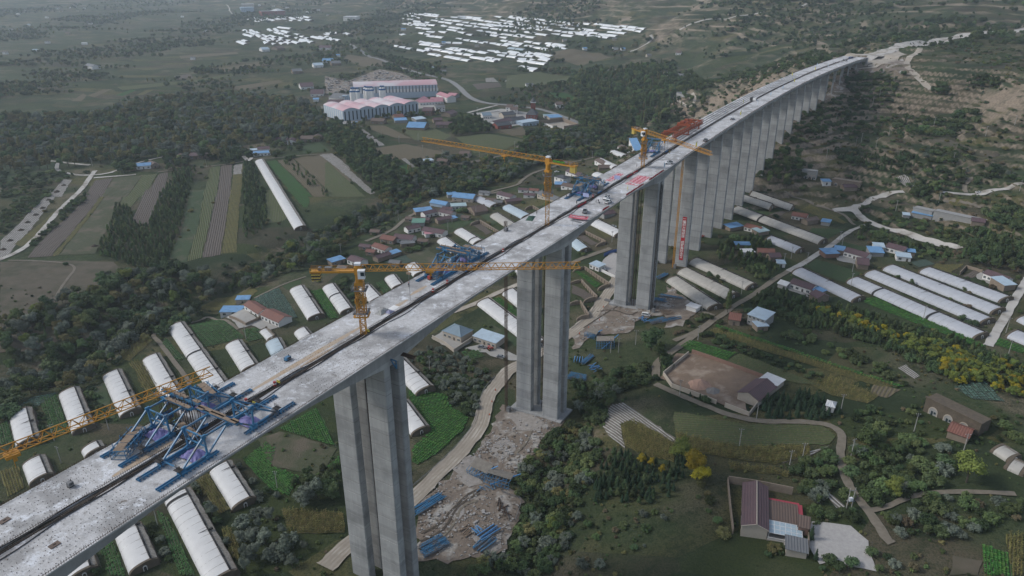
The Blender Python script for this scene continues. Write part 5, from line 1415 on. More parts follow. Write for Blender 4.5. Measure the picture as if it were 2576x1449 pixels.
V_ = (('small blue-roofed barn at the ravine end of the village', 'E', 55,562,150,532,6,3, 'blue', 'mud', dict(kind='shed', win=2)),
('brown-purple roofed house next to the small blue barn', 'E', 165,542,250,570,8,3.2, 'purple', 'white', {}),
('red-brown roofed house with walled yard and porch', 'E', 345,445,440,475,7,3.4, 'red', 'white', dict(win=4)),
('purple-roofed front row with mud wall, blue sheet at its end', 'E', 392,535,490,500,6,3, 'purple', 'mud', dict(win=0)),
('bright blue sheet roof closing the walled yard row', 'E', 492,500,560,476,5,2.6, 'blue', 'mud', dict(kind='shed', win=0)),
('red-roofed wing of the double courtyard house', 'E', 405,388,500,402,8,3.3, 'red', 'mud', {}),
('purple-roofed wing of the double courtyard house', 'E', 502,385,640,395,9,3.3, 'purple', 'white', dict(win=4)),
('flat grey lean-to of the double courtyard house', 'E', 560,425,660,415,5,2.8, 'grey', 'mud', dict(kind='flat', win=1)),
('purple-roofed wing beside the green sheet roof', 'E', 612,322,705,300,7,3.3, 'purple', 'white', {}),
('green sheet roof behind the purple wings', 'E', 640,270,730,268,8,3.4, 'green', 'grey', dict(kind='shed', win=0)),
('long purple-roofed wing with a pink porch in front', 'E', 712,330,862,352,8,3.5, 'purple', 'white', dict(win=4)),
('small pink flat roof in the courtyard of the green sheet roof', 'E', 740,352,830,340,5,2.8, 'pink', 'white', dict(kind='flat', win=1)),
('purple-roofed white house at the bend of the village street', 'E', 738,208,830,185,7,3.4, 'purple', 'white', {}),
('purple-roofed back wing with white gable beside the bend house', 'E', 835,188,925,205,7,3.4, 'purple', 'white', {}),
('purple-roofed front wing of the bend house, blue sheet beside it', 'E', 832,252,935,232,6,3.2, 'purple', 'mud', dict(win=0)),
('small blue sheet lean-to at the bend house', 'E', 930,235,975,225,5,2.6, 'blue', 'mud', dict(kind='shed', win=0)),
('blue-roofed workshop by the village street', 'E', 668,188,792,168,8,3.2, 'blue', 'mud', dict(kind='shed', win=0)),
('blue-roofed barn row of the feed yard', 'E', 772,118,885,132,8,3, 'blue', 'blue', dict(kind='gable', win=0)),
('large light blue shed roof at the ravine edge of the village', 'E', 935,82,1085,92,12,3.6, 'blue', 'cream', dict(kind='gable', win=3)),
('blue square sheet roof beside the large light blue shed', 'E', 905,62,968,55,7,3, 'blue', 'grey', dict(kind='shed', win=0)),
('teal flat-roofed house in the middle of the village', 'E', 930,148,1040,140,8,3.2, 'teal', 'white', dict(kind='flat', win=4)),
('brown-tiled gabled house beside the teal flat roof', 'E', 1045,160,1100,190,12,3.2, 'brown', 'mud', dict(win=2, ridge='y')),
('white house with purple roof and blue gable sheet, beside the village street', 'E', 1262,62,1362,80,8,3.6, 'purple', 'white', dict(win=4)),
('purple-roofed front wing with blue corner near the village street', 'E', 1335,112,1445,92,6,3, 'purple', 'mud', dict(win=0)),
('grey-roofed long house with columns behind the second crane', 'E', 1560,62,1690,90,9,3.4, 'grey', 'cream', dict(win=5)),
('two-storey house with blue-grey hipped roof and walled forecourt', 'E', 868,1082,1000,1128,10,4.0, 'slate', 'cream', dict(kind='hip', win=4, pitch=.6)),
('pale sheet-roofed row house beside the hipped-roof house', 'E', 1090,1112,1255,1172,8,3.4, 'pale', 'cream', dict(kind='shed', win=5)),
('white prefabricated cabin with light blue roof between the piers', 'E', 1945,575,2012,602,6,3, 'pale', 'white', dict(kind='shed', win=3)),
('purple-roofed house close behind the pier head, blue sheet at its end', 'E', 2052,215,2135,185,7,3.2, 'purple', 'grey', dict(win=0)),
('white house with brown roof at the beam spans', 'B', 1982,1212,2062,1228,8,3.4, 'brown', 'white', {}),
('brown-roofed barn with mud walls at the beam spans', 'B', 2012,1262,2120,1232,8,3.4, 'brown', 'mud', dict(win=0)),
('white house with brown hipped roof beside parked cars', 'B', 2150,1108,2218,1118,9,3.4, 'brown', 'white', dict(win=2)),
('two-storey dormitory with blue roof beside parked cars', 'B', 2232,1098,2322,1118,8,6, 'blue', 'white', dict(kind='shed', win=4)),
('two-storey white house with dark hipped roof behind the second crane', 'B', 1685,1350,1752,1358,9,6.2, 'dark', 'white', dict(kind='hip', win=2)),
('purple-roofed house under the second crane counterweight', 'B', 1768,1290,1862,1302,8,3.4, 'purple', 'white', {}),
('low blue-roofed sheds beside the white two-storey house', 'B', 1690,1382,1770,1372,7,3, 'blue', 'mud', dict(kind='shed', win=0)),
('white flat house beside the low blue-roofed sheds', 'B', 1735,1395,1840,1395,8,3.2, 'brown', 'white', dict(win=3)),
('white house with pale flat roof at the ravine tree line', 'B', 728,1212,800,1202,8,3.4, 'pale', 'white', dict(kind='flat')),
('brown-roofed barn with blue lean-to at the ravine tree line', 'B', 822,1205,895,1215,8,3.4, 'brown', 'mud', dict(win=1)),
('brown-roofed farmhouse above the white tarpaulin heap', 'B', 985,1152,1055,1162,9,3.6, 'brown', 'cream', {}),
('brown gabled house with blue porch in front of the factory', 'B', 335,910,430,915,12,4, 'brown', 'mud', {}),
('small light blue kiosk in front of the factory', 'B', 200,920,228,920,6,3, 'blue', 'blue', dict(kind='flat', win=1)),
('long light blue workshop roof among the fields', 'B', 600,955,728,962,22,3.6, 'blue', 'mud', dict(win=0)),
('blue sheet row beside the long workshop', 'B', 515,905,605,902,12,3.2, 'blue', 'grey', dict(kind='shed', win=0)),
('red-brown tiled shed behind the blue sheet row', 'B', 520,882,585,876,14,3.4, 'red', 'mud', dict(win=0)),
('white sheet row right of the factory gate', 'B', 672,898,745,890,12,3.2, 'pale', 'grey', dict(kind='shed', win=0)),
('purple-roofed farm with blue porch beside the round tree', 'B', 815,938,930,940,12,3.8, 'purple', 'mud', {}),
('purple back wing of the farm beside the round tree', 'B', 800,905,865,902,10,3.8, 'purple', 'mud', dict(win=0)),
('tall purple-roofed house right of the vaulted halls', 'B', 715,850,785,852,16,6.5, 'purple', 'brick', dict(win=3)),
('grey gabled house right of the vaulted halls', 'B', 815,825,885,822,12,6, 'grey', 'white', dict(win=3)))
for t in V_: HS(*t[:10], **t[10])
for i, (x, y, L_, rf, wl) in enumerate(((250,440,8,'purple','mud'),(330,330,7,'brown','mud'),(300,480,6,'red','mud'),(470,560,7,'grey','mud'),(860,160,8,'purple','white'),(1180,95,8,'brown','mud'),(1460,60,9,'purple','white'),(1240,110,7,'grey','mud'),(590,235,8,'brown','mud'),(700,240,7,'purple','mud'),(1130,40,9,'grey','white'),(1500,25,8,'red','white'),(1000,225,6,'brown','mud'),(90,600,6,'grey','mud'),(680,400,7,'brown','mud'),(1420,20,8,'purple','white'))):
	a = G('E', x, y); house('small outbuilding with %s roof in the village gardens' % {'purple': 'a purple', 'brown': 'a brown', 'red': 'a red', 'grey': 'a grey'}[rf], a, (a[0] + L_, a[1] - L_ * .3, a[2]), 5,2.7, rf, wl, win=1, door=False, grp='village outbuildings')
for t in (('dark-roofed red brick hall at the front of the compound', 'K5', 665,545,920,530,14,4.5, 'dark', 'redb', {}),
('purple-roofed long side hall of the compound', 'K5', 480,470,640,500,34,4, 'purple', 'white', dict(ridge='y', win=3)),
('dark slate hall with white gable in the compound', 'K5', 945,452,1190,430,14,4.5, 'dark', 'white', {}),
('dark slate hall at the back of the compound court', 'K5', 770,345,1000,335,14,4.5, 'dark', 'cream', dict(win=6)),
('slate-roofed gatehouse by the white parking court', 'K5', 385,355,550,350,14,4.5, 'slate', 'white', dict(win=4)),
('brown-roofed white villa above the parking court', 'K5', 810,215,930,225,14,6, 'brown', 'white', dict(win=2)),
('brown-roofed white villa second above the parking court', 'K5', 900,262,1030,268,14,6, 'brown', 'white', dict(win=2)),
('prayer hall with sweeping dark roofs and red base', 'K5', 1190,370,1380,385,20,7, 'dark', 'redb', dict(kind='hip', pitch=.7)),
('long light blue prefabricated block beside the compound', 'K5', 1125,492,1430,470,16,5, 'pale', 'blue', dict(kind='flat', win=5)),
('blue-roofed low house by the main road', 'K5', 1640,382,1870,375,14,3.6, 'blue', 'cream', dict(kind='shed')),
('teal-roofed house behind the blue low house', 'K5', 1530,345,1760,350,12,3.6, 'teal', 'white', dict(kind='flat', win=4)),
('brown-roofed house with white annex below the clay cliff', 'K5', 1760,155,1885,150,14,5, 'brown', 'white', dict(win=2)),
('white shipping container in the walled building plot', 'K5', 1730,590,1860,610,5,4, 'white', 'white', dict(kind='flat', win=0, cat='container', name='container'))):
	kw = t[10]; HS(*t[:10], grp=None, **kw)
tb = G('K5', 1322,300); tr = thing('tower', 'slim red brick tower with dark cap beside the prayer hall', 'tower', tb)
mb = MB(); mb.box((0,0,8), (6,6,20)); mb.build('shaft', WL['redb'], tr)
mb = MB(); mb.box((0,0,18.6), (7.4,7.4,1.2)); mb.build('gallery', WL['white'], tr)
mb = MB(); mb.cyl((0,0,19.2), (0,0,25), 4.2,.2, seg=6); mb.build('cap', RF['dark'], tr)
yard_wall('mud walls of the empty building plot below the compound', [*TP('K5', 1450,460,1870,400,2170,520,1900,560)], 5)
yard_wall('white fence of the empty building plot with arched gate', [*TP('K5', 1500,490,1560,480,1740,560)], 3, WL['white'])
for t in (('blue-roofed white farmhouse at the road fork beyond the striped fields', 'A', 1005,1248,1112,1240,9,3.4, 'blue', 'white', {}),
('brown gabled barn beside the blue-roofed white farmhouse', 'A', 1118,1240,1170,1232,14,3.6, 'brown', 'mud', dict(ridge='y', win=1)),
('brown mud barn half sunk in trees', 'A', 1300,1182,1362,1182,12,3.6, 'brown', 'mud', dict(win=0)),
('long brown-roofed mud house below the woods', 'A', 1398,1172,1490,1170,10,3.6, 'purple', 'mud', {}),
('brown gabled end house below the woods', 'A', 1480,1172,1540,1165,12,4, 'brown', 'mud', dict(ridge='y', win=1)),
('white farmhouse with blue front roof at the head of the long film tunnel', 'A', 1865,1152,1992,1142,7,3.2, 'blue', 'white', dict(kind='shed', win=5)),
('purple gable behind the white farmhouse with blue front roof', 'A', 1900,1128,1985,1120,9,4, 'purple', 'white', dict(win=2)),
('pale flat roof left of the white farmhouse with blue front roof', 'A', 1842,1130,1925,1122,8,3.2, 'pale', 'white', dict(kind='flat', win=3)),
('purple-roofed row farm left of the mud farm at the wood edge', 'A', 2025,1062,2110,1060,12,4, 'purple', 'mud', {}),
('purple gable with blue porch beside the purple row farm', 'A', 2112,1065,2168,1062,12,4, 'purple', 'white', dict(ridge='y', win=1)),
('dark mud farm row at the wood edge', 'A', 2210,1048,2300,1045,12,3.8, 'brown', 'mud', {}),
('brown gable with blue strip at the wood edge farm', 'A', 2290,1042,2352,1040,14,4, 'brown', 'mud', dict(ridge='y', win=1)),
('blue sheet roof by the dirt road to the factory', 'A', 2305,750,2345,748,10,3.4, 'blue', 'white', dict(kind='shed', win=0)),
('row of purple-roofed workshops beside the white factory lane', 'A', 2285,712,2380,705,24,4, 'purple', 'white', {}),
('purple-roofed workshop behind the row by the white lane', 'A', 2215,660,2310,650,24,4, 'purple', 'white', {}),
('grey-roofed workshop on the far side of the white lane', 'A', 2420,740,2520,750,26,4.5, 'grey', 'white', {}),
('pale blue office block on the far side of the white lane', 'A', 2500,745,2565,745,18,6, 'pale', 'blue', dict(kind='flat', win=3)),
('small white farm with blue roof on the left valley edge', 'A', 0,1172,30,1170,10,3.4, 'pale', 'white', dict(win=1)),
('white house on the far bank beside the pale track', 'A', 620,500,680,512,16,5, 'grey', 'white', dict(win=2)),
('mud house cluster by the far main road', 'A', 2155,545,2225,540,18,4.5, 'grey', 'mud', dict(win=2)),
('white house cluster by the far main road', 'A', 2310,500,2380,495,18,4.5, 'pale', 'white', dict(win=2)),
('blue-roofed house cluster by the far main road', 'A', 2370,465,2445,462,18,4.5, 'blue', 'white', dict(win=2)),
('grey house pair by the far main road', 'A', 2440,485,2510,480,18,4.5, 'grey', 'mud', dict(win=2)),
('white-roofed shed below the far greenhouse rows', 'A', 1930,382,1985,380,20,5, 'pale', 'white', dict(win=2)),
('mud shed below the far greenhouse rows', 'A', 2040,372,2095,368,20,5, 'brown', 'mud', dict(win=1)),
('purple house right of the far greenhouse rows', 'A', 2345,370,2430,366,22,5, 'purple', 'white', dict(win=2)),
('long blue-walled school block in the hazy town', 'A', 1775,88,1870,84,40,14, 'pale', 'blue', dict(kind='flat', win=6)),
('cream apartment block in the hazy town', 'A', 1775,60,1868,58,30,14, 'white', 'cream', dict(kind='flat', win=6)),
('red block with domed neighbour in the hazy town', 'A', 1925,118,2035,115,40,14, 'grey', 'redb', dict(kind='flat', win=5)),
('red round-roofed hall beside the red block', 'A', 2040,115,2100,112,36,14, 'white', 'redb', dict(kind='hip', win=3)),
('white office block right of the hazy town', 'A', 2525,155,2574,152,40,10, 'grey', 'white', dict(kind='flat', win=4)),
('white hall among trees behind the far greenhouse field', 'B', 135,155,230,150,40,12, 'white', 'white', dict(kind='flat', win=4))):
	HS(*t[:10], **t[10])
L5, G5 = 'small pale house among the trees of the far valley', 'houses scattered in the far valley'
for tile, x, y, rf, wl in (('A',180,75,'grey','white'),('A',330,135,'white','white'),('A',200,190,'pale','white'),('A',300,60,'grey','cream'),('A',420,70,'grey','white'),('A',500,60,'brown','white'),('A',560,85,'grey','cream'),('A',440,90,'brown','cream'),('A',610,65,'grey','white'),
		('A',120,110,'white','white'),('A',60,225,'grey','white'),('A',480,250,'brown','cream'),('A',330,320,'grey','white'),('A',600,330,'white','white'),('A',20,400,'grey','white'),('A',240,380,'pale','white'),('A',650,180,'grey','white'),('A',1400,440,'grey','white'),
		('A',1490,235,'grey','white'),('A',1330,130,'white','white'),('A',2100,60,'grey','white'),('A',2000,50,'brown','white'),('A',1900,45,'white','white'),('A',2170,70,'grey','cream'),('A',2250,95,'white','white'),('A',2330,75,'grey','white'),('A',2400,120,'grey','cream'),
		('B',40,470,'grey','white'),('B',80,420,'blue','white'),('B',10,455,'blue','white'),('B',560,225,'blue','white'),('B',760,515,'pale','white'),('B',840,540,'grey','white'),('B',1900,370,'blue','white'),('B',2120,372,'grey','white'),('B',2180,375,'blue','white'),
		('B',1100,348,'grey','cream'),('B',860,325,'blue','white'),('B',1750,310,'grey','cream'),('B',2110,300,'grey','cream'),('B',2490,560,'white','white'),('B',2370,420,'grey','cream'),('B',1480,640,'grey','white')):
	a = G(tile, x, y); k = rnd.uniform(8,14); an = rnd.uniform(-.3,.3)
	house(L5, a, (a[0] + k * math.cos(an), a[1] + k * math.sin(an), a[2]), 8,4, rf, wl, win=0, grp=G5)
for t in (('red-brown tiled white house below the two aged greenhouses', 'F', 862,212,968,238,8,3.3, 'red', 'white', dict(win=4)),
('brown gabled barn with blue lean-to below the two aged greenhouses', 'F', 978,262,1062,245,6,3.2, 'brown', 'mud', dict(win=0)),
('blue sheet carport beside the brown gabled barn', 'F', 1078,258,1140,268,6,2.8, 'blue', 'grey', dict(kind='shed', win=0)),
('red-tiled white house beside the pier field, blue sheds on both sides', 'F', 512,298,622,322,7,3.2, 'red', 'white', dict(win=4)),
('blue sheet shed on the pier side of the red-tiled white house', 'F', 412,305,505,292,7,2.8, 'blue', 'mud', dict(kind='shed', win=0)),
('pale blue sheet shed on the far side of the red-tiled house', 'F', 622,338,696,328,7,3, 'teal', 'mud', dict(kind='shed', win=0)),
('long red-tiled house hidden in the sapling grove', 'F', 615,488,735,500,7,3.2, 'red', 'mud', dict(win=3)),
('purple gabled barn in the sapling grove', 'F', 705,528,785,528,7,3.2, 'purple', 'mud', dict(win=1)),
('white flat-roofed hut in the sapling grove', 'F', 510,492,590,490,6,3, 'white', 'white', dict(kind='flat', win=1)),
('small pale blue-roofed hut below the purple gabled barn', 'F', 758,568,815,572,5,2.6, 'pale', 'white', dict(kind='shed', win=1)),
('blue strip roof hidden in the sapling grove', 'F', 450,430,560,435,5,2.6, 'blue', 'mud', dict(kind='shed', win=0)),
('white house with purple roof beside the orchard, in front of a grey greenhouse', 'F', 845,722,1000,772,8,3.4, 'purple', 'white', dict(win=4)),
('purple gabled barn beside the orchard hedge', 'F', 990,800,1050,832,8,3.2, 'purple', 'mud', dict(win=0, ridge='x')),
('blue lean-to behind the orchard hedge barn', 'F', 1060,790,1115,768,6,2.7, 'blue', 'mud', dict(kind='shed', win=0)),
('arched grey shed beside the purple-roofed orchard house', 'F', 760,715,820,735,6,2.6, 'white', 'grey', dict(kind='gable', win=0)),
('white house with purple roof on the paved courtyard', 'F', 1243,488,1402,532,8,3.5, 'purple', 'white', dict(win=5)),
('bright blue shed roof at the corner of the paved courtyard', 'F', 1112,502,1210,498,8,3, 'blue', 'brick', dict(kind='shed', win=0)),
('second blue shed roof joining the paved courtyard house', 'F', 1172,470,1245,478,7,3.2, 'blue', 'mud', dict(kind='shed', win=0)),
('brown gabled barn closing the paved courtyard', 'F', 1345,580,1425,588,11,3.4, 'purple', 'mud', dict(win=0)),
('white house with purple roof behind the white annex', 'F', 1550,452,1680,482,8,3.4, 'purple', 'white', dict(win=4)),
('blue two-part shed left of the house with the white annex', 'F', 1437,488,1540,492,9,3, 'blue', 'grey', dict(kind='shed', win=0)),
('light blue upper shed left of the house with the white annex', 'F', 1468,452,1545,456,7,3.2, 'pale', 'white', dict(kind='shed', win=0)),
('white flat-roofed annex beside the cabbage plot', 'F', 1632,520,1738,528,8,3, 'pale', 'white', dict(kind='flat', win=2)),
('small blue lean-to beside the white annex house', 'F', 1715,482,1768,488,5,2.7, 'blue', 'mud', dict(kind='shed', win=0)),
('white house with purple roof behind the long grey greenhouses', 'F', 2263,655,2425,705,7,3.6, 'purple', 'white', dict(win=5)),
('blue-roofed shed with mud walls at the concrete lane', 'F', 2420,748,2505,735,10,4, 'pale', 'mud', dict(kind='shed', win=0)),
('red-tiled gabled barn joined to the blue-roofed two-level house', 'F', 398,992,480,1000,9,3.4, 'red', 'mud', dict(win=1)),
('blue-roofed two-level house beside the sapling field', 'F', 535,985,660,1020,10,5.4, 'pale', 'grey', dict(kind='shed', win=4)),
('white-roofed front annex of the blue-roofed two-level house', 'F', 610,1045,690,1035,6,3.2, 'pale', 'mud', dict(kind='flat', win=1)),
('white shipping cabin beside the scrap heap', 'F', 88,885,160,905,5,2.8, 'white', 'white', dict(kind='flat', win=0, cat='cabin', name='site_cabin')),
('purple-roofed house at the corner of the walled dirt yard', 'I', 612,208,745,95,9.5,3.6, 'purple', 'cream', dict(win=0)),
('white flat roof behind the purple-roofed house of the dirt yard', 'I', 750,92,806,45,8,3.2, 'white', 'cream', dict(kind='flat', win=0)),
('tiny white kiosk with star-folded roof among the conifers', 'I', 1112,238,1170,250,4.5,3, 'white', 'white', dict(kind='hip', win=1)),
('brown-tiled house below the cave facade', 'I', 2000,432,2150,480,8,3.2, 'red', 'mud', dict(win=0)),
('blue lean-to roof under the arched brick facade', 'F', 1742,200,1890,222,5,2.8, 'blue', 'grey', dict(kind='shed', win=0)),
('small blue carport left of the arched facade', 'F', 1680,208,1728,212,5,2.6, 'pale', 'grey', dict(kind='shed', win=0)),
('small green-roofed porch by the arched facade', 'F', 1900,212,1962,222,4,2.6, 'green', 'grey', dict(kind='shed', win=0)),
('brown gabled house at the end of the arched facade', 'F', 2180,265,2278,272,7,3.4, 'purple', 'mud', dict(win=0)),
('small blue-roofed hut below the hillside caves', 'C', 1090,1368,1152,1368,6,3, 'blue', 'white', dict(kind='shed', win=1)),
('purple-roofed barn below the hillside caves', 'C', 1248,1408,1342,1405,7,3, 'purple', 'mud', dict(win=0)),
('grey house with arched windows on the clay platform behind the viaduct', 'C', 15,722,120,725,14,5, 'grey', 'grey', dict(kind='flat', win=4)),
('white house in trees behind the viaduct', 'C', 0,575,55,575,12,4, 'grey', 'white', dict(win=2)),
('small pale building beyond the far viaduct terraces', 'C', 10,405,48,405,14,4, 'brown', 'white', dict(win=2))):
	HS(*t[:10], **t[10])
def arched_facade(label, a, b, h, arches, m=None, back=7.0, aw=1.7):
	L = math.dist(a[:2], b[:2]); ang = math.atan2(b[1] - a[1], b[0] - a[0])
	z0 = min(a[2], b[2]); root = thing('cave_facade', label, 'facade', (a[0], a[1], z0), ang)
	mb = MB(); mb.box((L / 2, back / 2, h / 2 - 1), (L, back, h + 2)); mb.box((L / 2,.2, h + .2), (L + .6,1.0,.45)); mb.build('wall', m or M_MUD, root)
	for t in arches:
		x = t * L; mb = MB(); pts = [(-aw, 0), (-aw, 2.0)] + [(-aw * math.cos(k * math.pi / 8), 2.0 + aw * math.sin(k * math.pi / 8)) for k in range(1,8)] + [(aw, 2.0), (aw, 0)]
		for p, q in zip(pts[:-1], pts[1:]): mb.bar((x + p[0], -.08, p[1]), (x + q[0], -.08, q[1]), .3,.35)
		ar = mb.build('arch', WL['cream'], root)
		mb = MB(); mb.poly([(x + p[0] * .93,-.04, p[1]) for p in pts]); mb.build('arch_infill', WL['grey'], ar)
		mb = MB(); mb.box((x - .4,-.1,1.0), (.8,.1,2.0)); mb.box((x + .75,-.1,1.5), (.8,.1,.9)); mb.build('door', M_GLASS, ar)
	occ_poly([(a[0], a[1]), (b[0], b[1]), (b[0] - math.sin(ang) * back, b[1] + math.cos(ang) * back), (a[0] - math.sin(ang) * back, a[1] + math.cos(ang) * back)])
arched_facade('long grey brick facade with three arched cave rooms above the pole row', G('F', 1895,225), G('F', 2270,262), 7.5, (.18,.45,.68), WL['grey'])
arched_facade('grey wing wall of the arched facade above the blue lean-to', G('F', 1745,190), G('F', 1890,205), 6.5, (), WL['grey'])
arched_facade('earth cliff facade with three arched cave doors above the brown-tiled house', G('I', 1830,235), G('I', 2235,420), 6.5, (.18,.46,.74), M_EARTH)
arched_facade('grey arched cave facade in the hillside trees', G('C', 935,1290), G('C', 1040,1325), 7, (.35,.6,.85), WL['grey'])
arched_facade('bare earth cliff yard beside the hillside caves', G('C', 1160,1350), G('C', 1360,1400), 6, (.15,.4), M_MUD, aw=1.2)
yard_wall('pink-brown wall round the dirt yard with green gate', [*TP('F', 130,1200,690,1402), *TP('I', 690,40)], 2.2, WL['brick'])
yard_wall('curved mud wall on the track side of the dirt yard', [*TP('F', 105,1215), *TP('V', 1668,945,1690,975), *TP('I', 310,185)], 2.2, WL['cream'])
yard_wall('gate-side mud wall of the dirt yard', [*TP('I', 372,205,550,275,610,200)], 2.2, WL['cream'])
yard_wall('mud wall round the forecourt of the hipped-roof house', TP('E', 790,1095,880,1140,950,1195,1085,1105), 2.2, WL['cream'])
yard_wall('mud garden wall in front of the white house with purple roof', TP('F', 2100,625,2145,575,2265,610), 2.0)
yard_wall('white metal fence along the cabin yard between the piers', TP('E', 2010,590,2130,650), 2.0, WL['white'], .12)
yard_wall('blue site hoarding behind the cabin yard', TP('E', 2050,490,2090,470,2145,455), 2.2, mat('hoarding_blue', (.08,.14,.33), (.07,.12,.28), .6), .12)
a = G('I', 487,1155); b = G('I', 612,1175); ang = math.atan2(b[1] - a[1], b[0] - a[0]); fz = H(a[0], a[1])
ang += .03
fh = thing('farmhouse', 'long purple-roofed farmhouse with glass veranda and red-edged annex', 'house', (a[0], a[1], fz), ang)
wx = 8.2; ln = 23.0; hh = 4.6
mb = MB(); mb.box((wx / 2, ln / 2, hh / 2 - 1), (wx, ln, hh + 2))
for y in (0, ln): mb.poly([(0, y, hh), (wx, y, hh), (wx * .55, y, hh + 1.7)] if y == 0 else [(wx, y, hh), (0, y, hh), (wx * .55, y, hh + 1.7)])
mb.build('wall', WL['cream'], fh)
for x0, nm in ((-.3,0), (wx + .5,1)):
	mb = MB(); q = [(x0,-.3, hh - .12), (wx * .55,-.3, hh + 1.75), (wx * .55, ln + .3, hh + 1.75), (x0, ln + .3, hh - .12)]
	if nm: q = list(reversed(q))
	mb.poly([(x, y, z + .15) for x, y, z in q]); mb.poly(list(reversed(q)))
	for i in range(4): p, r_ = q[i], q[(i + 1) % 4]; mb.poly([p, r_, (r_[0], r_[1], r_[2] + .15), (p[0], p[1], p[2] + .15)])
	mb.build('roof', RF['purple'], fh)
mb = MB(); mb.bar((wx * .55,-.3, hh + 1.95), (wx * .55, ln + .3, hh + 1.95), .3,.2, mi=0)
for x0 in (-.3, wx * .55): mb.bar((x0,-.32, hh + (0 if x0 < 0 else 1.8)), (wx * .55 if x0 < 0 else wx + .5,-.32, hh + (1.8 if x0 < 0 else 0)), .2,.2)
mb.build('ridge', WL['cream'], fh)
mb = MB(); mb.box((wx + 5.4,12.4,1.4), (9.6,10.5,4.2)); mb.build('annex_wall', WL['brick'], fh)
mb = MB(); mb.poly([(wx + .6,7.1,3.55), (wx + 10.2,7.1,3.55), (wx + 10.2,15.5,4.0), (wx + .6,15.5,4.0)]); mb.poly([(wx + .6,15.5,4.0), (wx + 10.2,15.5,4.0), (wx + 10.2,17.7,3.6), (wx + .6,17.7,3.6)]); mb.build('annex_roof', RF['brown'], fh)
mb = MB(); mb.box((wx + 11.0,12.2,3.2), (1.5,11.2,.9)); mb.box((wx + 5.5,18.2,3.1), (10.6,1.0,.9)); mb.build('annex_edge', mat('red_sheet', (.36,.05,.07), (.30,.05,.065), .6,.5), fh)
mg = mat('veranda_glass', (.36,.45,.50), (.30,.38,.43), .8,.12, spec=.5)
mb = MB()
for i in range(6):
	for j in range(3):
		x = wx + .6 + i * 1.75; y = .8 + j * 2.0; mb.box((x + .85, y + .98,3.35 + .09 * j), (1.62,1.85,.06))
mb.build('veranda_roof', mg, fh, kind='stuff')
mb = MB()
for i in range(7): mb.bar((wx + .6 + i * 1.75,.7,3.3), (wx + .6 + i * 1.75,6.8,3.55), .12)
for j in range(4): mb.bar((wx + .6,.8 + j * 2.0,3.33 + .08 * j), (wx + 11.1,.8 + j * 2.0,3.33 + .08 * j), .12)
for i in (0,3,6): mb.bar((wx + .6 + i * 1.75,.7,-.5), (wx + .6 + i * 1.75,.7,3.3), .15)
mb.build('veranda_frame', WL['white'], fh)
mb = MB(); mb.box((wx + 5.5,.0,.1), (10.8,.4,2.2)); mb.build('terrace_wall', WL['cream'], fh)
mb = MB(); mb.bar((wx + .3,-.1,2.1), (wx + 10.9,-.1,2.1), .16); mb.bar((wx + .3,-.1,1.25), (wx + 10.9,-.1,1.25), .14)
for k in range(28): mb.bar((wx + .5 + k * .38,-.1,1.2), (wx + .5 + k * .38,-.1,2.1), .13)
mb.build('balustrade', WL['white'], fh)
mb = MB(); mb.box((wx + 5.5,3.5,1.25), (10.6,6.6,.1)); mb.build('terrace_floor', M_SLAB, fh)
mb = MB(); mb.box((-.03,3,1.8), (.1,1.6,1.4)); mb.box((-.03,10,1.8), (.1,1.6,1.4)); mb.build('window', M_GLASS, fh)
occ_poly([(a[0] + x * math.cos(ang) - y * math.sin(ang), a[1] + x * math.sin(ang) + y * math.cos(ang)) for x, y in ((-1,-1), (wx + 12,-1), (wx + 12, ln + 1), (-1, ln + 1))])
HS('brown gatehouse with pale flat roof beside the gravel court', 'I', 905,1140,980,1155,5,3.2, 'brown', 'brick', kind='shed', win=1, name='gatehouse')
HS('grey flat-roofed outbuilding at the corner of the gravel court', 'I', 818,1300,970,1325,6,2.8, 'grey', 'cream', kind='flat', win=0)
yard_wall('high mud wall behind the farmhouse with glass veranda', [*TP('I', 395,765,620,800,868,850)], 3.2)
yard_wall('mud wall along the orchard side of the farmhouse', [*TP('I', 392,760,410,950,432,1140)], 2.4)
yard_wall('low mud wall between outbuilding and gatehouse', [*TP('I', 985,1160,985,1300)], 2.0)
# factory
def vault_roof(mb, x0, x1, y0, y1, zb, rise, axis='y', n=12, ov=.6, t=.0):
	rows = []
	for i in range(n + 1):
		f = i / n; z = zb + rise * math.sin(math.pi * f) ** .8
		if axis == 'y': x = x0 + (x1 - x0) * f; rows.append(((x, y0 - ov, z), (x, y1 + ov, z)))
		else: y = y0 + (y1 - y0) * f; rows.append(((x0 - ov, y, z), (x1 + ov, y, z)))
	for a, b in zip(rows[:-1], rows[1:]): mb.poly([a[0], b[0], b[1], a[1]])
M_PINKROOF = mat('vault_roof_pink', (.50,.27,.30), (.52,.40,.42), .02,.6, col3=(.55,.52,.53), scale3=.02)
M_CLAD = mat('cladding_pale_blue', (.40,.48,.55), (.36,.43,.50), .3,.6)
a = G('K4', 350,775); b = G('K4', 1755,640)
ang = math.atan2(b[1] - a[1], b[0] - a[0]); L = math.dist(a[:2], b[:2]); D = 62
fz = (H(*a[:2]) + H(*b[:2])) / 2
fac = thing('vaulted_hall', 'pale blue factory of five pink barrel-vaulted halls side by side', 'factory', (a[0], a[1], fz), ang)
hb = 14; bw = L / 5
mb = MB(); mb.box((L / 2, D / 2, hb / 2 - 2), (L, D, hb + 4)); mb.build('wall', M_CLAD, fac)
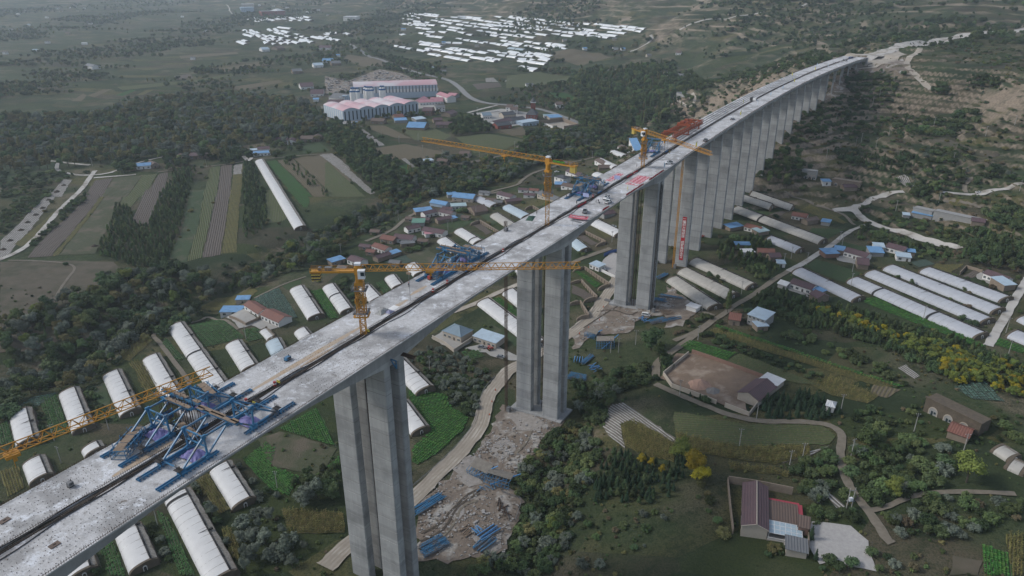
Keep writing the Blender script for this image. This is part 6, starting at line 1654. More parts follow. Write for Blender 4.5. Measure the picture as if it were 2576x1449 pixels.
for k in range(5):
	mb = MB(); vault_roof(mb, k * bw, (k + 1) * bw, 0, D, hb, 3.0); r_ = mb.build('vault_roof', M_PINKROOF, fac, smooth=True)
	mb = MB(); n = 12
	for y in (0, D):
		mb = MB(); mb.poly([(k * bw + bw * i / n, y, hb + 2.95 * math.sin(math.pi * i / n) ** .8) for i in (range(n + 1) if y == 0 else reversed(range(n + 1)))]); mb.build('gable', M_CLAD, fac)
	for i in range(4):
		mb = MB(); mb.box((k * bw + bw * (i + .5) / 4,-.05, hb * .52), (1.6,.2, hb * .8)); mb.build('window', M_GLASS, fac)
for i in range(9):
	mb = MB(); mb.box((-.05, D * (i + .5) / 9, hb * .5), (.2,1.2, hb * .85)); mb.build('pilaster', WL['white'], fac)
occ_poly([(a[0] + x * math.cos(ang) - y * math.sin(ang), a[1] + x * math.sin(ang) + y * math.cos(ang)) for x, y in ((-3,-3), (L + 3,-3), (L + 3, D + 3), (-3, D + 3))])
a = G('K4', 560,440); b = G('K4', 2110,300); a = G('K4', 560,400)
ang = math.atan2(b[1] - a[1], b[0] - a[0]); L = math.dist(a[:2], b[:2]); D = 42; fz = (H(*a[:2]) + H(*b[:2])) / 2
fac2 = thing('vaulted_hall', 'long pale blue production hall with one pink barrel roof behind the silos', 'factory', (a[0], a[1], fz), ang)
hb = 19
mb = MB(); mb.box((L / 2, D / 2, hb / 2 - 2), (L, D, hb + 4)); mb.build('wall', M_CLAD, fac2)
mb = MB(); vault_roof(mb, 0, L, 0, D, hb, 4.8, axis='x'); mb.build('vault_roof', M_PINKROOF, fac2, smooth=True)
mb = MB(); n = 12
for x in (0, L):
	mb = MB(); mb.poly([(x, D * i / n, hb + 4.7 * math.sin(math.pi * i / n) ** .8) for i in (range(n + 1) if x == L else reversed(range(n + 1)))]); mb.build('gable', WL['white'], fac2)
for i in range(25):
	mb = MB(); mb.box((L * (i + .5) / 25,-.05, hb * .72), (1.5,.25, hb * .5)); mb.build('pilaster', M_GREY, fac2)
	mb = MB(); mb.box((L * (i + 1) / 25,-.05, hb * .62), (2.6,.2,4.5)); mb.build('window', WL['white'], fac2)
occ_poly([(a[0] + x * math.cos(ang) - y * math.sin(ang), a[1] + x * math.sin(ang) + y * math.cos(ang)) for x, y in ((-3,-3), (L + 3,-3), (L + 3, D + 3), (-3, D + 3))])
M_SILOB = mat('silo_blue', (.05,.13,.28), (.04,.11,.24), .4,.5)
for i, (x, y) in enumerate(((525,492),(575,490),(632,492),(775,455),(812,465),(850,465),(895,465),(1068,450),(1110,450),(545,480))):
	p = G('K4', x, y); s_ = thing('silo', ('white cement silo with blue base in the cluster at the hall gable', 'white cement silo with blue base in the middle cluster', 'white cement silo with blue base in the pair near the hall wall')[0 if i in (0,1,2,9) else (1 if i < 7 else 2)], 'silo', p, 0, 'cement silos of the factory')
	mb = MB(); mb.cyl((0,0,6), (0,0,22), 3.2, seg=14); mb.cyl((0,0,22), (0,0,24.5), 3.2,.8, seg=14); mb.build('tank', WL['white'], s_, smooth=False)
	mb = MB(); mb.cyl((0,0,-.5), (0,0,6), 3.25, seg=14); mb.build('base', M_SILOB, s_)
	mb = MB(); mb.cyl((0,0,20), (0,0,22.4), 3.27, seg=14); mb.box((0,0,25.5), (3,3,1.6)); mb.build('top_platform', M_SILOB, s_)
for t in (('pink-roofed low office row in front of the production hall', 'K4', 1610,470,1770,475,40,4, 'pink', 'white', dict(ridge='y', win=0)),
('long pink strip roof of the factory canteen', 'K4', 1780,480,2220,445,14,4, 'pink', 'white', dict(win=8)),
('pink-roofed back row of the factory canteen', 'K4', 1980,425,2210,415,12,4, 'pink', 'white', dict(win=0)),
('two-storey white dormitory with pink roof by the factory gate', 'K4', 2085,345,2290,430,14,7, 'pink', 'white', dict(win=7)),
('grey-roofed mud farm below the dormitory', 'K4', 2350,700,2480,660,14,4, 'purple', 'mud', dict(win=0)),
('long grey roof wall behind the factory gate', 'K4', 2290,330,2440,345,12,4, 'pink', 'grey', dict(win=0)),
('purple-roofed store left of the silos', 'K4', 40,520,320,505,22,5, 'purple', 'grey', dict(win=0)),
('pale cubic store left of the silos', 'K4', 330,400,420,400,16,8, 'pale', 'blue', dict(kind='flat', win=0))):
	HS(*t[:10], **t[10])
# things on the deck
def DK(tile, x, y, dz=0.0):
	px, py = T(tile, x, y); z = 86.0
	for _ in range(4):
		p = at(px, py, z + dz); z = deckz_y(p[1])
	best = min(((p[0] - BR(s, 0)[0]) ** 2 + (p[1] - BR(s, 0)[1]) ** 2, s) for s in np.arange(-50,890,1.0))
	s = best[1]; c = BR(s, 0); h = BT(s)
	u = (p[0] - c[0]) * math.sin(h) - (p[1] - c[1]) * math.cos(h)
	return s, u
def glyph_strokes(mb, cx, cy, w, h, seed, z=0.0):
	rs = random.Random(seed); t = w * .16
	ys = sorted(rs.sample([-.42,-.25,-.08,.1,.27,.42], 3)); xs = sorted(rs.sample([-.38,-.15,.1,.35], 2))
	for y in ys: mb.poly([(cx - w * .45, cy + y * h - t / 2, z), (cx + w * .45, cy + y * h - t / 2, z), (cx + w * .45, cy + y * h + t / 2, z), (cx - w * .45, cy + y * h + t / 2, z)])
	for x in xs: mb.poly([(cx + x * w - t / 2, cy - h * .45, z + .004), (cx + x * w + t / 2, cy - h * .45, z + .004), (cx + x * w + t / 2, cy + h * .45, z + .004), (cx + x * w - t / 2, cy + h * .45, z + .004)])
def floor_banner(label, s0, s1, u0, u1, strips, m):
	x, y, z = BR((s0 + s1) / 2, (u0 + u1) / 2); L = s1 - s0; W = u1 - u0; sl = (deckz_y(BR(s1,0)[1]) - deckz_y(BR(s0,0)[1])) / L
	r_ = thing('floor_banner', label, 'banner', (x, y, z), 0); r_.rotation_euler = (0, -math.atan(sl), BT((s0 + s1) / 2))
	w = W / strips
	for k in range(strips):
		yc = W / 2 - w * (k + .5); mb = MB(); nx = 12
		for i in range(nx):
			a, b = -L / 2 + L * i / nx, -L / 2 + L * (i + 1) / nx
			za, zb = .03 + .03 * math.sin(i * 1.7 + k), .03 + .03 * math.sin((i + 1) * 1.7 + k)
			mb.poly([(a, yc - w * .47, za), (b, yc - w * .47, zb), (b, yc + w * .47, zb), (a, yc + w * .47, za)])
		o = mb.build('strip', m, r_)
		mb = MB(); n = max(6, int(L / (w * .62)))
		for i in range(n): glyph_strokes(mb, -L / 2 + L * (i + .7) / (n + .4), yc, w * .40, w * .52, k * 40 + i, .085)
		mb.build('printed_characters', M_PRINT, o, kind='stuff')
s0, u0 = DK('K1', 1180,640); s1, u1 = DK('K1', 1720,230); sx, ux = DK('K1', 1740,740)
floor_banner('pink-red banner of three printed strips laid on the haul-road carriageway', s0, s1, u0, ux, 3, M_PINK)
s2, u2 = DK('K1', 230,480); s3, u3 = DK('K1', 790,130); s4, u4 = DK('K1', 460,575)
floor_banner('pink banner of two printed strips laid on the village-side carriageway', s2, s3, u2, u4,2, M_PINK)
def rail_banner(label, s0, s1, u, h=1.1, m=None, chars=True):
	n = max(3, int((s1 - s0) / 1.5)); o = BR((s0 + s1) / 2, u); mb = MB(); r_ = thing('rail_banner', label, 'banner', o)
	for i in range(n):
		a, b = BR(s0 + (s1 - s0) * i / n, u), BR(s0 + (s1 - s0) * (i + 1) / n, u)
		ta, tb = h * (.9 + .12 * math.sin(i * 1.3)), h * (.9 + .12 * math.sin((i + 1) * 1.3)); d = [a[k] - o[k] for k in range(3)]; e = [b[k] - o[k] for k in range(3)]
		mb.poly([(d[0], d[1], d[2] + .12), (e[0], e[1], e[2] + .12), (e[0] - .02, e[1] + .015, e[2] + tb), (d[0] - .02, d[1] + .015, d[2] + ta)])
	mb.build('cloth', m or M_RED, r_)
	mb = MB()
	for i in range(0, n + 1,2):
		a = BR(s0 + (s1 - s0) * i / n, u); mb.bar((a[0] - o[0], a[1] - o[1], a[2] - o[2]), (a[0] - o[0], a[1] - o[1], a[2] - o[2] + h + .15), .07)
	mb.build('post', M_DARK, r_)
for lab, t, a, b, c, d, u in (('red cloth banner on the median rail beside the strolling workers', 'K2', 620,570,930,350,.95), ('red cloth banner on the median rail left of the paired floor banners', 'K1', 1150,370,1430,220,.95), ('second red banner on the median rail, next to the paired floor banners', 'K1', 1450,190,1700,60,.95),
		('red cloth banner on the outer rail beyond the silver pickup', 'K2', 1750,740,2040,550,12.4), ('red cloth swag on the outer rail below the floor banner', 'K3', 1130,915,1360,770,12.4), ('red cloth swag on the outer rail past the floor banner', 'K3', 1425,720,1620,595,12.4)):
	sa, _ = DK(t, a, b); sb, _ = DK(t, c, d); rail_banner(lab, min(sa, sb), max(sa, sb), u)
sa, ua = DK('K2', 270,960,1.2); sb, ub = DK('K2', 1120,1060,1.2)
pa, pb = BR(sa, ua), BR(sb, ub); L = math.dist(pa[:2], pb[:2])
r_ = thing('held_banner', 'long red banner held flat across the carriageway by two workers', 'banner', ((pa[0] + pb[0]) / 2, (pa[1] + pb[1]) / 2, (pa[2] + pb[2]) / 2), math.atan2(pb[1] - pa[1], pb[0] - pa[0]))
mb = MB(); n = 14
for i in range(n):
	a, b = -L / 2 + L * i / n, -L / 2 + L * (i + 1) / n; f = lambda t: 1.05 - .22 * math.sin(math.pi * (t + L / 2) / L)
	mb.poly([(a, -.3, f(a) - .1), (b, -.3, f(b) - .1), (b, 2.2, f(b) + .45), (a, 2.2, f(a) + .45)])
mb.build('cloth', M_PINK, r_)
mb = MB()
for i in range(14): glyph_strokes(mb, -L / 2 + L * (i + 1.2) / 16.4,.95,.55,.95,300 + i, 1.30 - .22 * math.sin(math.pi * (i + 1.2) / 16.4))
mb.build('printed_characters', M_PRINT, r_, kind='stuff')
mb = MB(); mb.bar((-L / 2 - .6,2.2,1.5), (L / 2 + .3,2.2,1.5), .1); mb.build('pole', M_GREY, r_)
p4 = BR(420, NC); ang4 = BT(420) - math.pi / 2; gz4 = H(p4[0], p4[1])
vb = thing('pier_banner', 'red vertical banner with white characters on the pier wall', 'banner', p4, ang4)
mb = MB(); yb = -1.42; zt = 43 - p4[2]; zl = 14.5 - p4[2]
n = 16
for i in range(n):
	a, b = zl + (zt - zl) * i / n, zl + (zt - zl) * (i + 1) / n
	mb.poly([(-1.25, yb - .03 * (i % 2), a), (1.25, yb - .03 * (i % 2), a), (1.25, yb - .03 * ((i + 1) % 2), b), (-1.25, yb - .03 * ((i + 1) % 2), b)])
mb.build('cloth', M_RED, vb)
txt = '一编织大地经纬 成就美好未来'
for i, ch in enumerate(txt):
	if ch == ' ': continue
	o = link('character', text_mesh(ch, 2.1, 'character', M_PRINT, bold=.03), vb, (0, yb - .09, zt - 1.3 - i * (zt - zl - 1.6) / len(txt)))
	o.rotation_euler = (R(90), 0,0)
r_ = thing('pier_banner', 'small red banner strip at the foot of the wall pier next in line', 'banner', BR(471, NC), BT(471) - math.pi / 2)
z_ = H(*BR(471, NC)[:2]) + 5 - BR(471, NC)[2]; mb = MB(); mb.box((0,-1.4, z_), (6,.05,1.5)); mb.build('cloth', M_PINK, r_)
mb = MB(); mb.v = []
for i in range(6):
	for k in range(3): mb.box((-2.4 + i * .96,-1.44, z_ - .35 + .35 * k), (.6,.03,.13))
	mb.box((-2.4 + i * .96,-1.45, z_), (.12,.03,.9))
mb.build('printed_characters', M_PRINT, r_, kind='stuff')
# ---- people
M_SKIN = mat('skin', (.36,.22,.15), (.32,.19,.13), 3,.6); M_HAIR = mat('hair', (.015,.013,.012), (.02,.018,.015), 3,.6)
CLO = dict(dark=mat('cloth_dark', (.025,.027,.033), (.035,.036,.04), 3,.9), white=mat('cloth_white', (.6,.6,.6), (.5,.5,.5), 3,.9), navy=mat('cloth_navy', (.03,.045,.09), (.035,.05,.08), 3,.9), red=mat('cloth_red', (.35,.04,.03), (.3,.04,.03), 3,.9), hi=mat('cloth_hivis', (.55,.42,.03), (.5,.36,.03), 3,.8), grey=mat('cloth_grey', (.16,.16,.17), (.12,.12,.13), 3,.9))
POSES = dict(
	stand=dict(J=[(0,0,.95),(0,0,1.15),(0,.0,1.38),(0,0,1.5),(0,.02,1.62),(0,.02,1.74), (.10,0,.90),(.12,.02,.50),(.12,-.02,.08),(.12,.12,.04), (-.10,0,.90),(-.12,-.02,.50),(-.12,0,.08),(-.12,.13,.04), (.20,0,1.40),(.26,-.02,1.14),(.27,.08,.90),(.27,.12,.80), (-.20,0,1.40),(-.26,-.02,1.14),(-.27,.06,.90),(-.27,.1,.80)]),
	walk=dict(J=[(0,0,.93),(0,.01,1.13),(0,.03,1.36),(0,.04,1.48),(0,.07,1.60),(0,.08,1.72), (.10,0,.88),(.12,.20,.52),(.12,.10,.10),(.12,.24,.06), (-.10,0,.88),(-.12,-.04,.48),(-.12,-.30,.14),(-.12,-.20,.04), (.20,.02,1.38),(.26,-.16,1.15),(.26,-.12,.92),(.26,-.09,.84), (-.20,.02,1.38),(-.26,.12,1.15),(-.26,.26,.98),(-.26,.32,.92)]),
	carry=dict(J=[(0,0,.95),(0,0,1.15),(0,.02,1.38),(0,.02,1.5),(0,.05,1.62),(0,.05,1.74), (.10,0,.90),(.13,.04,.50),(.13,-.02,.08),(.13,.12,.04), (-.10,0,.90),(-.13,-.04,.50),(-.13,-.06,.08),(-.13,.08,.04), (.20,.02,1.40),(.24,.12,1.16),(.20,.36,1.12),(.18,.46,1.12), (-.20,.02,1.40),(-.24,.12,1.16),(-.20,.36,1.12),(-.18,.46,1.12)]),
	squat=dict(J=[(0,-.10,.36),(0,-.02,.54),(0,.08,.76),(0,.12,.86),(0,.17,.97),(0,.2,1.08), (.12,-.06,.34),(.18,.32,.50),(.16,.10,.09),(.16,.24,.05), (-.12,-.06,.34),(-.18,.32,.50),(-.16,.10,.09),(-.16,.24,.05), (.20,.10,.77),(.24,.22,.56),(.16,.40,.48),(.12,.46,.46), (-.20,.10,.77),(-.24,.22,.56),(-.16,.40,.48),(-.12,.46,.46)]))
_E = [(0,1),(1,2),(2,3),(3,4),(4,5),(0,6),(6,7),(7,8),(8,9),(0,10),(10,11),(11,12),(12,13),(2,14),(14,15),(15,16),(16,17),(2,18),(18,19),(19,20),(20,21)]
_RAD = [.145,.14,.165,.06,.095,.08,.10,.07,.05,.045,.10,.07,.05,.045,.075,.052,.04,.036,.075,.052,.04,.036]
BODY = {}
def body_mesh(pose, top, bot):
	k = (pose, top, bot)
	if k not in BODY:
		J = POSES[pose]['J']; me = bpy.data.meshes.new('body'); me.from_pydata(J, _E, []); o = bpy.data.objects.new('tmp', me); COL.objects.link(o)
		md = o.modifiers.new('skin', 'SKIN'); md.use_smooth_shade = True
		for i, v in enumerate(me.skin_vertices[0].data): v.radius = (_RAD[i], _RAD[i] * .85); v.use_root = (i == 0)
		sb = o.modifiers.new('sub', 'SUBSURF'); sb.levels = 1; sb.render_levels = 1
		dg = bpy.context.evaluated_depsgraph_get(); out = bpy.data.meshes.new_from_object(o.evaluated_get(dg)); bpy.data.objects.remove(o)
		out.materials.clear()
		for m in (CLO[bot], CLO[top], M_SKIN, M_DARK): out.materials.append(m)
		Jn = [Vector(j) for j in J]; mi = []
		for f in out.polygons:
			i = min(range(22), key=lambda q: (Jn[q] - f.center).length); mi.append(3 if i in (9,13) else (2 if i in (3,4,5,17,21,16,20) and i not in (16,20) else (0 if i in (0,6,7,8,10,11,12) else 1)))
		out.polygons.foreach_set('material_index', mi); out.polygons.foreach_set('use_smooth', [True] * len(mi)); BODY[k] = out
	return BODY[k]
def person(label, p, rz, pose='stand', top='dark', bot='dark', helmet=None, grp='workers on the deck'):
	o = link('person', body_mesh(pose, top, bot), None, p, rz, label, 'person', grp)
	hd = Vector(POSES[pose]['J'][4]) + Vector((0,0,.02)); mb = MB(); n = 8
	for i in range(5):
		ph = math.pi * .5 * i / 4
		for j in range(n): t = 2 * math.pi * j / n; mb.v.append((hd.x + .118 * math.cos(ph) * math.cos(t) * (1.1 if helmet and i == 0 else 1), hd.y - .01 + .128 * math.cos(ph) * math.sin(t) * (1.15 if helmet and i == 0 else 1), hd.z + .03 + .125 * math.sin(ph)))
	for i in range(4):
		for j in range(n): mb.f.append((i * n + j, i * n + (j + 1) % n, (i + 1) * n + (j + 1) % n, (i + 1) * n + j)); mb.m.append(0)
	mb.build('helmet' if helmet else 'hair', helmet or M_HAIR, o, smooth=True)
	mb = MB(); f = hd + Vector((0,.10,-.02)); mb.box((f.x - .035, f.y - .012, f.z + .02), (.03,.02,.016)); mb.box((f.x + .035, f.y - .012, f.z + .02), (.03,.02,.016)); mb.build('eyes', M_HAIR, o);
	mb = MB(); mb.prism([(f.x - .018, f.z - .03), (f.x + .018, f.z - .03), (f.x, f.z + .02)], f.y - .02, f.y + .015); mb.build('nose', M_SKIN, o)
	return o
M_HEL_Y = mat('helmet_yellow', (.6,.45,.04), (.55,.4,.04), 2,.4); M_HEL_W = mat('helmet_white', (.7,.7,.7), (.65,.65,.65), 2,.4); M_HEL_R = mat('helmet_red', (.5,.04,.03), (.45,.04,.03), 2,.4)
for lab, t, x, y, rz, pose, top, bot, hel in (('worker in white shirt and dark trousers walking beside the white off-roader', 'K2', 1490,345,1.0, 'walk', 'white', 'dark', M_HEL_W), ('person in black standing by the worker in the white shirt', 'K2', 1622,338,2.6, 'stand', 'dark', 'dark', None),
		('person crouching on the deck beside the two standing workers', 'K2', 1676,388,.5, 'squat', 'dark', 'navy', None), ('person in black standing near the median rail banner', 'K2', 622,425,3.4, 'stand', 'dark', 'dark', None), ('person in dark clothes on the outer edge beside the blue traveller rails', 'K2', 182,118,2.0, 'stand', 'navy', 'dark', None),
		('worker holding the median end of the long red banner', 'K2', 268,1062,4.6, 'carry', 'dark', 'dark', None), ('worker holding the outer end of the long red banner', 'K2', 1055,1150,1.4, 'carry', 'dark', 'grey', None), ('helper in red jacket behind the outer end of the long red banner', 'K2', 1020,1130,1.4, 'stand', 'red', 'dark', None),
		('person standing on the village-side carriageway by the edge near the green net', 'E', 1558,180,1.0, 'stand', 'dark', 'dark', None), ('worker with yellow helmet at the village-side edge beside a drum', 'E', 1238,335,2.0, 'stand', 'dark', 'dark', M_HEL_Y), ('worker in red helmet by the traveller rails', 'K9', 1245,640,.5, 'stand', 'navy', 'dark', M_HEL_R),
		('person beside the crane foot near the floor banners', 'K3', 1283,535,1.0, 'stand', 'grey', 'dark', None), ('worker at the rail joint beside the launching gantry spans', 'K3', 1702,370,4.0, 'stand', 'hi', 'dark', M_HEL_Y)):
	s_, u_ = DK(t, x, y); p = BR(s_, u_, .02); person(lab, p, rz, pose, top, bot, hel)
# ---- vehicles
M_TYRE = mat('tyre', (.02,.02,.02), (.03,.03,.03), 3,.8); M_RIM = mat('rim', (.45,.45,.46), (.35,.35,.36), 3,.35, metal=.6); M_LAMP = mat('lamp_lens', (.7,.7,.68), (.6,.6,.6), 2,.2); M_LAMPR = mat('lamp_red', (.4,.02,.02), (.35,.02,.02), 2,.3)
PAINT = dict(white=mat('paint_white', (.70,.70,.69), (.66,.66,.65), 1,.3, spec=.5), silver=mat('paint_silver', (.33,.35,.36), (.28,.30,.31), 1,.35, spec=.5), grey=mat('paint_grey', (.2,.21,.22), (.17,.18,.19), 1,.35, spec=.5), red=mat('paint_red', (.38,.05,.04), (.33,.05,.04), 1,.35, spec=.5), blue=mat('paint_blue', (.06,.12,.26), (.05,.10,.22), 1,.35, spec=.5))
def loft(mb, secs, mi=0):
	rows = []
	for x, ring in secs: n = len(mb.v); mb.v.extend([(x, y, z) for y, z in ring]); rows.append(list(range(n, n + len(ring))))
	for a, b in zip(rows[:-1], rows[1:]):
		for i in range(len(a)): j = (i + 1) % len(a); mb.f.append((a[i], b[i], b[j], a[j])); mb.m.append(mi)
	mb.f.append(tuple(rows[0])); mb.m.append(mi); mb.f.append(tuple(reversed(rows[-1]))); mb.m.append(mi)
def vehicle(label, p, rz, kind='suv', paint='white', cat='car', grp='vehicles of the bridge site'):
	nm = {'suv': 'off_road_car', 'pickup': 'pickup_truck', 'sedan': 'parked_car', 'van': 'van'}[kind]
	r_ = thing(nm, label, cat, p, rz, grp); W = .92; pm = PAINT[paint]
	zf = {'suv': 1.05, 'pickup': 1.02, 'sedan': .88, 'van': 1.05}[kind]; L = 2.35 if kind != 'pickup' else 2.55
	ring = lambda w, zb, zt: [(-w, zb), (w, zb), (w, zt - .12), (w - .1, zt), (-w + .1, zt), (-w, zt - .12)]
	mb = MB()
	if kind == 'pickup':
		loft(mb, [(-L, ring(W - .05,.45, zf)), (-.55, ring(W, .38, zf)), (-.5, ring(W, .38, zf + .02)), (1.2, ring(W, .38, zf + .02)), (2.3, ring(W - .05,.42, zf - .08)), (L, ring(W - .14,.5, zf - .18))])
	else: loft(mb, [(-L, ring(W - .1,.5, zf - .1)), (-L + .12, ring(W - .03,.4, zf)), (1.0, ring(W, .36, zf)), (2.1, ring(W - .05,.4, zf - .1)), (L, ring(W - .15,.48, zf - .22))])
	body = mb.build('body', pm, r_, smooth=False)
	cab = {'suv': [(-2.25,.0), (-2.1,.72), (.35,.74), (1.05,0)], 'pickup': [(-.5,0), (-.42,.66), (.75,.68), (1.4,0)], 'sedan': [(-1.95,0), (-1.2,.5), (.3,.52), (1.1,0)], 'van': [(-2.3,0), (-2.25,.85), (1.2,.85), (2.0,-.1)]}[kind]
	mb = MB(); tw = W - .17; q = [(x, zf - .01 + z) for x, z in cab]
	A = [(q[0][0], W - .05, q[0][1]), (q[1][0], tw, q[1][1]), (q[2][0], tw, q[2][1]), (q[3][0], W - .05, q[3][1])]; B = [(x, -y, z) for x, y, z in A]
	mb.poly(A); mb.poly(list(reversed(B))); mb.poly([A[1], B[1], B[2], A[2]]); mb.poly([A[0], B[0], B[1], A[1]]); mb.poly([A[2], B[2], B[3], A[3]]); mb.build('cabin', pm, r_)
	def quadin(P, k=.84, off=.012):
		c = sum((Vector(v) for v in P), Vector()) / len(P); nn = (Vector(P[1]) - Vector(P[0])).cross(Vector(P[2]) - Vector(P[0])).normalized()
		return [tuple(c + (Vector(v) - c) * k + nn * off) for v in P]
	for P, n_ in (([A[2], B[2], B[3], A[3]], 'windscreen'), ([A[1], A[0], B[0], B[1]], 'rear_window'), (A, 'side_window'), (list(reversed(B)), 'side_window')):
		for sgn in (1,):
			mb = MB(); Q = quadin(P); c = Vector((sum(v[0] for v in Q) / 4, sum(v[1] for v in Q) / 4, sum(v[2] for v in Q) / 4)); ctr = Vector((0,0, zf + .3))
			if (c - ctr).dot((Vector(Q[1]) - Vector(Q[0])).cross(Vector(Q[2]) - Vector(Q[0]))) < 0: Q = quadin(list(reversed(P)))
			mb.poly(Q); mb.build(n_, M_GLASS, r_)
	if kind == 'pickup':
		mb = MB(); mb.poly([(-L + .12, -W + .12, zf + .012), (-.62, -W + .12, zf + .012), (-.62, W - .12, zf + .012), (-L + .12, W - .12, zf + .012)]); mb.build('load_bed', M_DARK, r_)
		mb = MB()
		for y in (-W + .05, W - .05): mb.bar((-L + .03, y, zf + .1), (-.5, y, zf + .1), .1,.25)
		mb.bar((-L + .05, -W, zf + .1), (-L + .05, W, zf + .1), .1,.25); mb.build('bed_side', pm, r_)
	for x in (-1.45,1.4):
		for y in (-W + .02, W - .02):
			mb = MB(); mb.cyl((x, y - .12,.36), (x, y + .12,.36), .36, seg=12); w_ = mb.build('tyre', M_TYRE, r_)
			mb = MB(); mb.cyl((x, y - .13 , .36), (x, y + .13,.36), .2, seg=10); mb.build('rim', M_RIM, w_)
	for y in (-.62,.62):
		mb = MB(); mb.box((L - .06, y, zf - .32), (.14,.34,.16)); mb.build('headlight', M_LAMP, r_); mb = MB(); mb.box((-L + .02, y * 1.2, zf - .25), (.1,.16,.26)); mb.build('tail_light', M_LAMPR, r_)
	mb = MB(); mb.box((L - .08,0,.5), (.22,1.5,.22)); mb.box((-L + .05,0,.5), (.2,1.5,.2)); mb.build('bumper', M_DARK, r_)
	if kind == 'suv':
		mb = MB()
		for y in (-.6,.6): mb.bar((-1.9, y, zf + .82), (.2, y, zf + .82), .06)
		mb.box((-.6,0, zf + .74), (1.5,1.1,.04)); mb.build('roof_rack', M_DARK, r_)
	return r_
for lab, t, x, y, dr, kind, paint in (('white off-road car parked on the deck beside the white pickup', 'K2', 1960,190, math.pi, 'suv', 'white'), ('white pickup with open doors on the deck beside the off-road car', 'K2', 2060,345,0, 'pickup', 'white'), ('silver pickup on the deck behind the long held banner', 'K2', 990,790,.35, 'pickup', 'silver'),
		('white car standing alone on the deck before the beam spans', 'K3', 1690,500,2.2, 'suv', 'white'), ('small grey car on the curved far carriageway', 'C', 428,880,0, 'sedan', 'silver'), ('dark machine-laden pickup on the outer edge of the beam spans', 'K3', 2165,205,0, 'pickup', 'grey')):
	s_, u_ = DK(t, x, y); vehicle(lab, BR(s_, u_, .01), BT(s_) + dr, kind, paint)
for lab, t, x, y, dr, kind, paint in (('white minivan parked on the yard by the pier and blue heap', 'K8', 1510,385,-.3, 'van', 'white'), ('white van driving on the hillside lane', 'C', 2240,1425,.1, 'pickup', 'white'), ('white car parked behind the cabin fence', 'E', 2040,588,-.4, 'sedan', 'white'), ('dark car parked beside the red tractor', 'E', 1155,1165,-.3, 'sedan', 'grey'), ('dark car at the yard edge near the hoist mast', 'E', 1295,1235,-.3, 'sedan', 'grey'),
		('white car parked in the village next to the two-storey house', 'B', 1705,1270,.3, 'sedan', 'white'), ('white car first of the three by the blue-roofed dormitory', 'B', 2150,1128,-.2, 'sedan', 'white'), ('white car second of the three by the blue-roofed dormitory', 'B', 2190,1120,-.2, 'sedan', 'white'), ('white car nearest the village road of the three by the dormitory', 'B', 2240,1130,-.4, 'sedan', 'white'), ('car parked below the deck near the second pier', 'E', 2120,275,-.3, 'sedan', 'silver')):
	p = G(t, x, y); vehicle(lab, (p[0], p[1], p[2] + .32), dr, kind, paint)
for i in range(4):
	p = G('K5', 550 + i * 42,232 - i * 3); vehicle('white car in the row on the parking court of the compound', (p[0], p[1], p[2] + .35), 1.5, 'sedan', 'white', grp='cars on the parking court')
for i, (x, y, rz) in enumerate(((1230,455,.2), (1310,425,.3), (1250,440,.1), (1320,415,.2), (1290,430,.15), (1265,448,.5))):
	s_, u_ = DK('C', x, y); s_ = min(s_, 885); u_ = max(-11, min(11, u_)); vehicle('works vehicle parked at the abutment end of the deck', BR(s_, u_, .02), BT(s_) + rz, ('pickup', 'van', 'sedan')[i % 3], ('white', 'blue', 'silver')[i % 3], grp='works vehicles at the abutment')
tp = G('E', 1215,1180); tr = thing('tractor', 'red tractor parked in front of the pale sheet-roofed row house', 'tractor', (tp[0], tp[1], tp[2] + .3), .5)
mb = MB(); mb.box((.8,0,1.0), (1.9,.8,.7)); mb.box((-.6,0,.9), (1.0,1.0,.6)); mb.box((1.75,0,1.0), (.1,.7,.6)); mb.build('body', PAINT['red'], tr)
mb = MB()
for x in (-1.1,-.1):
	for y in (-.6,.6): mb.bar((x, y, 1.1), (x, y, 2.4), .08)
mb.box((-.6,0,2.42), (1.5,1.5,.1)); mb.build('canopy', PAINT['red'], tr)
for x, r0 in ((-.8,.75), (1.3,.45)):
	for y in (-.8,.8): mb = MB(); mb.cyl((x, y - .16, r0), (x, y + .16, r0), r0, seg=14); w_ = mb.build('tyre', M_TYRE, tr); mb = MB(); mb.cyl((x, y - .17, r0), (x, y + .17, r0), r0 * .5, seg=10); mb.build('rim', M_YEL2, w_)
# ---- small site things on the deck
def flag(label, t, x, y, m, h=4.2):
	s_, u_ = DK(t, x, y); p = BR(s_, u_); r_ = thing('feather_flag', label, 'flag', p, rnd.uniform(0,6), 'feather flags along the deck'); mb = MB(); mb.bar((0,0,0), (0,0, h), .07); mb.build('pole', M_GREY, r_)
	mb = MB(); n = 7
	for i in range(n):
		a, b = 1.0 + (h - 1.1) * i / n, 1.0 + (h - 1.1) * (i + 1) / n; wa, wb = .75 * math.sin(math.pi * (.25 + .7 * i / n)), .75 * math.sin(math.pi * (.25 + .7 * (i + 1) / n)); mb.poly([(.03,.05 * math.sin(i), a), (wa, .1 * math.sin(i * 1.3), a), (wb, .1 * math.sin((i + 1) * 1.3), b), (.03,.05 * math.sin(i + 1), b)])
	mb.build('cloth', m, r_)
M_FLY = mat('flag_yellow', (.62,.55,.08), (.55,.48,.08), 1,.8); M_FLB = mat('flag_sky', (.45,.58,.70), (.5,.6,.7), 1,.8)
flag('pale blue feather flag in front of the long held banner', 'K2', 455,1340, M_FLB); flag('yellow feather flag beside the three-strip floor banner', 'K3', 1162,860, M_FLY); flag('pale blue feather flag by the lone white car', 'K3', 1622,575, M_FLB); flag('yellow feather flag above the wall piers by the dark pickup', 'K3', 2050,300, M_FLY); flag('white feather flag on the traveller with the tanks', 'K3', 850,800, M_FLB)
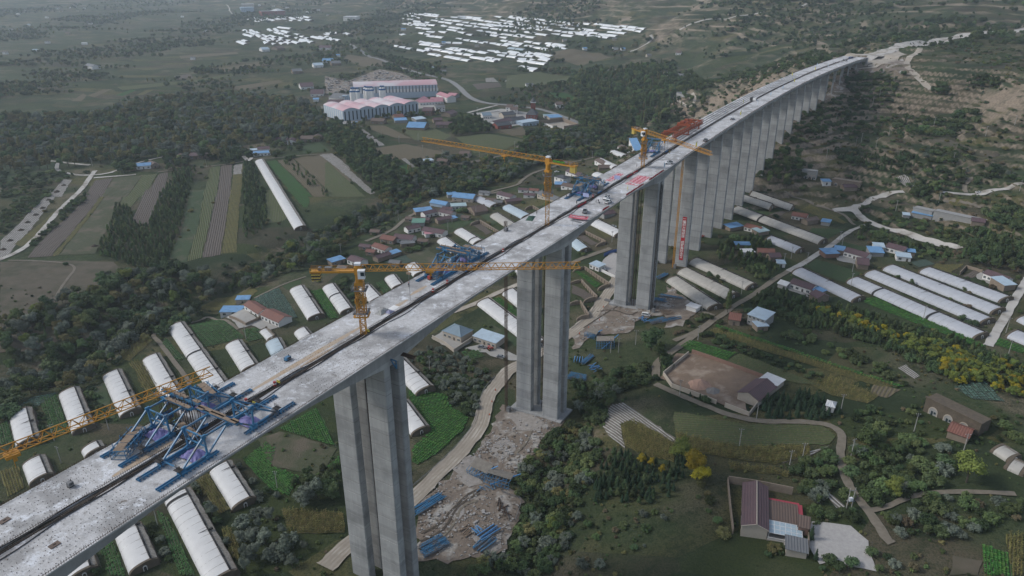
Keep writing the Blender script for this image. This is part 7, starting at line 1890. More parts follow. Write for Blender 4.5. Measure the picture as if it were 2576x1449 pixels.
flag('yellow feather flag behind the launching gantry', 'C', 232,935, M_FLY); flag('white feather flag midway on the beam spans', 'C', 375,850, M_FLB); flag('yellow feather flag beside the dark winch on the beams', 'C', 508,765, M_FLY)
for i, (x, y, m) in enumerate(((616,780, M_FLB), (714,710, M_FLB), (803,660, M_FLB), (886,610, M_FLY), (960,525, M_FLB), (790,595, M_FLB), (872,560, M_FLY), (1048,490, M_FLB), (1130,500, M_FLB), (1040,520, M_FLY), (708,640, M_FLB), (492,855, M_FLY))):
	flag('yellow feather flag on the curve of the far carriageways' if m is M_FLY else 'pale feather flag on the curve of the far carriageways', 'C', x, y, m)
def clutter(label, name, cat, t, x, y, build, rz=0.0):
	s_, u_ = DK(t, x, y); p = BR(s_, u_); r_ = thing(name, label, cat, p, BT(s_) + rz); build(r_); return r_
def b_tarp(m, sx, sy, h, seed):
	def f(r_):
		rs = np.random.RandomState(seed); mb = MB(); n = 9; idx = {}
		for i in range(n + 1):
			for j in range(n + 1):
				e = min(i, j, n - i, n - j) / (n / 2); idx[i, j] = len(mb.v); mb.v.append(((i / n - .5) * sx * (1 + rs.uniform(-.05,.05)), (j / n - .5) * sy * (1 + rs.uniform(-.05,.05)), .02 + h * min(1, e * 1.4) * rs.uniform(.55,1.0)))
		for i in range(n):
			for j in range(n): mb.f.append((idx[i, j], idx[i + 1, j], idx[i + 1, j + 1], idx[i, j + 1])); mb.m.append(0)
		mb.build('sheet', m, r_)
	return f
M_TARPW = mat('tarp_pale', (.38,.38,.36), (.28,.28,.27), .8,.8); M_TARPL = mat('tarp_lilac', (.30,.30,.42), (.24,.24,.34), .8,.7); M_NET = mat('green_net', (.05,.11,.08), (.04,.08,.06), 1,.9)
clutter('heap of goods under a pale tarpaulin beside the crane mast', 'tarp_heap', 'tarpaulin', 'K9', 890,965, b_tarp(M_TARPW, 5.0,2.6,1.2,1)); clutter('lilac sheet crumpled next to the pale tarpaulin heap', 'tarp_heap', 'tarpaulin', 'K9', 985,965, b_tarp(M_TARPL, 2.6,2.2,.8,2)); clutter('white sheet lying flat by the lilac sheet', 'plastic_sheet', 'sheet', 'K9', 1045,905, b_tarp(M_WHITE, 3.2,2.2,.1,3)); clutter('small white sheet on the haul-road carriageway near the crane', 'plastic_sheet', 'sheet', 'K9', 968,1100, b_tarp(M_WHITE, 1.6,1.2,.06,4))
clutter('dark green net heaped at the village-side edge', 'safety_net', 'net', 'E', 1510,210, b_tarp(M_NET, 7,3,1.0,5), .3); clutter('blue tarpaulin spread under the flag-hung traveller', 'tarp_heap', 'tarpaulin', 'K3', 580,885, b_tarp(M_BLUE2,7,4,.7,6)); clutter('grey tarpaulin patch on the carriageway below the held banner', 'tarp_heap', 'tarpaulin', 'K3', 500,1240, b_tarp(M_GREY, 5.5,1.6,.15,7), 1.3)
def b_gen(m, sx, sy, sz):
	def f(r_):
		mb = MB(); mb.box((0,0,.25 + sz / 2), (sx, sy, sz)); b_ = mb.build('housing', m, r_); mb = MB(); mb.box((0,0,.12), (sx * 1.08, sy * .9,.24)); mb.build('skid', M_DARK, r_); mb = MB(); mb.cyl((sx * .3,0,.25 + sz), (sx * .3,0,.75 + sz), .08); mb.build('exhaust', M_DARK, r_)
		mb = MB(); mb.box((sx * .1, -sy / 2 - .01,.25 + sz * .6), (sx * .5,.05, sz * .4)); mb.build('grille', M_DARK, b_)
	return f
clutter('blue pump set on the bare village-side carriageway', 'pump_set', 'machine', 'D', 2118,1250, b_gen(M_BLUE, 1.7,1.0,.8)); clutter('red generator box in front of the traveller rails', 'generator', 'machine', 'E', 767,660, b_gen(PAINT['red'], 1.5,1.1,1.1)); clutter('grey winch box at the village-side deck edge', 'winch', 'machine', 'E', 1330,300, b_gen(M_GREY, 1.8,1.2,1.0)); clutter('dark winch frame on the beams of the curve', 'winch', 'machine', 'C', 575,735, b_gen(M_DARK, 6,2.2,1.8)); clutter('white box trailer on the beams of the curve', 'site_box', 'box', 'C', 592,740, b_gen(M_WHITE, 2.6,2.2,2.0)); clutter('grey skip at the deck edge in corn view', 'skip', 'skip', 'G', 512,795, b_gen(M_GREY, 1.0,1.0,.9))
def b_tank(r_):
	mb = MB(); mb.cyl((0,0,0), (0,0,2.4), 1.25, seg=16); mb.cyl((0,0,2.4), (0,0,2.8), 1.25,.3, seg=16); mb.build('tank', M_TARPW, r_); mb = MB(); mb.cyl((0,0,2.75), (0,0,2.95), .3, seg=10); mb.build('lid', M_DARK, r_)
clutter('white water tank on the traveller side away from the median', 'water_tank', 'tank', 'K3', 580,800, b_tank); clutter('pale green water tank beside the median under the traveller', 'water_tank', 'tank', 'K3', 818,830, b_tank)
def b_sign(m, w, h, post=1.2):
	def f(r_):
		mb = MB(); mb.box((0,0, post + h / 2), (.06, w, h)); b_ = mb.build('board', m, r_); mb = MB()
		for y in (-w * .4, w * .4): mb.bar((0, y, 0), (0, y, post + .1), .08); mb.bar((-.5, y, 0), (0, y, post), .06)
		mb.build('post', M_DARK, r_); mb = MB()
		for i in range(4): mb.box((-.04, -w * .33 + i * w * .22, post + h * .7), (.02, w * .13, h * .22))
		mb.build('printed_characters', M_SILOB if m is not M_FLY else M_DARK, b_, kind='stuff')
	return f
M_SIGNB = mat('sign_lilac', (.42,.46,.70), (.40,.44,.66), 1,.6)
clutter('lilac notice board on the median beside the white off-roader', 'notice_board', 'sign', 'K2', 1050,190, b_sign(M_SIGNB, 3.0,1.7), math.pi); clutter('lilac notice board between the two floor banners', 'notice_board', 'sign', 'K1', 790,540, b_sign(M_SIGNB, 3.0,1.9), math.pi); clutter('yellow warning board beside the right-hand traveller rails', 'warning_board', 'sign', 'G', 1878,195, b_sign(M_FLY, 1.2,.7,.5)); clutter('yellow warning board at the median with a red extinguisher', 'warning_board', 'sign', 'G', 2045,40, b_sign(M_FLY, 1.2,.7,.4)); clutter('yellow plate at the foot of the crane mast', 'warning_board', 'sign', 'K9', 700,1235, b_sign(M_FLY, 1.2,.8,.3)); clutter('brown lamp board on a thin pole near the crane jib', 'lamp_post', 'lamp', 'E', 622,815, lambda r_: [(lambda mb: (mb.bar((0,0,0), (0,0,9), .09), mb.build('pole', M_GREY, r_)))(MB()), (lambda mb: (mb.box((0,0,9.2), (.5,1.6,.7)), mb.build('lamp_board', M_WOOD, r_)))(MB())])
for lab, t, x, y in (('red safety drum on the median near the traveller gap', 'E', 1308,455), ('small red safety drum on the median before the crossing jib', 'E', 797,748), ('orange drum lying on the median by the crossing jib', 'E', 898,688), ('red extinguisher box on the median at the warning board', 'G', 2020,50), ('orange drum on the median left of the yellow board', 'G', 1812,175), ('red drum on the median beside the strolling workers', 'K2', 1375,90)):
	clutter(lab, 'safety_drum', 'drum', t, x, y, lambda r_: [(lambda mb: (mb.cyl((0,0,0), (0,0,1.2), .42,.36,12), mb.build('drum', PAINT['red'], r_)))(MB()), (lambda mb: (mb.cyl((0,0,.5), (0,0,.75), .42,.41,12), mb.build('band', M_WHITE, r_)))(MB())])
M_BRKT = mat('rusty_plate', (.16,.12,.10), (.11,.085,.07), 1,.8)
for lab, t, x, y in (('concrete pump outlet block at the village-side edge', 'K9', 1395,0), ('rusty hatch cover on the haul-road carriageway', 'G', 420,1210), ('dark hatch cover on the village-side carriageway', 'G', 40,1040)):
	s_, u_ = DK(t, x, y); u_ = max(-12, min(12, u_)); p = BR(s_, u_); r_ = thing('hatch_cover', lab, 'hatch', p, BT(s_)); mb = MB(); mb.box((0,0,.08), (1.8,1.2,.16)); mb.build('plate', M_BRKT, r_); mb = MB(); mb.box((0,0,.2), (.5,.1,.1)); mb.build('handle', M_DARK, r_)
for q in (-1.5,3.0):
	p = BR(135 + q, 11.2,-5.2); r_ = thing('work_bracket', 'blue steel bracket left under the deck at the tall pier head' if q < 0 else 'rusty pipe bundle left under the deck at the tall pier head', 'bracket', p, BT(135)); mb = MB()
	if q < 0: mb.bar((0,-1.2,-2), (0,.8,.5), .3); mb.bar((0,-1.2,.5), (0,.8,.5), .3); mb.bar((0,-1.2,-2), (0,-1.2,.5), .3)
	else:
		for k in range(4): mb.bar((k * .35,-3.8,-.4 + .1 * k), (k * .35,1.6,-.3 + .1 * k), .22)
	mb.build('frame', M_BLUE if q < 0 else M_RUST, r_)
# steel heaps and wreckage under the bridge
def stack(label, t, x, y, L, n, rz, m, lat=False, spread=2.2, layers=2, mess=.08):
	p = G(t, x, y); r_ = thing('steel_stack', label, 'steel stack', (p[0], p[1], p[2] + .4), rz)
	for k in range(n):
		lay = k % layers; a = rnd.uniform(-mess, mess); y0 = -spread / 2 + spread * (k // layers) / max(1, (n // layers) - 1 if n // layers > 1 else 1) + rnd.uniform(-.1,.1); z = .25 + lay * .55; l2 = L * rnd.uniform(.8,1.05) / 2
		d = Vector((math.cos(a), math.sin(a), rnd.uniform(-.02,.02) if lay else 0)); o = Vector((rnd.uniform(-.4,.4), y0, z)); mb = MB()
		if lat: lattice(mb, o - d * l2, o + d * l2,1.0, max(4, int(L / 1.3)), .16)
		else: mb.bar(o - d * l2, o + d * l2,.26,.34)
		mb.build('truss' if lat else 'beam', m if k % 4 else (M_GREY if m in (M_BLUE, M_BLUE2) else m), r_)
	occ_poly([(p[0] + a_, p[1] + b_) for a_, b_ in ((-L / 2,-2), (L / 2,-2), (L / 2,2), (-L / 2,2))])
stack('long bundle of blue and grey beams beside the haul road under the tall pier', 'H', 760,930,15,12,.80, M_BLUE, spread=3.6, mess=.05); stack('stack of blue lattice frames lowest in the yard', 'H', 800,1240,11,6,.65, M_BLUE, True, 4.5,2,.05)
stack('blue box beams laid side by side near the yard centre', 'K7', 560,1220,9,6,.75, M_BLUE2, spread=3, mess=.06); stack('dark blue beams fanned out at the lower yard edge', 'K7', 520,1390,9,7,.85, M_BLUE, spread=3, mess=.12); stack('small heap of blue brackets in the yard', 'K7', 400,1190,3.6,6,2.2, M_BLUE2, spread=2.4, mess=.5)
stack('blue lattice pile at the pier foot by the scrub', 'E', 1850,1385,10,6,-.35, M_BLUE, True, 3.6,2,.1); stack('light blue round bundle above the lattice pile', 'E', 1862,1258,6,8,1.4, M_BLUE2, spread=4, mess=.04); stack('long blue bundle leaning to the pole above the lattice pile', 'E', 1930,1255,11,8,.95, M_BLUE, spread=2.4, mess=.05)
stack('scattered blue sheets and frames by the scrub edge', 'E', 1990,1320,6,9,.4, M_BLUE2, spread=5, mess=.7); stack('blue lattice girder lying at the scrub above the poles', 'K8', 1720,480,11,3,.45, M_BLUE, True, 2.5,1,.06); stack('long slim blue girders beside the lattice girder', 'K8', 1960,470,15,5,.38, M_BLUE, spread=2.0, mess=.05)
stack('blue beams heaped at the outer foot of the pier', 'K8', 1750,110,9,8,-.35, M_BLUE, spread=3.2, mess=.2); stack('blue pipes leaning by the pier with the red banner', 'E', 2480,640,11,8,.8, M_BLUE, spread=2.6, mess=.08); stack('long blue girder on the bank above the pier heap', 'K8', 1960,55,15,3,-.4, M_BLUE, True, 1.5,1,.03); stack('grey pipes stacked at the road edge by the pier', 'K8', 880,140,9,4,-.7, M_GREY, spread=1.4, mess=.04); stack('red pipes by the wall pier foot', 'F', 205,345,9,6,.6, PAINT['red'], spread=2.5, mess=.06)
M_FORM = mat('form_plate', (.24,.22,.19), (.15,.135,.115), .7,.8)
stack('loose blue brackets scattered round the tipped formwork shell', 'K7', 560,560,4,7,1.9, M_BLUE, spread=7, mess=1.2, layers=1); stack('rusty bars strewn across the middle of the yard', 'K7', 760,860,5,9,.4, M_RUST, spread=8, mess=1.4, layers=1); stack('broken timber strewn at the lower yard edge', 'K7', 250,1180,6,6,.7, M_WOOD, spread=4, mess=.5, layers=1); stack('blue offcuts strewn below the pier by the hoist mast', 'K8', 1480,460,5,8,.5, M_BLUE2, spread=6, mess=1.0, layers=1); stack('timber and pipes strewn beside the lattice girder', 'K8', 1900,330,7,8,.2, M_WOOD, spread=5, mess=.7, layers=1)
def wreck(label, t, x, y, rz, sx, sy, h, tilt):
	p = G(t, x, y); r_ = thing('formwork_shell', label, 'formwork', (p[0], p[1], p[2] + .3), 0); r_.rotation_euler = (tilt[0], tilt[1], rz)
	mb = MB(); mb.box((0, sy * .15, h), (sx, sy * .7,.14)); mb.build('panel', M_FORM, r_)
	mb = MB(); mb.box((0, sy / 2, h / 2), (sx, .12, h)); mb.build('side_panel', M_GREY, r_)
	mb = MB()
	for k in range(8):
		x0 = -sx / 2 + sx * k / 7
		mb.bar((x0, -sy / 2,0), (x0, -sy / 2, h), .16); mb.bar((x0, sy / 2 - .1,0), (x0, sy / 2 - .1, h), .16); mb.bar((x0, -sy / 2, h - .15), (x0, sy / 2, h - .15), .16); mb.bar((x0, -sy / 2,.1), (x0, sy / 2,.1), .16)
	for z in (.3, h * .5, h - .3): mb.bar((-sx / 2, -sy / 2, z), (sx / 2, -sy / 2, z), .14)
	mb.build('ribs', M_BLUE, r_)
	mb = MB(); mb.bar((-sx * .2, -sy * .6,.4), (sx * .75, sy * .5, h + .8), .32); mb.build('loose_beam', M_BLUE2, r_)
wreck('tipped formwork shell with pale plate at the heart of the construction yard', 'K7', 450,330,-.55,8.5,7,3.4, (.3,.1)); wreck('open ribbed formwork shell lying beside the tipped one', 'K7', 700,470,-.3,10,8,3.2, (-.25,.12)); wreck('dark formwork shell tipped at the haul road bend', 'K8', 540,740,-.6,6,6,3.0, (.3,.1)); wreck('ribbed formwork heap with pale lid by the utility poles', 'K8', 780,920,-.15,9,7,3.4, (.05,-.1))
mb = MB(); rs = np.random.RandomState(9)
for t, pts, n in (('H', (670,905,960,660,1110,540,1230,340,1480,230,1740,330,1560,520,1450,640,1330,800,1440,900,1380,1090,1320,1290,900,1340,690,1320), 2400), ('E', (2100,840,2400,860,2574,720,2574,900,2300,960,2200,1050,1960,1070,1840,1150), 1100)):
	P = np.array([G(t, pts[i], pts[i + 1])[:2] for i in range(0, len(pts), 2)]); lo, hi = P.min(0), P.max(0); c = 0; cl = [lo + (hi - lo) * rs.uniform(size=2) for _ in range(14)]
	while c < n:
		q = cl[rs.randint(14)] + rs.normal(size=2) * 5 if rs.uniform() < .7 else lo + (hi - lo) * rs.uniform(size=2)
		c += 1
		if not inpoly(np.array([q[0]]), np.array([q[1]]), P)[0]: continue
		s_ = rs.uniform(.15,.55) * (2.0 if rs.uniform() < .08 else 1); mb.box((q[0], q[1], H(*q) + .4 + s_ * .15), (s_ * rs.uniform(.8,2.2), s_, s_ * .6), rs.uniform(0,3.1), mi=int(rs.uniform() < .3))
mb.build('rubble', [mat('rubble_pale', (.34,.33,.32), (.25,.24,.23), .8,.95), mat('rubble_brown', (.17,.14,.11), (.12,.10,.08), .8,.95)], kind='stuff')
for i, (t, a) in enumerate((('H', (700,1200,820,1150,900,1080,960,960,1060,880,1140,850)), ('H', (690,1260,860,1180,960,1060,1000,940,1120,900)), ('H', (720,1140,840,1080,920,980,1040,860,1120,820)), ('H', (1400,560,1480,480,1520,380)), ('E', (2000,900,2120,880,2240,930,2300,900)), ('E', (2010,930,2120,930,2220,960)), ('E', (1900,1020,2020,940,2150,860)))):
	road('wheel_rut', TP(t, *a), .9, M_PATH if i % 2 else mat('rut_dark', (.085,.07,.055), (.06,.05,.04), .5,.95), .52)
for k, f in ((-2.3,1), (-.8,0), (.8,1), (2.2,0)):
	P_ = [gp(*q) for q in hr]; Q_ = []
	for i, q in enumerate(P_):
		a_, b_ = P_[max(0, i - 1)], P_[min(len(P_) - 1, i + 1)]; d_ = Vector((b_[0] - a_[0], b_[1] - a_[1])).normalized(); Q_.append((q[0] + d_.y * k, q[1] - d_.x * k, 0))
	road('wheel_rut', Q_, .8 if f else .5, mat('rut_pale', (.26,.225,.18), (.34,.30,.25), .3,.95), .60, wig=.5)
p = G('K8', 1655,240); r_ = thing('concrete_block', 'grey switch box at the foot of the hoist mast', 'box', p, .2); mb = MB(); mb.box((0,0,1.2), (2.0,2.0,3.0)); mb.build('box', M_GREY, r_); mb = MB(); mb.box((0,-1.02,1.2), (1.0,.06,1.8)); mb.build('door', M_DARK, r_)
def heap(label, t, x, y, r, h, m):
	p = G(t, x, y); rs = np.random.RandomState(int(x)); mb = MB(); n = 14; mb.v.append((0,0, h))
	for ri, (q, z) in enumerate(((.3,.8), (.6,.45), (.85,.15), (1.0,-.1))):
		for j in range(n): a = 2 * math.pi * j / n; k = q * r * rs.uniform(.85,1.12); mb.v.append((math.cos(a) * k, math.sin(a) * k, h * z * rs.uniform(.85,1.1)))
	for j in range(n): mb.f.append((0,1 + j, 1 + (j + 1) % n)); mb.m.append(0)
	for ri in range(3):
		for j in range(n): a, b = 1 + ri * n + j, 1 + ri * n + (j + 1) % n; mb.f.append((a, a + n, b + n, b)); mb.m.append(0)
	o = mb.build('spoil_heap', m, None, loc=(p[0], p[1], p[2] + .3), label=label, cat='heap')
heap('pinkish sand heap in the walled dirt yard', 'V', 1762,970,5.5,2.6, mat('sand_pink', (.34,.22,.17), (.27,.18,.14), .8,.95, bump=.2)); heap('grey gravel heap beside the pinkish sand heap', 'V', 1795,985,3.5,1.4, mat('gravel_grey', (.20,.19,.18), (.15,.145,.14), .8,.95, bump=.2))
for i, (t, x, y) in enumerate((('D', 25,440), ('D', 75,375), ('D', 155,298), ('D', 205,240), ('D', 265,185), ('D', 315,135), ('D', 358,75), ('D', 418,18), ('D', 695,415), ('A', 420,1410), ('A', 470,1365), ('B', 290,985), ('B', 335,1000), ('B', 370,1020))):
	heap('dark manure heap on the white-striped field strip', t, x, y, 2.4,1.3, mat('manure', (.07,.055,.042), (.05,.04,.032), .8,.95)); bpy.context.scene.collection.objects[-1]['group'] = 'manure heaps on the striped strips'
# utility poles
M_POLE = mat('pole_concrete', (.36,.35,.33), (.30,.29,.275), 1,.9)
mb = MB(); mb.cyl((0,0,-.6), (0,0,8.4), .19,.11,8); POLE_ME = mb.mesh('shaft', M_POLE); mb = MB(); mb.box((0,0,7.9), (1.9,.12,.14)); mb.box((0,0,7.2), (1.3,.1,.12)); ARM_ME = mb.mesh('cross_arm', M_GREY)
mb = MB(); mb.cyl((0,0,0), (0,0,.26), .07, seg=6); INS_ME = mb.mesh('insulator', M_WHITE)
AREA = dict(A='by the farms beyond the striped fields', B='in the fields behind the village', C='on the hill terraces', D='beside the ravine gardens', E='in the village beside the bridge', F='among the greenhouses right of the bridge', G='between the film greenhouses below the crane jib', I='on the slope of the dirt track', K8='beside the blue steel heap')
for t, L in dict(A=((680,1222),(1055,1146),(1260,1236),(1520,1230),(2180,995),(2150,1010),(2505,1085),(645,1095)), B=((720,1125),(1300,1155),(865,1160),(905,1210),(1395,1098),(1135,1155),(1965,1168),(545,1055),(415,1015),(685,1035),(1120,835),(1235,822)),
		C=((1190,898),(1580,998),(1485,1082),(1335,1076),(1120,1162),(1375,1048),(1910,928),(2050,1198),(1460,772),(1510,718),(2505,918),(2290,1002),(2540,1405),(1615,602)), D=((1810,1098),(2510,485)), E=((905,298),(935,245),(540,220),(118,475),(1110,185),(770,1328),(2110,385)),
		F=((975,550),(1310,605),(1300,708),(1830,958),(1235,408),(1215,388),(495,765),(205,893),(175,1104),(1945,94),(805,555),(860,505),(2440,1050),(2455,1220),(1630,155)), G=((400,455),(800,375),(450,620),(1160,1080),(2040,805)), I=((605,298),(480,494),(845,660),(940,605),(1300,575),(1225,238),(1765,384),(2125,540),(40,125)), K8=((1322,900),(1010,1040),(870,1050))).items():
	for x, y in L:
		p = G(t, x, y); r_ = thing('utility_pole', 'grey concrete utility pole ' + AREA[t], 'pole', p, rnd.uniform(-.6,.6), 'utility poles ' + AREA[t]); link('shaft', POLE_ME, r_); a_ = link('cross_arm', ARM_ME, r_)
		for dx in (-.85,0,.85): link('insulator', INS_ME, a_, (dx, 0,7.95))
p = G('I', 1285,950); r_ = thing('transformer_pole', 'twin pole with white transformer boxes on the dirt track bank', 'pole', p, .2)
for dx in (-1,1): link('shaft', POLE_ME, r_, (dx, 0,.3))
mb = MB(); mb.box((0,0,3.2), (2.6,1.0,.2)); mb.box((0,0,7.6), (2.8,.15,.2)); mb.build('platform', M_GREY, r_); mb = MB(); mb.box((0,0,3.9), (1.2,.9,1.2)); mb.build('transformer', M_CAB, r_)
for i, (t, x, y) in enumerate((('H', 1255,90), ('H', 1228,175), ('H', 1210,270), ('K8', 740,235), ('K8', 668,470), ('K8', 475,605), ('K8', 308,720))):
	p = G(t, x, y); r_ = thing('traffic_cone', 'small orange cone at the edge of the haul road', 'cone', (p[0], p[1], p[2] + .5), 0, 'cones along the haul road'); mb = MB(); mb.cyl((0,0,0), (0,0,1.0), .3,.05,8); mb.build('cone', mat('cone_orange', (.6,.12,.05), (.5,.1,.05), 1,.6), r_); mb = MB(); mb.box((0,0,.02), (.7,.7,.06)); mb.build('foot', M_DARK, r_)
def fence(label, pts, h=1.0):
	P = smooth_line([gp(*q) for q in pts], 2); r_ = thing('guard_rail', label, 'rail', (P[0].x, P[0].y, H(P[0].x, P[0].y))); o = Vector((P[0].x, P[0].y, H(P[0].x, P[0].y)))
	Q = [P[0]]
	for a, b in zip(P[:-1], P[1:]):
		for k in range(1, max(1, int((b - a).length / 2.5)) + 1): Q.append(a.lerp(b, k / max(1, int((b - a).length / 2.5))))
	W3 = [Vector((q.x, q.y, H(q.x, q.y))) - o for q in Q]; mb = MB()
	for q in W3: mb.bar(q, q + Vector((0,0, h + .3)), .09)
	mb.build('posts', M_GREY, r_, kind='stuff'); mb = MB()
	for a, b in zip(W3[:-1], W3[1:]):
		for z in (.5,.9, h + .2): mb.bar(a + Vector((0,0, z)), b + Vector((0,0, z)), .07, caps=False)
	mb.build('rails', M_GREY, r_)
fence('thin grey guard rail on the greenhouse side of the haul road', TP('H', 1250,-10,1165,80,1130,190,1105,320,1040,420,900,570,760,700,640,800)); fence('thin grey rail round the lower end of the construction yard', TP('K7', 750,610,830,660,1020,710,1035,780,990,900,940,1050)); fence('grey rail on the curve below the second pier', TP('K8', 160,630,330,510,470,400,550,300,580,150,620,30))
mb = MB(); rs = np.random.RandomState(12); P = np.array([G('B', *q)[:2] for q in ((0,570), (200,590), (420,520), (700,600), (820,640), (600,655), (210,685), (0,680))]); lo, hi = P.min(0), P.max(0)
for _ in range(900):
	q = lo + (hi - lo) * rs.uniform(size=2)
	if inpoly(np.array([q[0]]), np.array([q[1]]), P)[0]: s_ = rs.uniform(.8,3); mb.box((q[0], q[1], H(*q) + .5), (s_ * 1.8, s_, s_ * .6), rs.uniform(0,3), mi=rs.randint(3))
mb.build('scrap', [M_DARK, M_GREY, M_TARPW], kind='stuff')
# vegetation
LM = dict(
	dark=mat('leaf_dark', (0.045,0.074,0.035), (0.070,0.102,0.042), .6,.8, rand=.5, spec=.15),
	mid=mat('leaf_mid', (0.070,0.108,0.042), (0.096,0.137,0.052), .6,.8, rand=.5, spec=.15),
	olive=mat('leaf_olive', (0.131,0.137,0.052), (0.166,0.149,0.063), .6,.8, rand=.3, spec=.15),
	grey=mat('leaf_grey', (0.105,0.130,0.098), (0.140,0.161,0.126), .6,.8, rand=.3, spec=.15),
	yellow=mat('leaf_yellow', (.36,.29,.02), (.20,.19,.03), .35,.8, rand=.25, spec=.15),
	lime=mat('leaf_lime', (0.166,0.201,0.045), (0.114,0.158,0.044), .5,.8, rand=.25, spec=.15),
	conifer=mat('leaf_conifer', (0.032,0.060,0.035), (0.045,0.077,0.042), .6,.85, rand=.25, spec=.1),
	brown=mat('leaf_brown', (0.149,0.119,0.074), (0.114,0.102,0.060), .6,.85, rand=.3, spec=.1))
M_BARK = mat('bark', (.085,.070,.055), (.055,.046,.038), 2.0,.9)
def leafy(lobes, nleaf, ls, seed, core=.78, droop=0.0):
	rs = np.random.RandomState(seed); mb = MB()
	tot = sum(l[3] * l[4] for l in lobes)
	for (cx, cy, cz, r, rz) in lobes:
		n = max(6, int(nleaf * r * rz / tot))
		for _ in range(n):
			d = rs.normal(size=3); d /= np.linalg.norm(d)
			if d[2] < -.55: d[2] *= -1
			k = rs.uniform(.72,1.06)
			p = np.array((cx + d[0] * r * k, cy + d[1] * r * k, cz + d[2] * rz * k))
			nrm = d + rs.normal(size=3) * .55 + np.array((0,0,.25)); nrm /= np.linalg.norm(nrm)
			a = np.cross(nrm, rs.normal(size=3)); a /= np.linalg.norm(a); b = np.cross(nrm, a)
			s = ls * rs.uniform(.6,1.35); s2 = s * rs.uniform(.5,.9)
			mb.poly([p - a * s, p - b * s2 + nrm * s * .15, p + a * s, p + b * s2 - nrm * s * .1])
		nn, mm = 7,5; base = len(mb.v)
		for i in range(mm + 1):
			ph = math.pi * i / mm
			for j in range(nn):
				th = 2 * math.pi * j / nn; q = core * rs.uniform(.85,1.08)
				mb.v.append((cx + r * q * math.sin(ph) * math.cos(th), cy + r * q * math.sin(ph) * math.sin(th), cz + rz * q * math.cos(ph)))
		for i in range(mm):
			for j in range(nn):
				j2 = (j + 1) % nn; mb.f.append((base + i * nn + j, base + (i + 1) * nn + j, base + (i + 1) * nn + j2, base + i * nn + j2)); mb.m.append(0)
	return mb
def trunk_mb(h, r, limbs, seed):
	rs = np.random.RandomState(seed); mb = MB(); mb.cyl((0,0,-.06), (0.005,.004, h * .55), r, r * .7,7); mb.cyl((.005,.004, h * .55), (.0,.01, h), r * .7, r * .35,6)
	for k in range(limbs):
		t = k * 2.4 + rs.uniform(0,.6); mb.cyl((0,0, h * rs.uniform(.45,.75)), (math.cos(t) * .16, math.sin(t) * .16, h * rs.uniform(.95,1.25)), r * .45, r * .15,5)
	return mb
def broad_lobes(seed, n=9, w=.30, z0=.32, z1=.80):
	rs = np.random.RandomState(seed); L = [(0,0, (z0 + z1) / 2 + .04, w * .85, (z1 - z0) * .5)]
	for k in range(n):
		t = k * 2.399 + rs.uniform(-.3,.3); q = rs.uniform(.45,.95) * w; z = rs.uniform(z0 + .04, z1)
		sh = 1.0 - .45 * max(0, (z - .6) / .4)
		L.append((math.cos(t) * q * sh, math.sin(t) * q * sh, z, rs.uniform(.11,.17), rs.uniform(.10,.16)))
	return L
SHAPES = {}
for i in range(3): SHAPES['broad%d' % i] = (lambda i=i: leafy(broad_lobes(11 + i, 9 + i, .29 + .03 * i), 1150,.027,21 + i, core=.66), (.42,.022,4))
SHAPES['poplar'] = (lambda: leafy([(0.02 * math.sin(k * 2), .02 * math.cos(k * 2.3), .2 + .1 * k, (.07,.10,.115,.115,.105,.09,.07,.045)[k], .085) for k in range(8)], 700,.021,31, core=.6), (.75,.014,3))
SHAPES['conifer'] = (lambda: leafy([(0,0,.12 + .125 * k, .26 * (1 - k / 7.4), .085) for k in range(7)], 360,.036,41, core=.7), (.85,.018,2))
for i in range(2): SHAPES['shrub%d' % i] = (lambda i=i: leafy([(math.cos(k * 2.4 + i) * .34, math.sin(k * 2.4 + i) * .34,.30 + .22 * ((k * .37) % 1), .30,.30) for k in range(6)], 520,.062,51 + i, core=.6), None)
SHAPES['tuft'] = (lambda: leafy([(0,0,.35,.5,.5), (.3,.2,.25,.35,.35)], 60,.2,61, core=.6), None)
SHAPES['sapling'] = (lambda: leafy([(0,0,.3 + .17 * k, .25 - .045 * k, .16) for k in range(4)], 240,.05,71, core=.6), (.5,.015,2))
CROWN, TRUNK, PROTO = {}, {}, {}
def proto(shape, m):
	k = (shape, m)
	if k not in PROTO:
		mb = SHAPES[shape][0](); tr = SHAPES[shape][1]
		CROWN[k] = mb.mesh('crown', LM[m])
		if tr:
			t = trunk_mb(*tr, 5)
			if shape not in TRUNK: TRUNK[shape] = t.mesh('trunk', M_BARK)
			n0 = len(mb.v); nf = len(mb.f); mb.v += t.v; mb.f += [tuple(n0 + i for i in f) for f in t.f]; mb.m = [0] * nf + [1] * len(t.f)
		me = mb.mesh('plant', [LM[m], M_BARK])
		PROTO[k] = bpy.data.objects.new('plant', me)
	return PROTO[k]
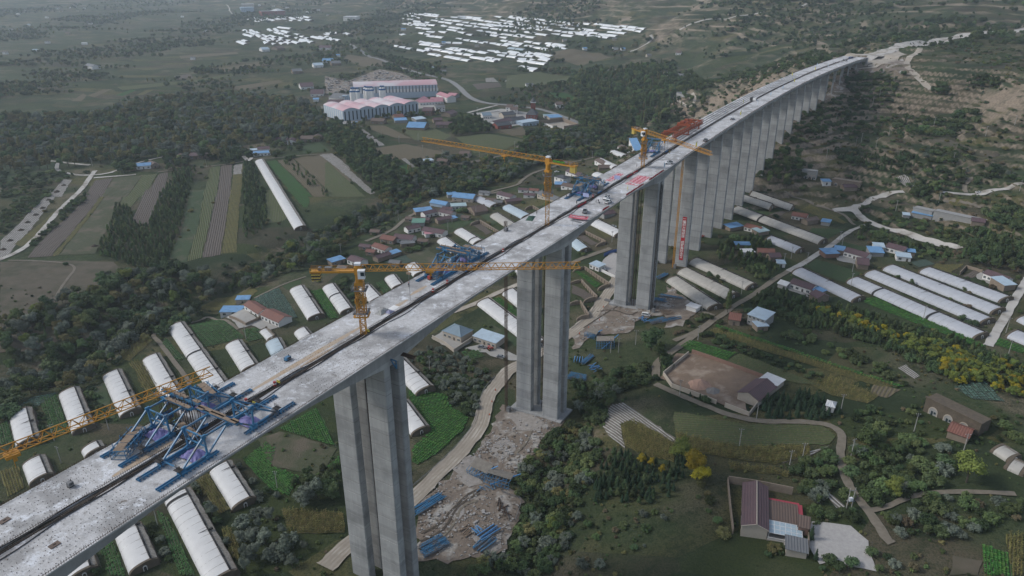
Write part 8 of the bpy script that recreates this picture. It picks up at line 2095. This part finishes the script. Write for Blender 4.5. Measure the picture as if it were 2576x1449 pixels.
KINDS = dict(  # kind -> shapes, material, description, is tree
	bd=(('broad0', 'broad1', 'broad2'), 'dark', 'dense dark green tree'), bm=(('broad1', 'broad2', 'broad0'), 'mid', 'mid green round-crowned tree'), bo=(('broad0', 'broad2'), 'olive', 'tree turning olive brown'),
	bg=(('broad2', 'broad1'), 'grey', 'grey-green willow'), po=(('poplar',), 'olive', 'slender olive poplar'), pd=(('poplar',), 'mid', 'slender green poplar'), co=(('conifer',), 'conifer', 'young dark conifer'),
	ye=(('broad0', 'broad1'), 'yellow', 'bright yellow-leaved tree'), li=(('broad1', 'broad2'), 'lime', 'yellow-green tree'), sa=(('sapling',), 'mid', 'young green sapling'), sd=(('sapling',), 'dark', 'young dark sapling'),
	hd=(('shrub0', 'shrub1'), 'dark', 'dark green bush'), hm=(('shrub1', 'shrub0'), 'mid', 'green bush'), hg=(('shrub0', 'shrub1'), 'grey', 'grey-green bush'), ho=(('shrub1',), 'olive', 'olive bush'), hb=(('shrub0',), 'brown', 'dry brown bush'),
	td=(('tuft',), 'dark', ''), tm=(('tuft',), 'mid', ''), to=(('tuft',), 'olive', ''), tb=(('tuft',), 'brown', ''))
plants = []                      # (x, y, z, height, kind, shape, area)
def plant(x, y, h, kind, area, shape=None):
	sh = shape or rnd.choice(KINDS[kind][0]); plants.append((x, y, H(x, y) - .02 * h, h, kind, sh, area))
def pick(w):
	t = rnd.uniform(0, sum(w.values()))
	for k, v in w.items():
		t -= v
		if t <= 0: return k
	return k
def wood(area, tile, pts, spacing, w, hr, prob=1.0, occ=True, rows=None):
	P = [G(tile, pts[i], pts[i + 1]) for i in range(0, len(pts), 2)]; A = np.array([p[:2] for p in P])
	lo, hi = A.min(0), A.max(0)
	y = lo[1]; k = 0
	while y < hi[1]:
		x = lo[0] + (k % 2) * spacing / 2
		while x < hi[0]:
			px, py = x + rnd.uniform(-.38,.38) * spacing, y + rnd.uniform(-.38,.38) * spacing
			if rnd.random() < prob and inpoly(np.array([px]), np.array([py]), A)[0] and not (occ and occupied(px, py)):
				plant(px, py, rnd.uniform(*hr), pick(w), area)
			x += spacing
		y += spacing * .87; k += 1
RAV = dict(bd=3, bm=3.5, bo=1.8, bg=2.6, hd=1.2, pd=.6, li=.25)
wood('in the wooded ravine', 'V', (0,800,60,795,290,700,420,672,560,722,700,642,950,520,1060,400,1290,410,1320,440,1200,470,1060,510,900,600,850,642,780,672,640,725,520,790,400,850,300,915,220,985,80,1040,0,1060), 6.0, RAV, (3.5,11.5))
wood('in the big wood beyond the striped fields', 'V', (0,300,200,300,420,250,560,240,780,262,830,320,780,360,640,378,540,405,330,408,100,428,0,440), 9, dict(bd=2, bm=4, bo=3, po=3, bg=3), (7,16), .88)
wood('in the tree belt below the factory', 'V', (800,322,850,312,900,345,960,420,1010,455,1060,500,980,508,930,490,880,430,840,380), 6, dict(bd=4, bm=3, pd=1), (6,10))
wood('in the poplar plantation among the striped fields', 'D', (715,478,860,115,960,135,985,262,1085,262,1200,10,1400,0,1330,280,1235,560,1000,580), 3.4, dict(sd=3, sa=3), (3.5,5.5), .95, occ=False)
wood('in the poplar strip among the striped fields', 'A', (1190,1449,1285,1250,1450,1232,1385,1449), 3.6, dict(sd=3, sa=3), (3.5,5.5), .9, occ=False)
wood('in the dark strip beside the long film tunnel', 'D', (1780,365,1792,0,1950,0,1962,250,1900,330), 3.8, dict(sd=3, sa=2), (3.5,5.5), .9, occ=False)
wood('in the dark strip beside the long film tunnel', 'A', (1775,1449,1800,1205,1870,1195,1950,1449), 3.8, dict(sd=3, sa=2), (3.5,5.5), .9)
wood('in the clump below the woods farms', 'A', (1630,1215,1640,1090,1760,1085,1790,1190), 5, dict(bd=3, pd=2), (6,9))
wood('in the hedge strip of the tilled fields', 'A', (2060,1180,2140,1165,2450,1449,2340,1449), 4.5, dict(sa=2, bd=1), (3,6), .5, occ=False)
wood('along the white road of the left fields', 'D', (230,400,330,295,500,110,640,20,660,50,420,270,240,420), 4.0, dict(hd=2, hm=2, sa=1), (2,4.5), .8, occ=False)
wood('in the scrub left of the white road', 'D', (0,180,250,20,330,0,430,0,100,260,0,370), 4.0, dict(hd=2, hm=2, sa=1, bd=.5), (2,4.5), .8, occ=False)
wood('around the road fork farm', 'A', (840,1270,850,1190,970,1180,1000,1260,930,1290), 5, dict(bd=3, bm=2), (5,9)); wood('around the road fork farm', 'A', (1180,1255,1200,1170,1300,1190,1390,1190,1390,1230,1250,1255), 6, dict(bd=3, bm=2), (6,9), .8)
wood('left of the road fork', 'A', (0,1260,400,1260,560,1300,480,1330,150,1449,0,1449), 6, dict(hd=3, bd=1, hm=2), (2.5,6), .6)
wood('on the slope behind the road fork', 'A', (100,1180,60,1050,330,1000,560,1020,700,1180,420,1170), 8, dict(bd=2, bm=2, hm=1, bo=1), (5,10), .6)
wood('beside the compound with the tower', 'B', (890,930,1000,860,1120,870,1190,930,1250,960,1200,990,960,1010), 7, dict(bd=4, bm=2), (6,11)); wood('along the ravine above the village', 'B', (1080,1290,1250,1200,1460,1080,1500,1000,1640,960,1800,970,1980,960,2130,1000,2250,1080,2080,1090,1900,1160,1700,1180,1560,1230,1400,1320,1100,1420,960,1449,700,1449,720,1380), 6.5, RAV, (6,11))
wood('in the forest below the terraces', 'B', (1780,900,1850,760,1830,600,1900,540,2100,520,2400,480,2574,480,2574,830,2450,940,2200,920,1980,980,1880,960), 9, dict(bd=4, bm=3, po=1, pd=3), (9,15), .95); wood('in the forest below the terraces', 'C', (0,560,150,520,250,700,200,800,100,860,0,900), 8, dict(bd=4, bm=3, pd=1), (7,12), .8)
wood('along the main road', 'B', (350,400,520,430,760,480,900,560,840,600,700,520,480,470,330,420), 9, dict(bd=3, bm=2), (7,12), .8); wood('around the factory', 'B', (0,930,80,910,300,1010,500,1180,640,1260,560,1330,300,1200,60,1040), 6, dict(bd=3, sd=3, bm=2), (5,9), .9)
wood('round the hillside caves', 'C', (610,1260,700,1160,900,1150,1000,1260,900,1380,700,1370,600,1300), 6.5, dict(bd=4, bm=2), (7,11)); wood('on the slope behind the pier feet', 'C', (850,960,900,880,1000,820,1100,760,1300,600,1240,640,1230,560,1400,540,1600,560,1700,680,1500,820,1300,900,1150,900,1100,1000,900,1100,800,1140,720,1150,760,1080), 6, dict(hd=4, bd=2, hm=2), (2.5,6), .95)
wood('on the lower terraces', 'C', (1200,900,1500,850,1800,820,2000,880,2100,980,1900,1010,1400,990,1150,960), 6, dict(hd=3, bd=1.5, hm=2), (2.5,6), .75); wood('in the planted rows under the terraces', 'C', (1050,1090,1300,1120,1600,1160,1750,1130,1800,1200,1650,1290,1400,1230,1150,1130), 4.5, dict(sd=3, hd=1), (3.5,6), .95)
wood('on the track corner of the terraces', 'C', (1890,640,2000,650,2010,710,1900,710), 5, dict(bd=3), (6,9)); wood('on the far terraces', 'C', (2120,640,2200,570,2380,560,2400,620,2250,660), 7, dict(bd=2, hd=2), (4,8), .9); wood('along the hillside lane', 'C', (1690,1400,1800,1370,1960,1390,1960,1430,1700,1449), 6, dict(bd=3, bm=1), (5,9))
wood('in the gully of the terraces', 'C', (1650,1300,1800,1200,2000,1080,2200,1180,2400,1250,2574,1300,2574,1340,2300,1360,2000,1390,1760,1370), 6.5, dict(hd=3, bd=2, hm=2, bg=1), (3,7), .8); wood('in the gully of the terraces', 'C', (2000,920,2100,820,2250,850,2200,960,2080,990), 6, dict(bd=2, hd=2), (4,8), .9)
wood('in the dense wood behind the white house', 'F', (2080,470,2150,380,2300,330,2574,400,2574,620,2460,600,2280,570,2130,540), 4.5, dict(sd=2, pd=3, bd=2), (6,10)); wood('beside the arched facade', 'F', (2290,160,2450,110,2574,150,2574,340,2400,320,2290,260), 6, dict(bd=3, hd=2, bm=1), (4,9)); wood('below the arched facade', 'F', (1360,190,1700,230,2000,260,2250,290,2300,360,2080,400,1850,350,1600,290,1420,240), 5, dict(hd=3, hm=3, ho=1), (2,4.5), .75)
wood('below the hillside lane', 'F', (1700,20,1950,20,2000,80,1850,100,1720,60), 6, dict(bd=3, bm=1), (5,9)); wood('in the sapling grove', 'F', (300,440,420,360,600,350,720,400,640,520,790,560,760,700,640,680,500,600,330,520), 3.6, dict(sa=3, sd=3, hm=1), (3.5,6), .85); wood('along the lane hedge', 'F', (1290,340,1400,280,1600,330,1830,420,2000,440,2080,480,2080,540,1900,500,1800,460,1600,400,1440,400), 4.5, dict(hd=3, hm=2, sa=2, sd=1), (2.5,5.5), .8)
wood('in the planted belt beside the long greenhouses', 'F', (560,870,600,770,740,740,860,780,1000,840,1250,870,1400,900,1700,1020,2100,1120,2350,1220,2574,1290,2574,1449,2100,1449,1800,1300,1450,1140,1150,1050,850,990,720,920), 2.9, dict(sd=4, sa=2, hd=1), (3,5.5), .9)
wood('in the yellow row of the planted belt', 'F', (1000,880,1250,930,1500,1020,1800,1120,2100,1200,2250,1320,2400,1440,2050,1449,1850,1250,1500,1080,1220,980), 3.4, dict(li=3.5, ye=1.2, sa=.6), (4,6), .85)
wood('in the yellow thicket', 'F', (2000,1260,2250,1240,2574,1330,2574,1449,2060,1449), 3.4, dict(ye=2, li=3), (3,5), .9); wood('in the yellow thicket', 'I', (2200,0,2574,0,2574,170,2400,110,2280,50), 3.4, dict(ye=2.5, li=3), (3,5), .9)
wood('beside the dirt yard', 'I', (640,200,760,120,900,90,1100,150,1150,200,1240,260,1080,310,900,300,640,310), 3.2, dict(co=1), (3.5,6), .95); wood('along the wall of the dirt yard', 'I', (0,60,250,170,420,250,520,300,400,260,100,140), 4, dict(co=2, hd=1), (2.5,4.5), .6)
wood('in the conifer plot above the farmhouse', 'H', (1960,850,2010,680,2150,540,2350,590,2574,660,2574,850,2400,920,2150,930,1990,920), 2.9, dict(co=3, sd=1), (3.5,5.5), .95); wood('in the conifer plot above the farmhouse', 'I', (0,560,60,540,90,700,30,760,0,760), 3.0, dict(co=3), (3.5,5), .95)
wood('in the scrub below the construction yard', 'H', (1340,820,1450,650,1560,520,1650,410,1760,330,1900,340,2010,430,2030,560,1950,700,1900,850,1870,1000,1860,1100,1750,1200,1700,1449,1000,1449,1150,1340,1330,1300,1390,1090,1450,980,1460,890), 3.4, dict(hd=4, hg=1.6, hm=3, bd=.8, ho=.7), (2,5.2), .9)
wood('in the thicket beside the blue steel heap', 'H', (1850,60,2000,20,2150,60,2250,20,2100,200,2060,330,1900,330,1850,200), 4, dict(hd=3, bd=1.5, hg=1), (3,6.5), .9); wood('in the thicket beside the blue steel heap', 'E', (1900,1449,2000,1360,2200,1330,2400,1290,2500,1250,2560,1320,2450,1420,2300,1449), 4, dict(hd=3, hm=2, bd=1), (2.5,6), .85)
wood('in the grey willows below the greenhouses', 'G', (1480,1000,1620,1010,1760,1080,1880,960,2000,1040,2100,1180,2250,1250,2300,1330,2230,1449,1700,1449,1640,1250,1540,1100), 5.5, dict(bg=5, hg=3), (4,7.5), .9); wood('in the round dark clump beside the tall pier', 'G', (2120,880,2200,740,2320,680,2510,700,2530,940,2300,950), 5, dict(bg=3, bd=3), (6,9))
wood('along the crop edge below the deck', 'G', (1700,620,1830,700,1960,830,2060,880,2000,950,1880,900,1760,780,1640,640), 4, dict(hg=3, hd=2), (2,4), .85); wood('in the orchard behind the hipped-roof house', 'E', (620,1240,760,1160,920,1200,1100,1270,1200,1330,1180,1449,1050,1449,640,1449), 3.6, dict(hg=4, hd=2, hm=1), (2,3.6), .92); wood('in the orchard behind the hipped-roof house', 'H', (760,30,900,0,1180,0,1160,120,1090,280,950,220,900,100), 3.6, dict(hg=4, hd=2), (2,3.6), .92)
wood('between the film greenhouses under the jib', 'G', (180,220,280,180,390,430,300,490,240,420), 3.5, dict(hd=3, hm=1), (1.8,3.5), .9); wood('between the film greenhouses under the jib', 'G', (590,70,680,70,790,300,700,330,640,220), 3.5, dict(hd=3, hm=1), (1.8,3.5), .9); wood('between the film greenhouses under the jib', 'D', (1170,1250,1240,1260,1340,1449,1250,1449), 3.5, dict(hd=3, hm=1), (1.5,3), .8)
wood('beside the greenhouses below the deck', 'G', (1010,1080,1110,1060,1200,1180,1250,1340,1110,1310,1060,1200), 3.6, dict(hg=2, hd=3), (1.8,3.6), .9); wood('beside the greenhouses below the deck', 'G', (1370,820,1440,780,1640,1020,1640,1100,1500,980), 3.6, dict(hg=2, hd=3), (1.8,3.6), .85); wood('beside the greenhouses below the deck', 'G', (600,1330,760,1260,800,1449,600,1449), 3.6, dict(hd=3), (1.8,3.6), .85)
wood('at the foot of the crane and greenhouses', 'E', (60,700,160,640,230,760,240,840,150,800), 4, dict(hd=3, hm=1), (1.8,4), .85); wood('in the village gardens', 'E', (560,430,680,370,760,400,740,430,600,480), 4.5, dict(hd=2, hm=2, bd=1), (2,5), .8); wood('in the village gardens', 'E', (930,160,1050,150,1060,185,960,190), 5, dict(bd=2, hm=1), (4,6), .9)
wood('on the grassy bank left of the village', 'E', (300,380,420,250,560,240,520,300,390,330), 5, dict(hd=2, hm=2), (2,4), .4)
wood('between the dirt track and the caves', 'I', (1290,480,1400,350,1560,330,1700,450,1880,480,2000,520,2100,600,2050,760,1850,840,1700,860,1560,920,1450,930,1380,860,1300,740,1270,600), 4.2, dict(hd=4, bm=1.2, hm=3, bd=1, hg=1), (2.5,6.5), .85)
wood('below the branching track', 'I', (1480,1000,1600,960,1900,870,2200,860,2574,880,2574,1000,2400,1130,2100,1180,1800,1210,1650,1170,1560,1100), 4.2, dict(hd=4, hg=2, hm=2, hb=1, bd=.6), (2,5.5), .85)
wood('beside the dirt track above the farmhouse', 'I', (860,680,1000,600,1150,500,1190,560,1220,760,1300,900,1390,1000,1300,1080,1180,1060,1000,1040,960,900,880,800), 4, dict(hd=4, hm=3, bm=.7, hg=1), (2.2,5), .88)
wood('round the gravel court', 'I', (880,1449,930,1380,1050,1380,1200,1340,1420,1400,1500,1449), 4, dict(hd=3, hm=2), (2,4.5), .8); wood('round the gravel court', 'I', (1420,1290,1560,1240,1700,1280,1850,1340,1760,1449,1520,1449), 4.2, dict(hd=3, hb=2, hg=1), (2,4.5), .85)
wood('on the meadow below the farmhouse', 'I', (0,780,200,760,300,860,420,1160,640,1180,780,1200,800,1300,700,1320,400,1200,200,1000,0,900), 4.6, dict(hd=3, ho=2, hm=2), (1.5,4), .6); wood('on the eroded bank above the farmhouse', 'H', (1870,1000,2250,950,2574,940,2574,1200,2300,1300,1950,1449,1720,1449,1760,1200), 5, dict(hd=3, hg=2, hm=2, hb=1), (1.2,3.4), .5)
wood('by the caves of the lower right', 'I', (1480,200,1700,220,1850,110,1760,190,1880,330,1980,350,1950,400,1700,420,1560,320,1300,330,1280,290), 4.5, dict(hd=3, hm=2), (1.8,4.2), .75); wood('by the caves of the lower right', 'I', (2280,340,2450,350,2574,480,2574,640,2480,520,2350,480), 4.5, dict(hd=3, hm=2), (2.2,5), .8); wood('by the caves of the lower right', 'I', (2250,250,2450,230,2574,200,2574,330,2400,330), 5, dict(hm=3, ho=1), (1.6,3.2), .6)
wood('along the corn edges', 'F', (720,1080,900,1020,1250,1170,1500,1300,1700,1380,1740,1449,1600,1449,1300,1290,900,1130), 4.4, dict(hd=3, hm=2, sa=1), (2,4.5), .6); wood('in the hedge between corn and rows', 'F', (200,1080,260,1060,900,1290,1180,1410,1100,1430,700,1290,330,1150), 3.8, dict(hd=4, hm=1), (1.8,3.4), .85)
wood('along the field track', 'F', (190,920,300,960,270,1000,180,1060,60,1110,0,1100,0,1060), 4.5, dict(hd=3, hb=2, hm=1), (1.8,4), .7); wood('behind the yellowed greenhouses', 'F', (0,630,30,650,370,830,330,850,0,680), 3.4, dict(hm=3, hd=2), (1.2,2.6), .8)
for kind, tile, x, y, h, area, sh in (('pd','F',392,905,17,'standing alone beside the yellowed greenhouse','poplar'),('ye','I',150,700,12,'at the corner of the corn arc','broad0'),('li','I',60,600,11,'beside the bright yellow tree at the corn arc','broad1'),('ye','I',200,760,8,'lowest at the corner of the corn arc','broad1'),
		('li','I',2150,760,13,'standing free below the caves','broad2'),('bm','I',1410,520,12,'at the cliff beside the dirt track','broad0'),('li','I',1610,860,9,'on the bank of the branching track','broad1'),('bd','K8',1600,1000,14,'beside the utility poles and steel heap','broad1'),
		('bm','K8',1750,1190,11,'leaning over the curved mud wall track','broad2'),('bm','H',1700,1130,6,'in the scrub below the construction yard','broad0'),('li','H',1680,1100,5,'at the edge of the construction scrub','broad1'),('ye','H',2330,620,5,'in the conifer plot, upper end','broad0'),('ye','H',2400,650,5,'in the conifer plot, middle of the yellow row','broad1'),('ye','H',2480,700,5,'in the conifer plot, end of the yellow row','broad0'),
		('bd','F',700,890,9,'behind the blue-roofed two-level house','broad1'),('bd','F',1390,165,7,'in the fork of the concrete lane','broad2'),('bd','F',1745,700,4.5,'against the wall of the third long greenhouse','broad1'),('bd','F',2130,760,4.5,'against the wall of the fourth long greenhouse','broad1'),('hd','F',2180,1000,6,'at the end of the second long greenhouse','shrub0'),
		('bd','F',1420,290,7,'at the bend of the village lane','broad1'),('co','I',1005,1180,6,'beside the gatehouse','conifer'),('co','I',1040,1330,5,'below the gravel court','conifer'),('hd','I',1140,1350,4,'standing inside the gravel court','shrub0'),('hd','I',1300,1370,4,'at the lower rim of the gravel court','shrub1'),('bd','F',260,650,5,'between the two yellowed greenhouses','broad1'),('bd','F',320,670,5,'by the winder of the yellowed greenhouse','broad0'),
		('bg','G',2330,880,10,'beside the tall pier, crown touching it','broad2'),('bg','G',2240,930,9,'left of the pier clump','broad1'),('hm','E',1370,640,6,'in front of the small arched door','shrub0'),('bd','B',1560,1040,18,'towering over the compound fields','broad1')):
	p = G(tile, x, y); plants.append((p[0], p[1], p[2] - .1, h, kind, sh, area))
def nz2(x, y, s, k=0):
	return .5 + .25 * (math.sin(x / s + 1.7 * k) + math.sin(y / s * 1.3 + k) * math.cos((x + y) / s * .7 + 2 * k)) + .12 * math.sin((x - 2 * y) / s * 2.3)
def scatter(x0, x1, y0, y1, sp, prob, w, hr, ns, area, lo_=.32, gain=2.6):
	y = y0
	while y < y1:
		x = x0
		while x < x1:
			px, py = x + rnd.uniform(-.45,.45) * sp, y + rnd.uniform(-.45,.45) * sp
			q = proj(px, py, 20)
			if -60 < q[0] < 1090 and -30 < q[1] < 640 and rnd.random() < prob * max(0, min(1, (nz2(px, py, ns) - lo_) * gain)) and not occupied(px, py) and (area != 'on the hill terraces' or rnd.random() < (1.0 if abs(H(px, py + 2.5) - H(px, py - 2.5)) > 1.2 else .35)):
				plant(px, py, rnd.uniform(*hr), pick(w), area)
			x += sp
		y += sp
def under_bridge(x, y):
	s = np.interp(y, _by, _bs); return abs((x - np.interp(y, _by, _bx)) * .87 + 12.6) < 15
scatter(90,760,330,1050,5.5,.8, dict(hd=3, hm=2, hb=1.5, ho=1, bd=.4), (1.4,4.2), 38, 'on the hill terraces')
scatter(100,420,760,1150,8,.9, dict(hd=3, bd=2, hm=2), (2.5,7), 50, 'on the slopes behind the viaduct')
scatter(-700,420,70,420,5.0,.42, dict(td=3, tm=3, to=1.5, tb=1.5, hd=1), (.7,1.8), 17, 'on the verges')
scatter(-100,400,90,330,3.6,.5, dict(td=4, tm=3, to=1.5, tb=1.5), (.6,1.4), 13, 'on the verges')
scatter(-700,500,420,760,9,.35, dict(hd=3, hm=2, ho=1, bd=.6), (1.2,4), 45, 'in the valley')
scatter(-1300,250,740,1500,8.5,.9, dict(bd=4, bm=3, bo=2, hd=2, po=.6), (4,10), 48, 'in the far valley', .52,4)
scatter(-2600,700,1500,3300,15,.9, dict(bd=4, bm=3, bo=1.5, hd=2), (6,12), 85, 'in the far valley', .52,4)
scatter(350,1800,950,2600,13,.9, dict(bd=4, bm=2, hd=3), (5,11), 75, 'on the far hills', .26,2.5)
scatter(-3500,2500,3300,5600,34,.9, dict(bd=4, bm=3), (9,16), 160, 'on the far hills', .55,5)
plants = [p for p in plants if not (p[1] < 800 and p[3] > 1.5 and -14.5 < (p[0] - float(np.interp(p[1], _by, _bx))) * .87 + 12.6 < 14.5 and p[2] + p[3] > deckz_y(p[1]) - 6)]
def seen(p):
	q = proj(p[0], p[1], p[2] + p[3] * .5)
	if not (-5 < q[0] < 1029 and -5 < q[1] < 585): return 0
	d = math.dist((0,0, CZ), p[:3])
	return p[3] / d
treekinds = ('bd', 'bm', 'bo', 'bg', 'po', 'pd', 'co', 'ye', 'li')
bushkinds = ('hd', 'hm', 'hg', 'ho', 'hb')
cand = sorted([p for p in plants if p[4] in treekinds], key=seen, reverse=True)[:300]
candb = sorted([p for p in plants if p[4] in bushkinds], key=seen, reverse=True)[:200]
single = set(id(p) for p in cand) | set(id(p) for p in candb)
for p in cand + candb:
	x, y, z, h, kind, sh, area = p
	m = KINDS[kind][1]; proto(sh, m)
	tree = kind in treekinds
	lab = KINDS[kind][2] + ' ' + area
	if tree:
		r_ = thing('conifer' if kind == 'co' else ('poplar_tree' if sh == 'poplar' else 'broadleaf_tree'), lab, 'tree', (x, y, z), rnd.uniform(0,6.28), 'trees ' + area)
		wv = rnd.uniform(.75,1.25)
		r_.scale = (h * wv, h * wv, h)
		link('crown', CROWN[sh, m], r_); link('trunk', TRUNK[sh], r_)
	else:
		o = link('bush', CROWN[sh, m], None, (x, y, z), rnd.uniform(0,6.28), lab, 'bush', 'bushes ' + area); o.scale = (h, h, h * rnd.uniform(.75,1.0))
def mass(name, pr, pts, kind='stuff'):
	me = bpy.data.meshes.new(name)
	me.from_pydata([p[:3] for p in pts], [], [])
	a = me.attributes.new('scl', 'FLOAT_VECTOR', 'POINT'); a.data.foreach_set('vector', np.array([p[3] for p in pts], float).ravel())
	r_ = me.attributes.new('rot', 'FLOAT', 'POINT'); r_.data.foreach_set('value', [p[4] for p in pts])
	ng = bpy.data.node_groups.new(name, 'GeometryNodeTree')
	ng.interface.new_socket('Geometry', in_out='INPUT', socket_type='NodeSocketGeometry'); ng.interface.new_socket('Geometry', in_out='OUTPUT', socket_type='NodeSocketGeometry')
	gi = ng.nodes.new('NodeGroupInput'); go = ng.nodes.new('NodeGroupOutput'); ip = ng.nodes.new('GeometryNodeInstanceOnPoints'); oi = ng.nodes.new('GeometryNodeObjectInfo')
	oi.inputs['Object'].default_value = pr; oi.inputs['As Instance'].default_value = True
	na = ng.nodes.new('GeometryNodeInputNamedAttribute'); na.data_type = 'FLOAT_VECTOR'; na.inputs['Name'].default_value = 'scl'
	nr = ng.nodes.new('GeometryNodeInputNamedAttribute'); nr.data_type = 'FLOAT'; nr.inputs['Name'].default_value = 'rot'
	cx = ng.nodes.new('ShaderNodeCombineXYZ')
	ng.links.new(gi.outputs[0], ip.inputs['Points']); ng.links.new(oi.outputs['Geometry'], ip.inputs['Instance']); ng.links.new(na.outputs['Attribute'], ip.inputs['Scale'])
	ng.links.new(nr.outputs['Attribute'], cx.inputs['Z']); ng.links.new(cx.outputs[0], ip.inputs['Rotation']); ng.links.new(ip.outputs[0], go.inputs[0])
	o = link(name, me, kind=kind); md = o.modifiers.new('mass', 'NODES'); md.node_group = ng
	return o
groups = {}
for p in plants:
	if id(p) not in single: groups.setdefault((p[5], KINDS[p[4]][1]), []).append(p)
for (sh, m), ps in groups.items():
	nm = 'grass_tufts' if sh == 'tuft' else ('shrubs' if sh.startswith('shrub') else 'woodland')
	pts = []
	for p in ps:
		w = rnd.uniform(.75,1.3); pts.append((p[0], p[1], p[2], (p[3] * w, p[3] * w, p[3]), rnd.uniform(0,6.28)))
	mass(nm, proto(sh, m), pts)
print('plants', len(plants), 'single', len(single))
# ---- crop plants standing on the nearer fields
def crop_proto(kind):
	mb = MB(); rs = np.random.RandomState(5)
	if kind == 'corn':
		for k in range(7):
			t = k * 2.4; a = Vector((math.cos(t), math.sin(t), 0)); z = .2 + .2 * k; w = Vector((-a.y, a.x, 0)) * .09
			p = Vector((0,0, z)); q = p + a * .42 + Vector((0,0,.28)); r_ = p + a * .75 + Vector((0,0,-.05))
			mb.poly([p - w, p + w, q + w, q - w]); mb.poly([q - w, q + w, r_])
		mb.bar((0,0,0), (0,0,1.9), .05, caps=False)
	else:
		for k in range(7):
			t = k * .9 + rs.uniform(-.2,.2); a = Vector((math.cos(t), math.sin(t), 0)); w = Vector((-a.y, a.x, 0)) * .17
			p = Vector((0,0,.05)); q = a * .26 + Vector((0,0,.30)); r_ = a * .46 + Vector((0,0,.22))
			mb.poly([p - w * .4, p + w * .4, q + w, q - w]); mb.poly([q - w, q + w, r_])
	return mb
CM = dict(corn=mat('corn_leaf', (0.202,0.178,0.062), (0.116,0.121,0.040), .3,.8, rand=.35), bright=mat('crop_leaf_bright', (0.038,0.128,0.022), (0.056,0.156,0.033), .5,.75, rand=.3), dark=mat('crop_leaf_dark', (0.043,0.109,0.034), (0.062,0.136,0.043), .5,.75, rand=.3),
		  cabbage=mat('cabbage_leaf', (0.093,0.163,0.132), (0.074,0.127,0.099), .5,.7, rand=.3), green=mat('mixed_leaf', (0.085,0.124,0.043), (0.132,0.132,0.059), .3,.8, rand=.35))
CPR = {}
for k in CM:
	me = crop_proto('corn' if k in ('corn', 'green') else 'leaf').mesh('crop_plant', CM[k]); CPR[k] = bpy.data.objects.new('crop_plant', me)
cps = {k: [] for k in CM}
for key, P, d in field_polys:
	if key not in cps: continue
	c = np.mean([p[:2] for p in P], 0)
	if math.hypot(c[0], c[1]) > 430: continue
	A = np.array([p[:2] for p in P]); d = np.array(d) / np.hypot(*d); n_ = np.array((-d[1], d[0]))
	uu, vv = (A - c) @ d, (A - c) @ n_
	far = math.hypot(c[0], c[1]) > 260
	su, sv = (.9,1.0) if not far else (1.5,1.3)
	U, W_ = np.meshgrid(np.arange(uu.min(), uu.max(), su), np.arange(vv.min(), vv.max(), sv))
	U = U + np.random.uniform(-.22,.22, U.shape); W_ = W_ + np.random.uniform(-.1,.1, U.shape)
	X = c[0] + U * d[0] + W_ * n_[0]; Y = c[1] + U * d[1] + W_ * n_[1]
	ok = inpoly(X, Y, A) & (np.random.uniform(size=X.shape) < .86)
	for x, y in zip(X[ok], Y[ok]):
		s = rnd.uniform(.75,1.25) * (1.0 if key in ('corn', 'green') else (1.35 if far else 1.1)) * (.55 if key == 'green' else 1)
		cps[key].append((x, y, H(x, y) + .25, (s, s, s), rnd.uniform(0,6.28)))
for k, v in cps.items():
	if v: mass('crop_plants', CPR[k], v)
print('crops', {k: len(v) for k, v in cps.items()})
# haze
hm = bpy.data.materials.new('haze'); hm.use_nodes = True
hn = hm.node_tree; hn.nodes.remove(hn.nodes['Principled BSDF'])
pv = hn.nodes.new('ShaderNodeVolumePrincipled')
pv.inputs['Color'].default_value = (.78,.89,1.0,1); pv.inputs['Density'].default_value = 1.0e-4; pv.inputs['Anisotropy'].default_value = .3
hn.links.new(pv.outputs[0], hn.nodes['Material Output'].inputs['Volume'])
zt = float(GZ.max()) + 30; zb = float(GZ.min()) - 1.5
mb = MB(); mb.box((0,5500, (zt + zb) / 2), (20000,15000, zt - zb))
mb.build('haze', hm, kind='stuff')
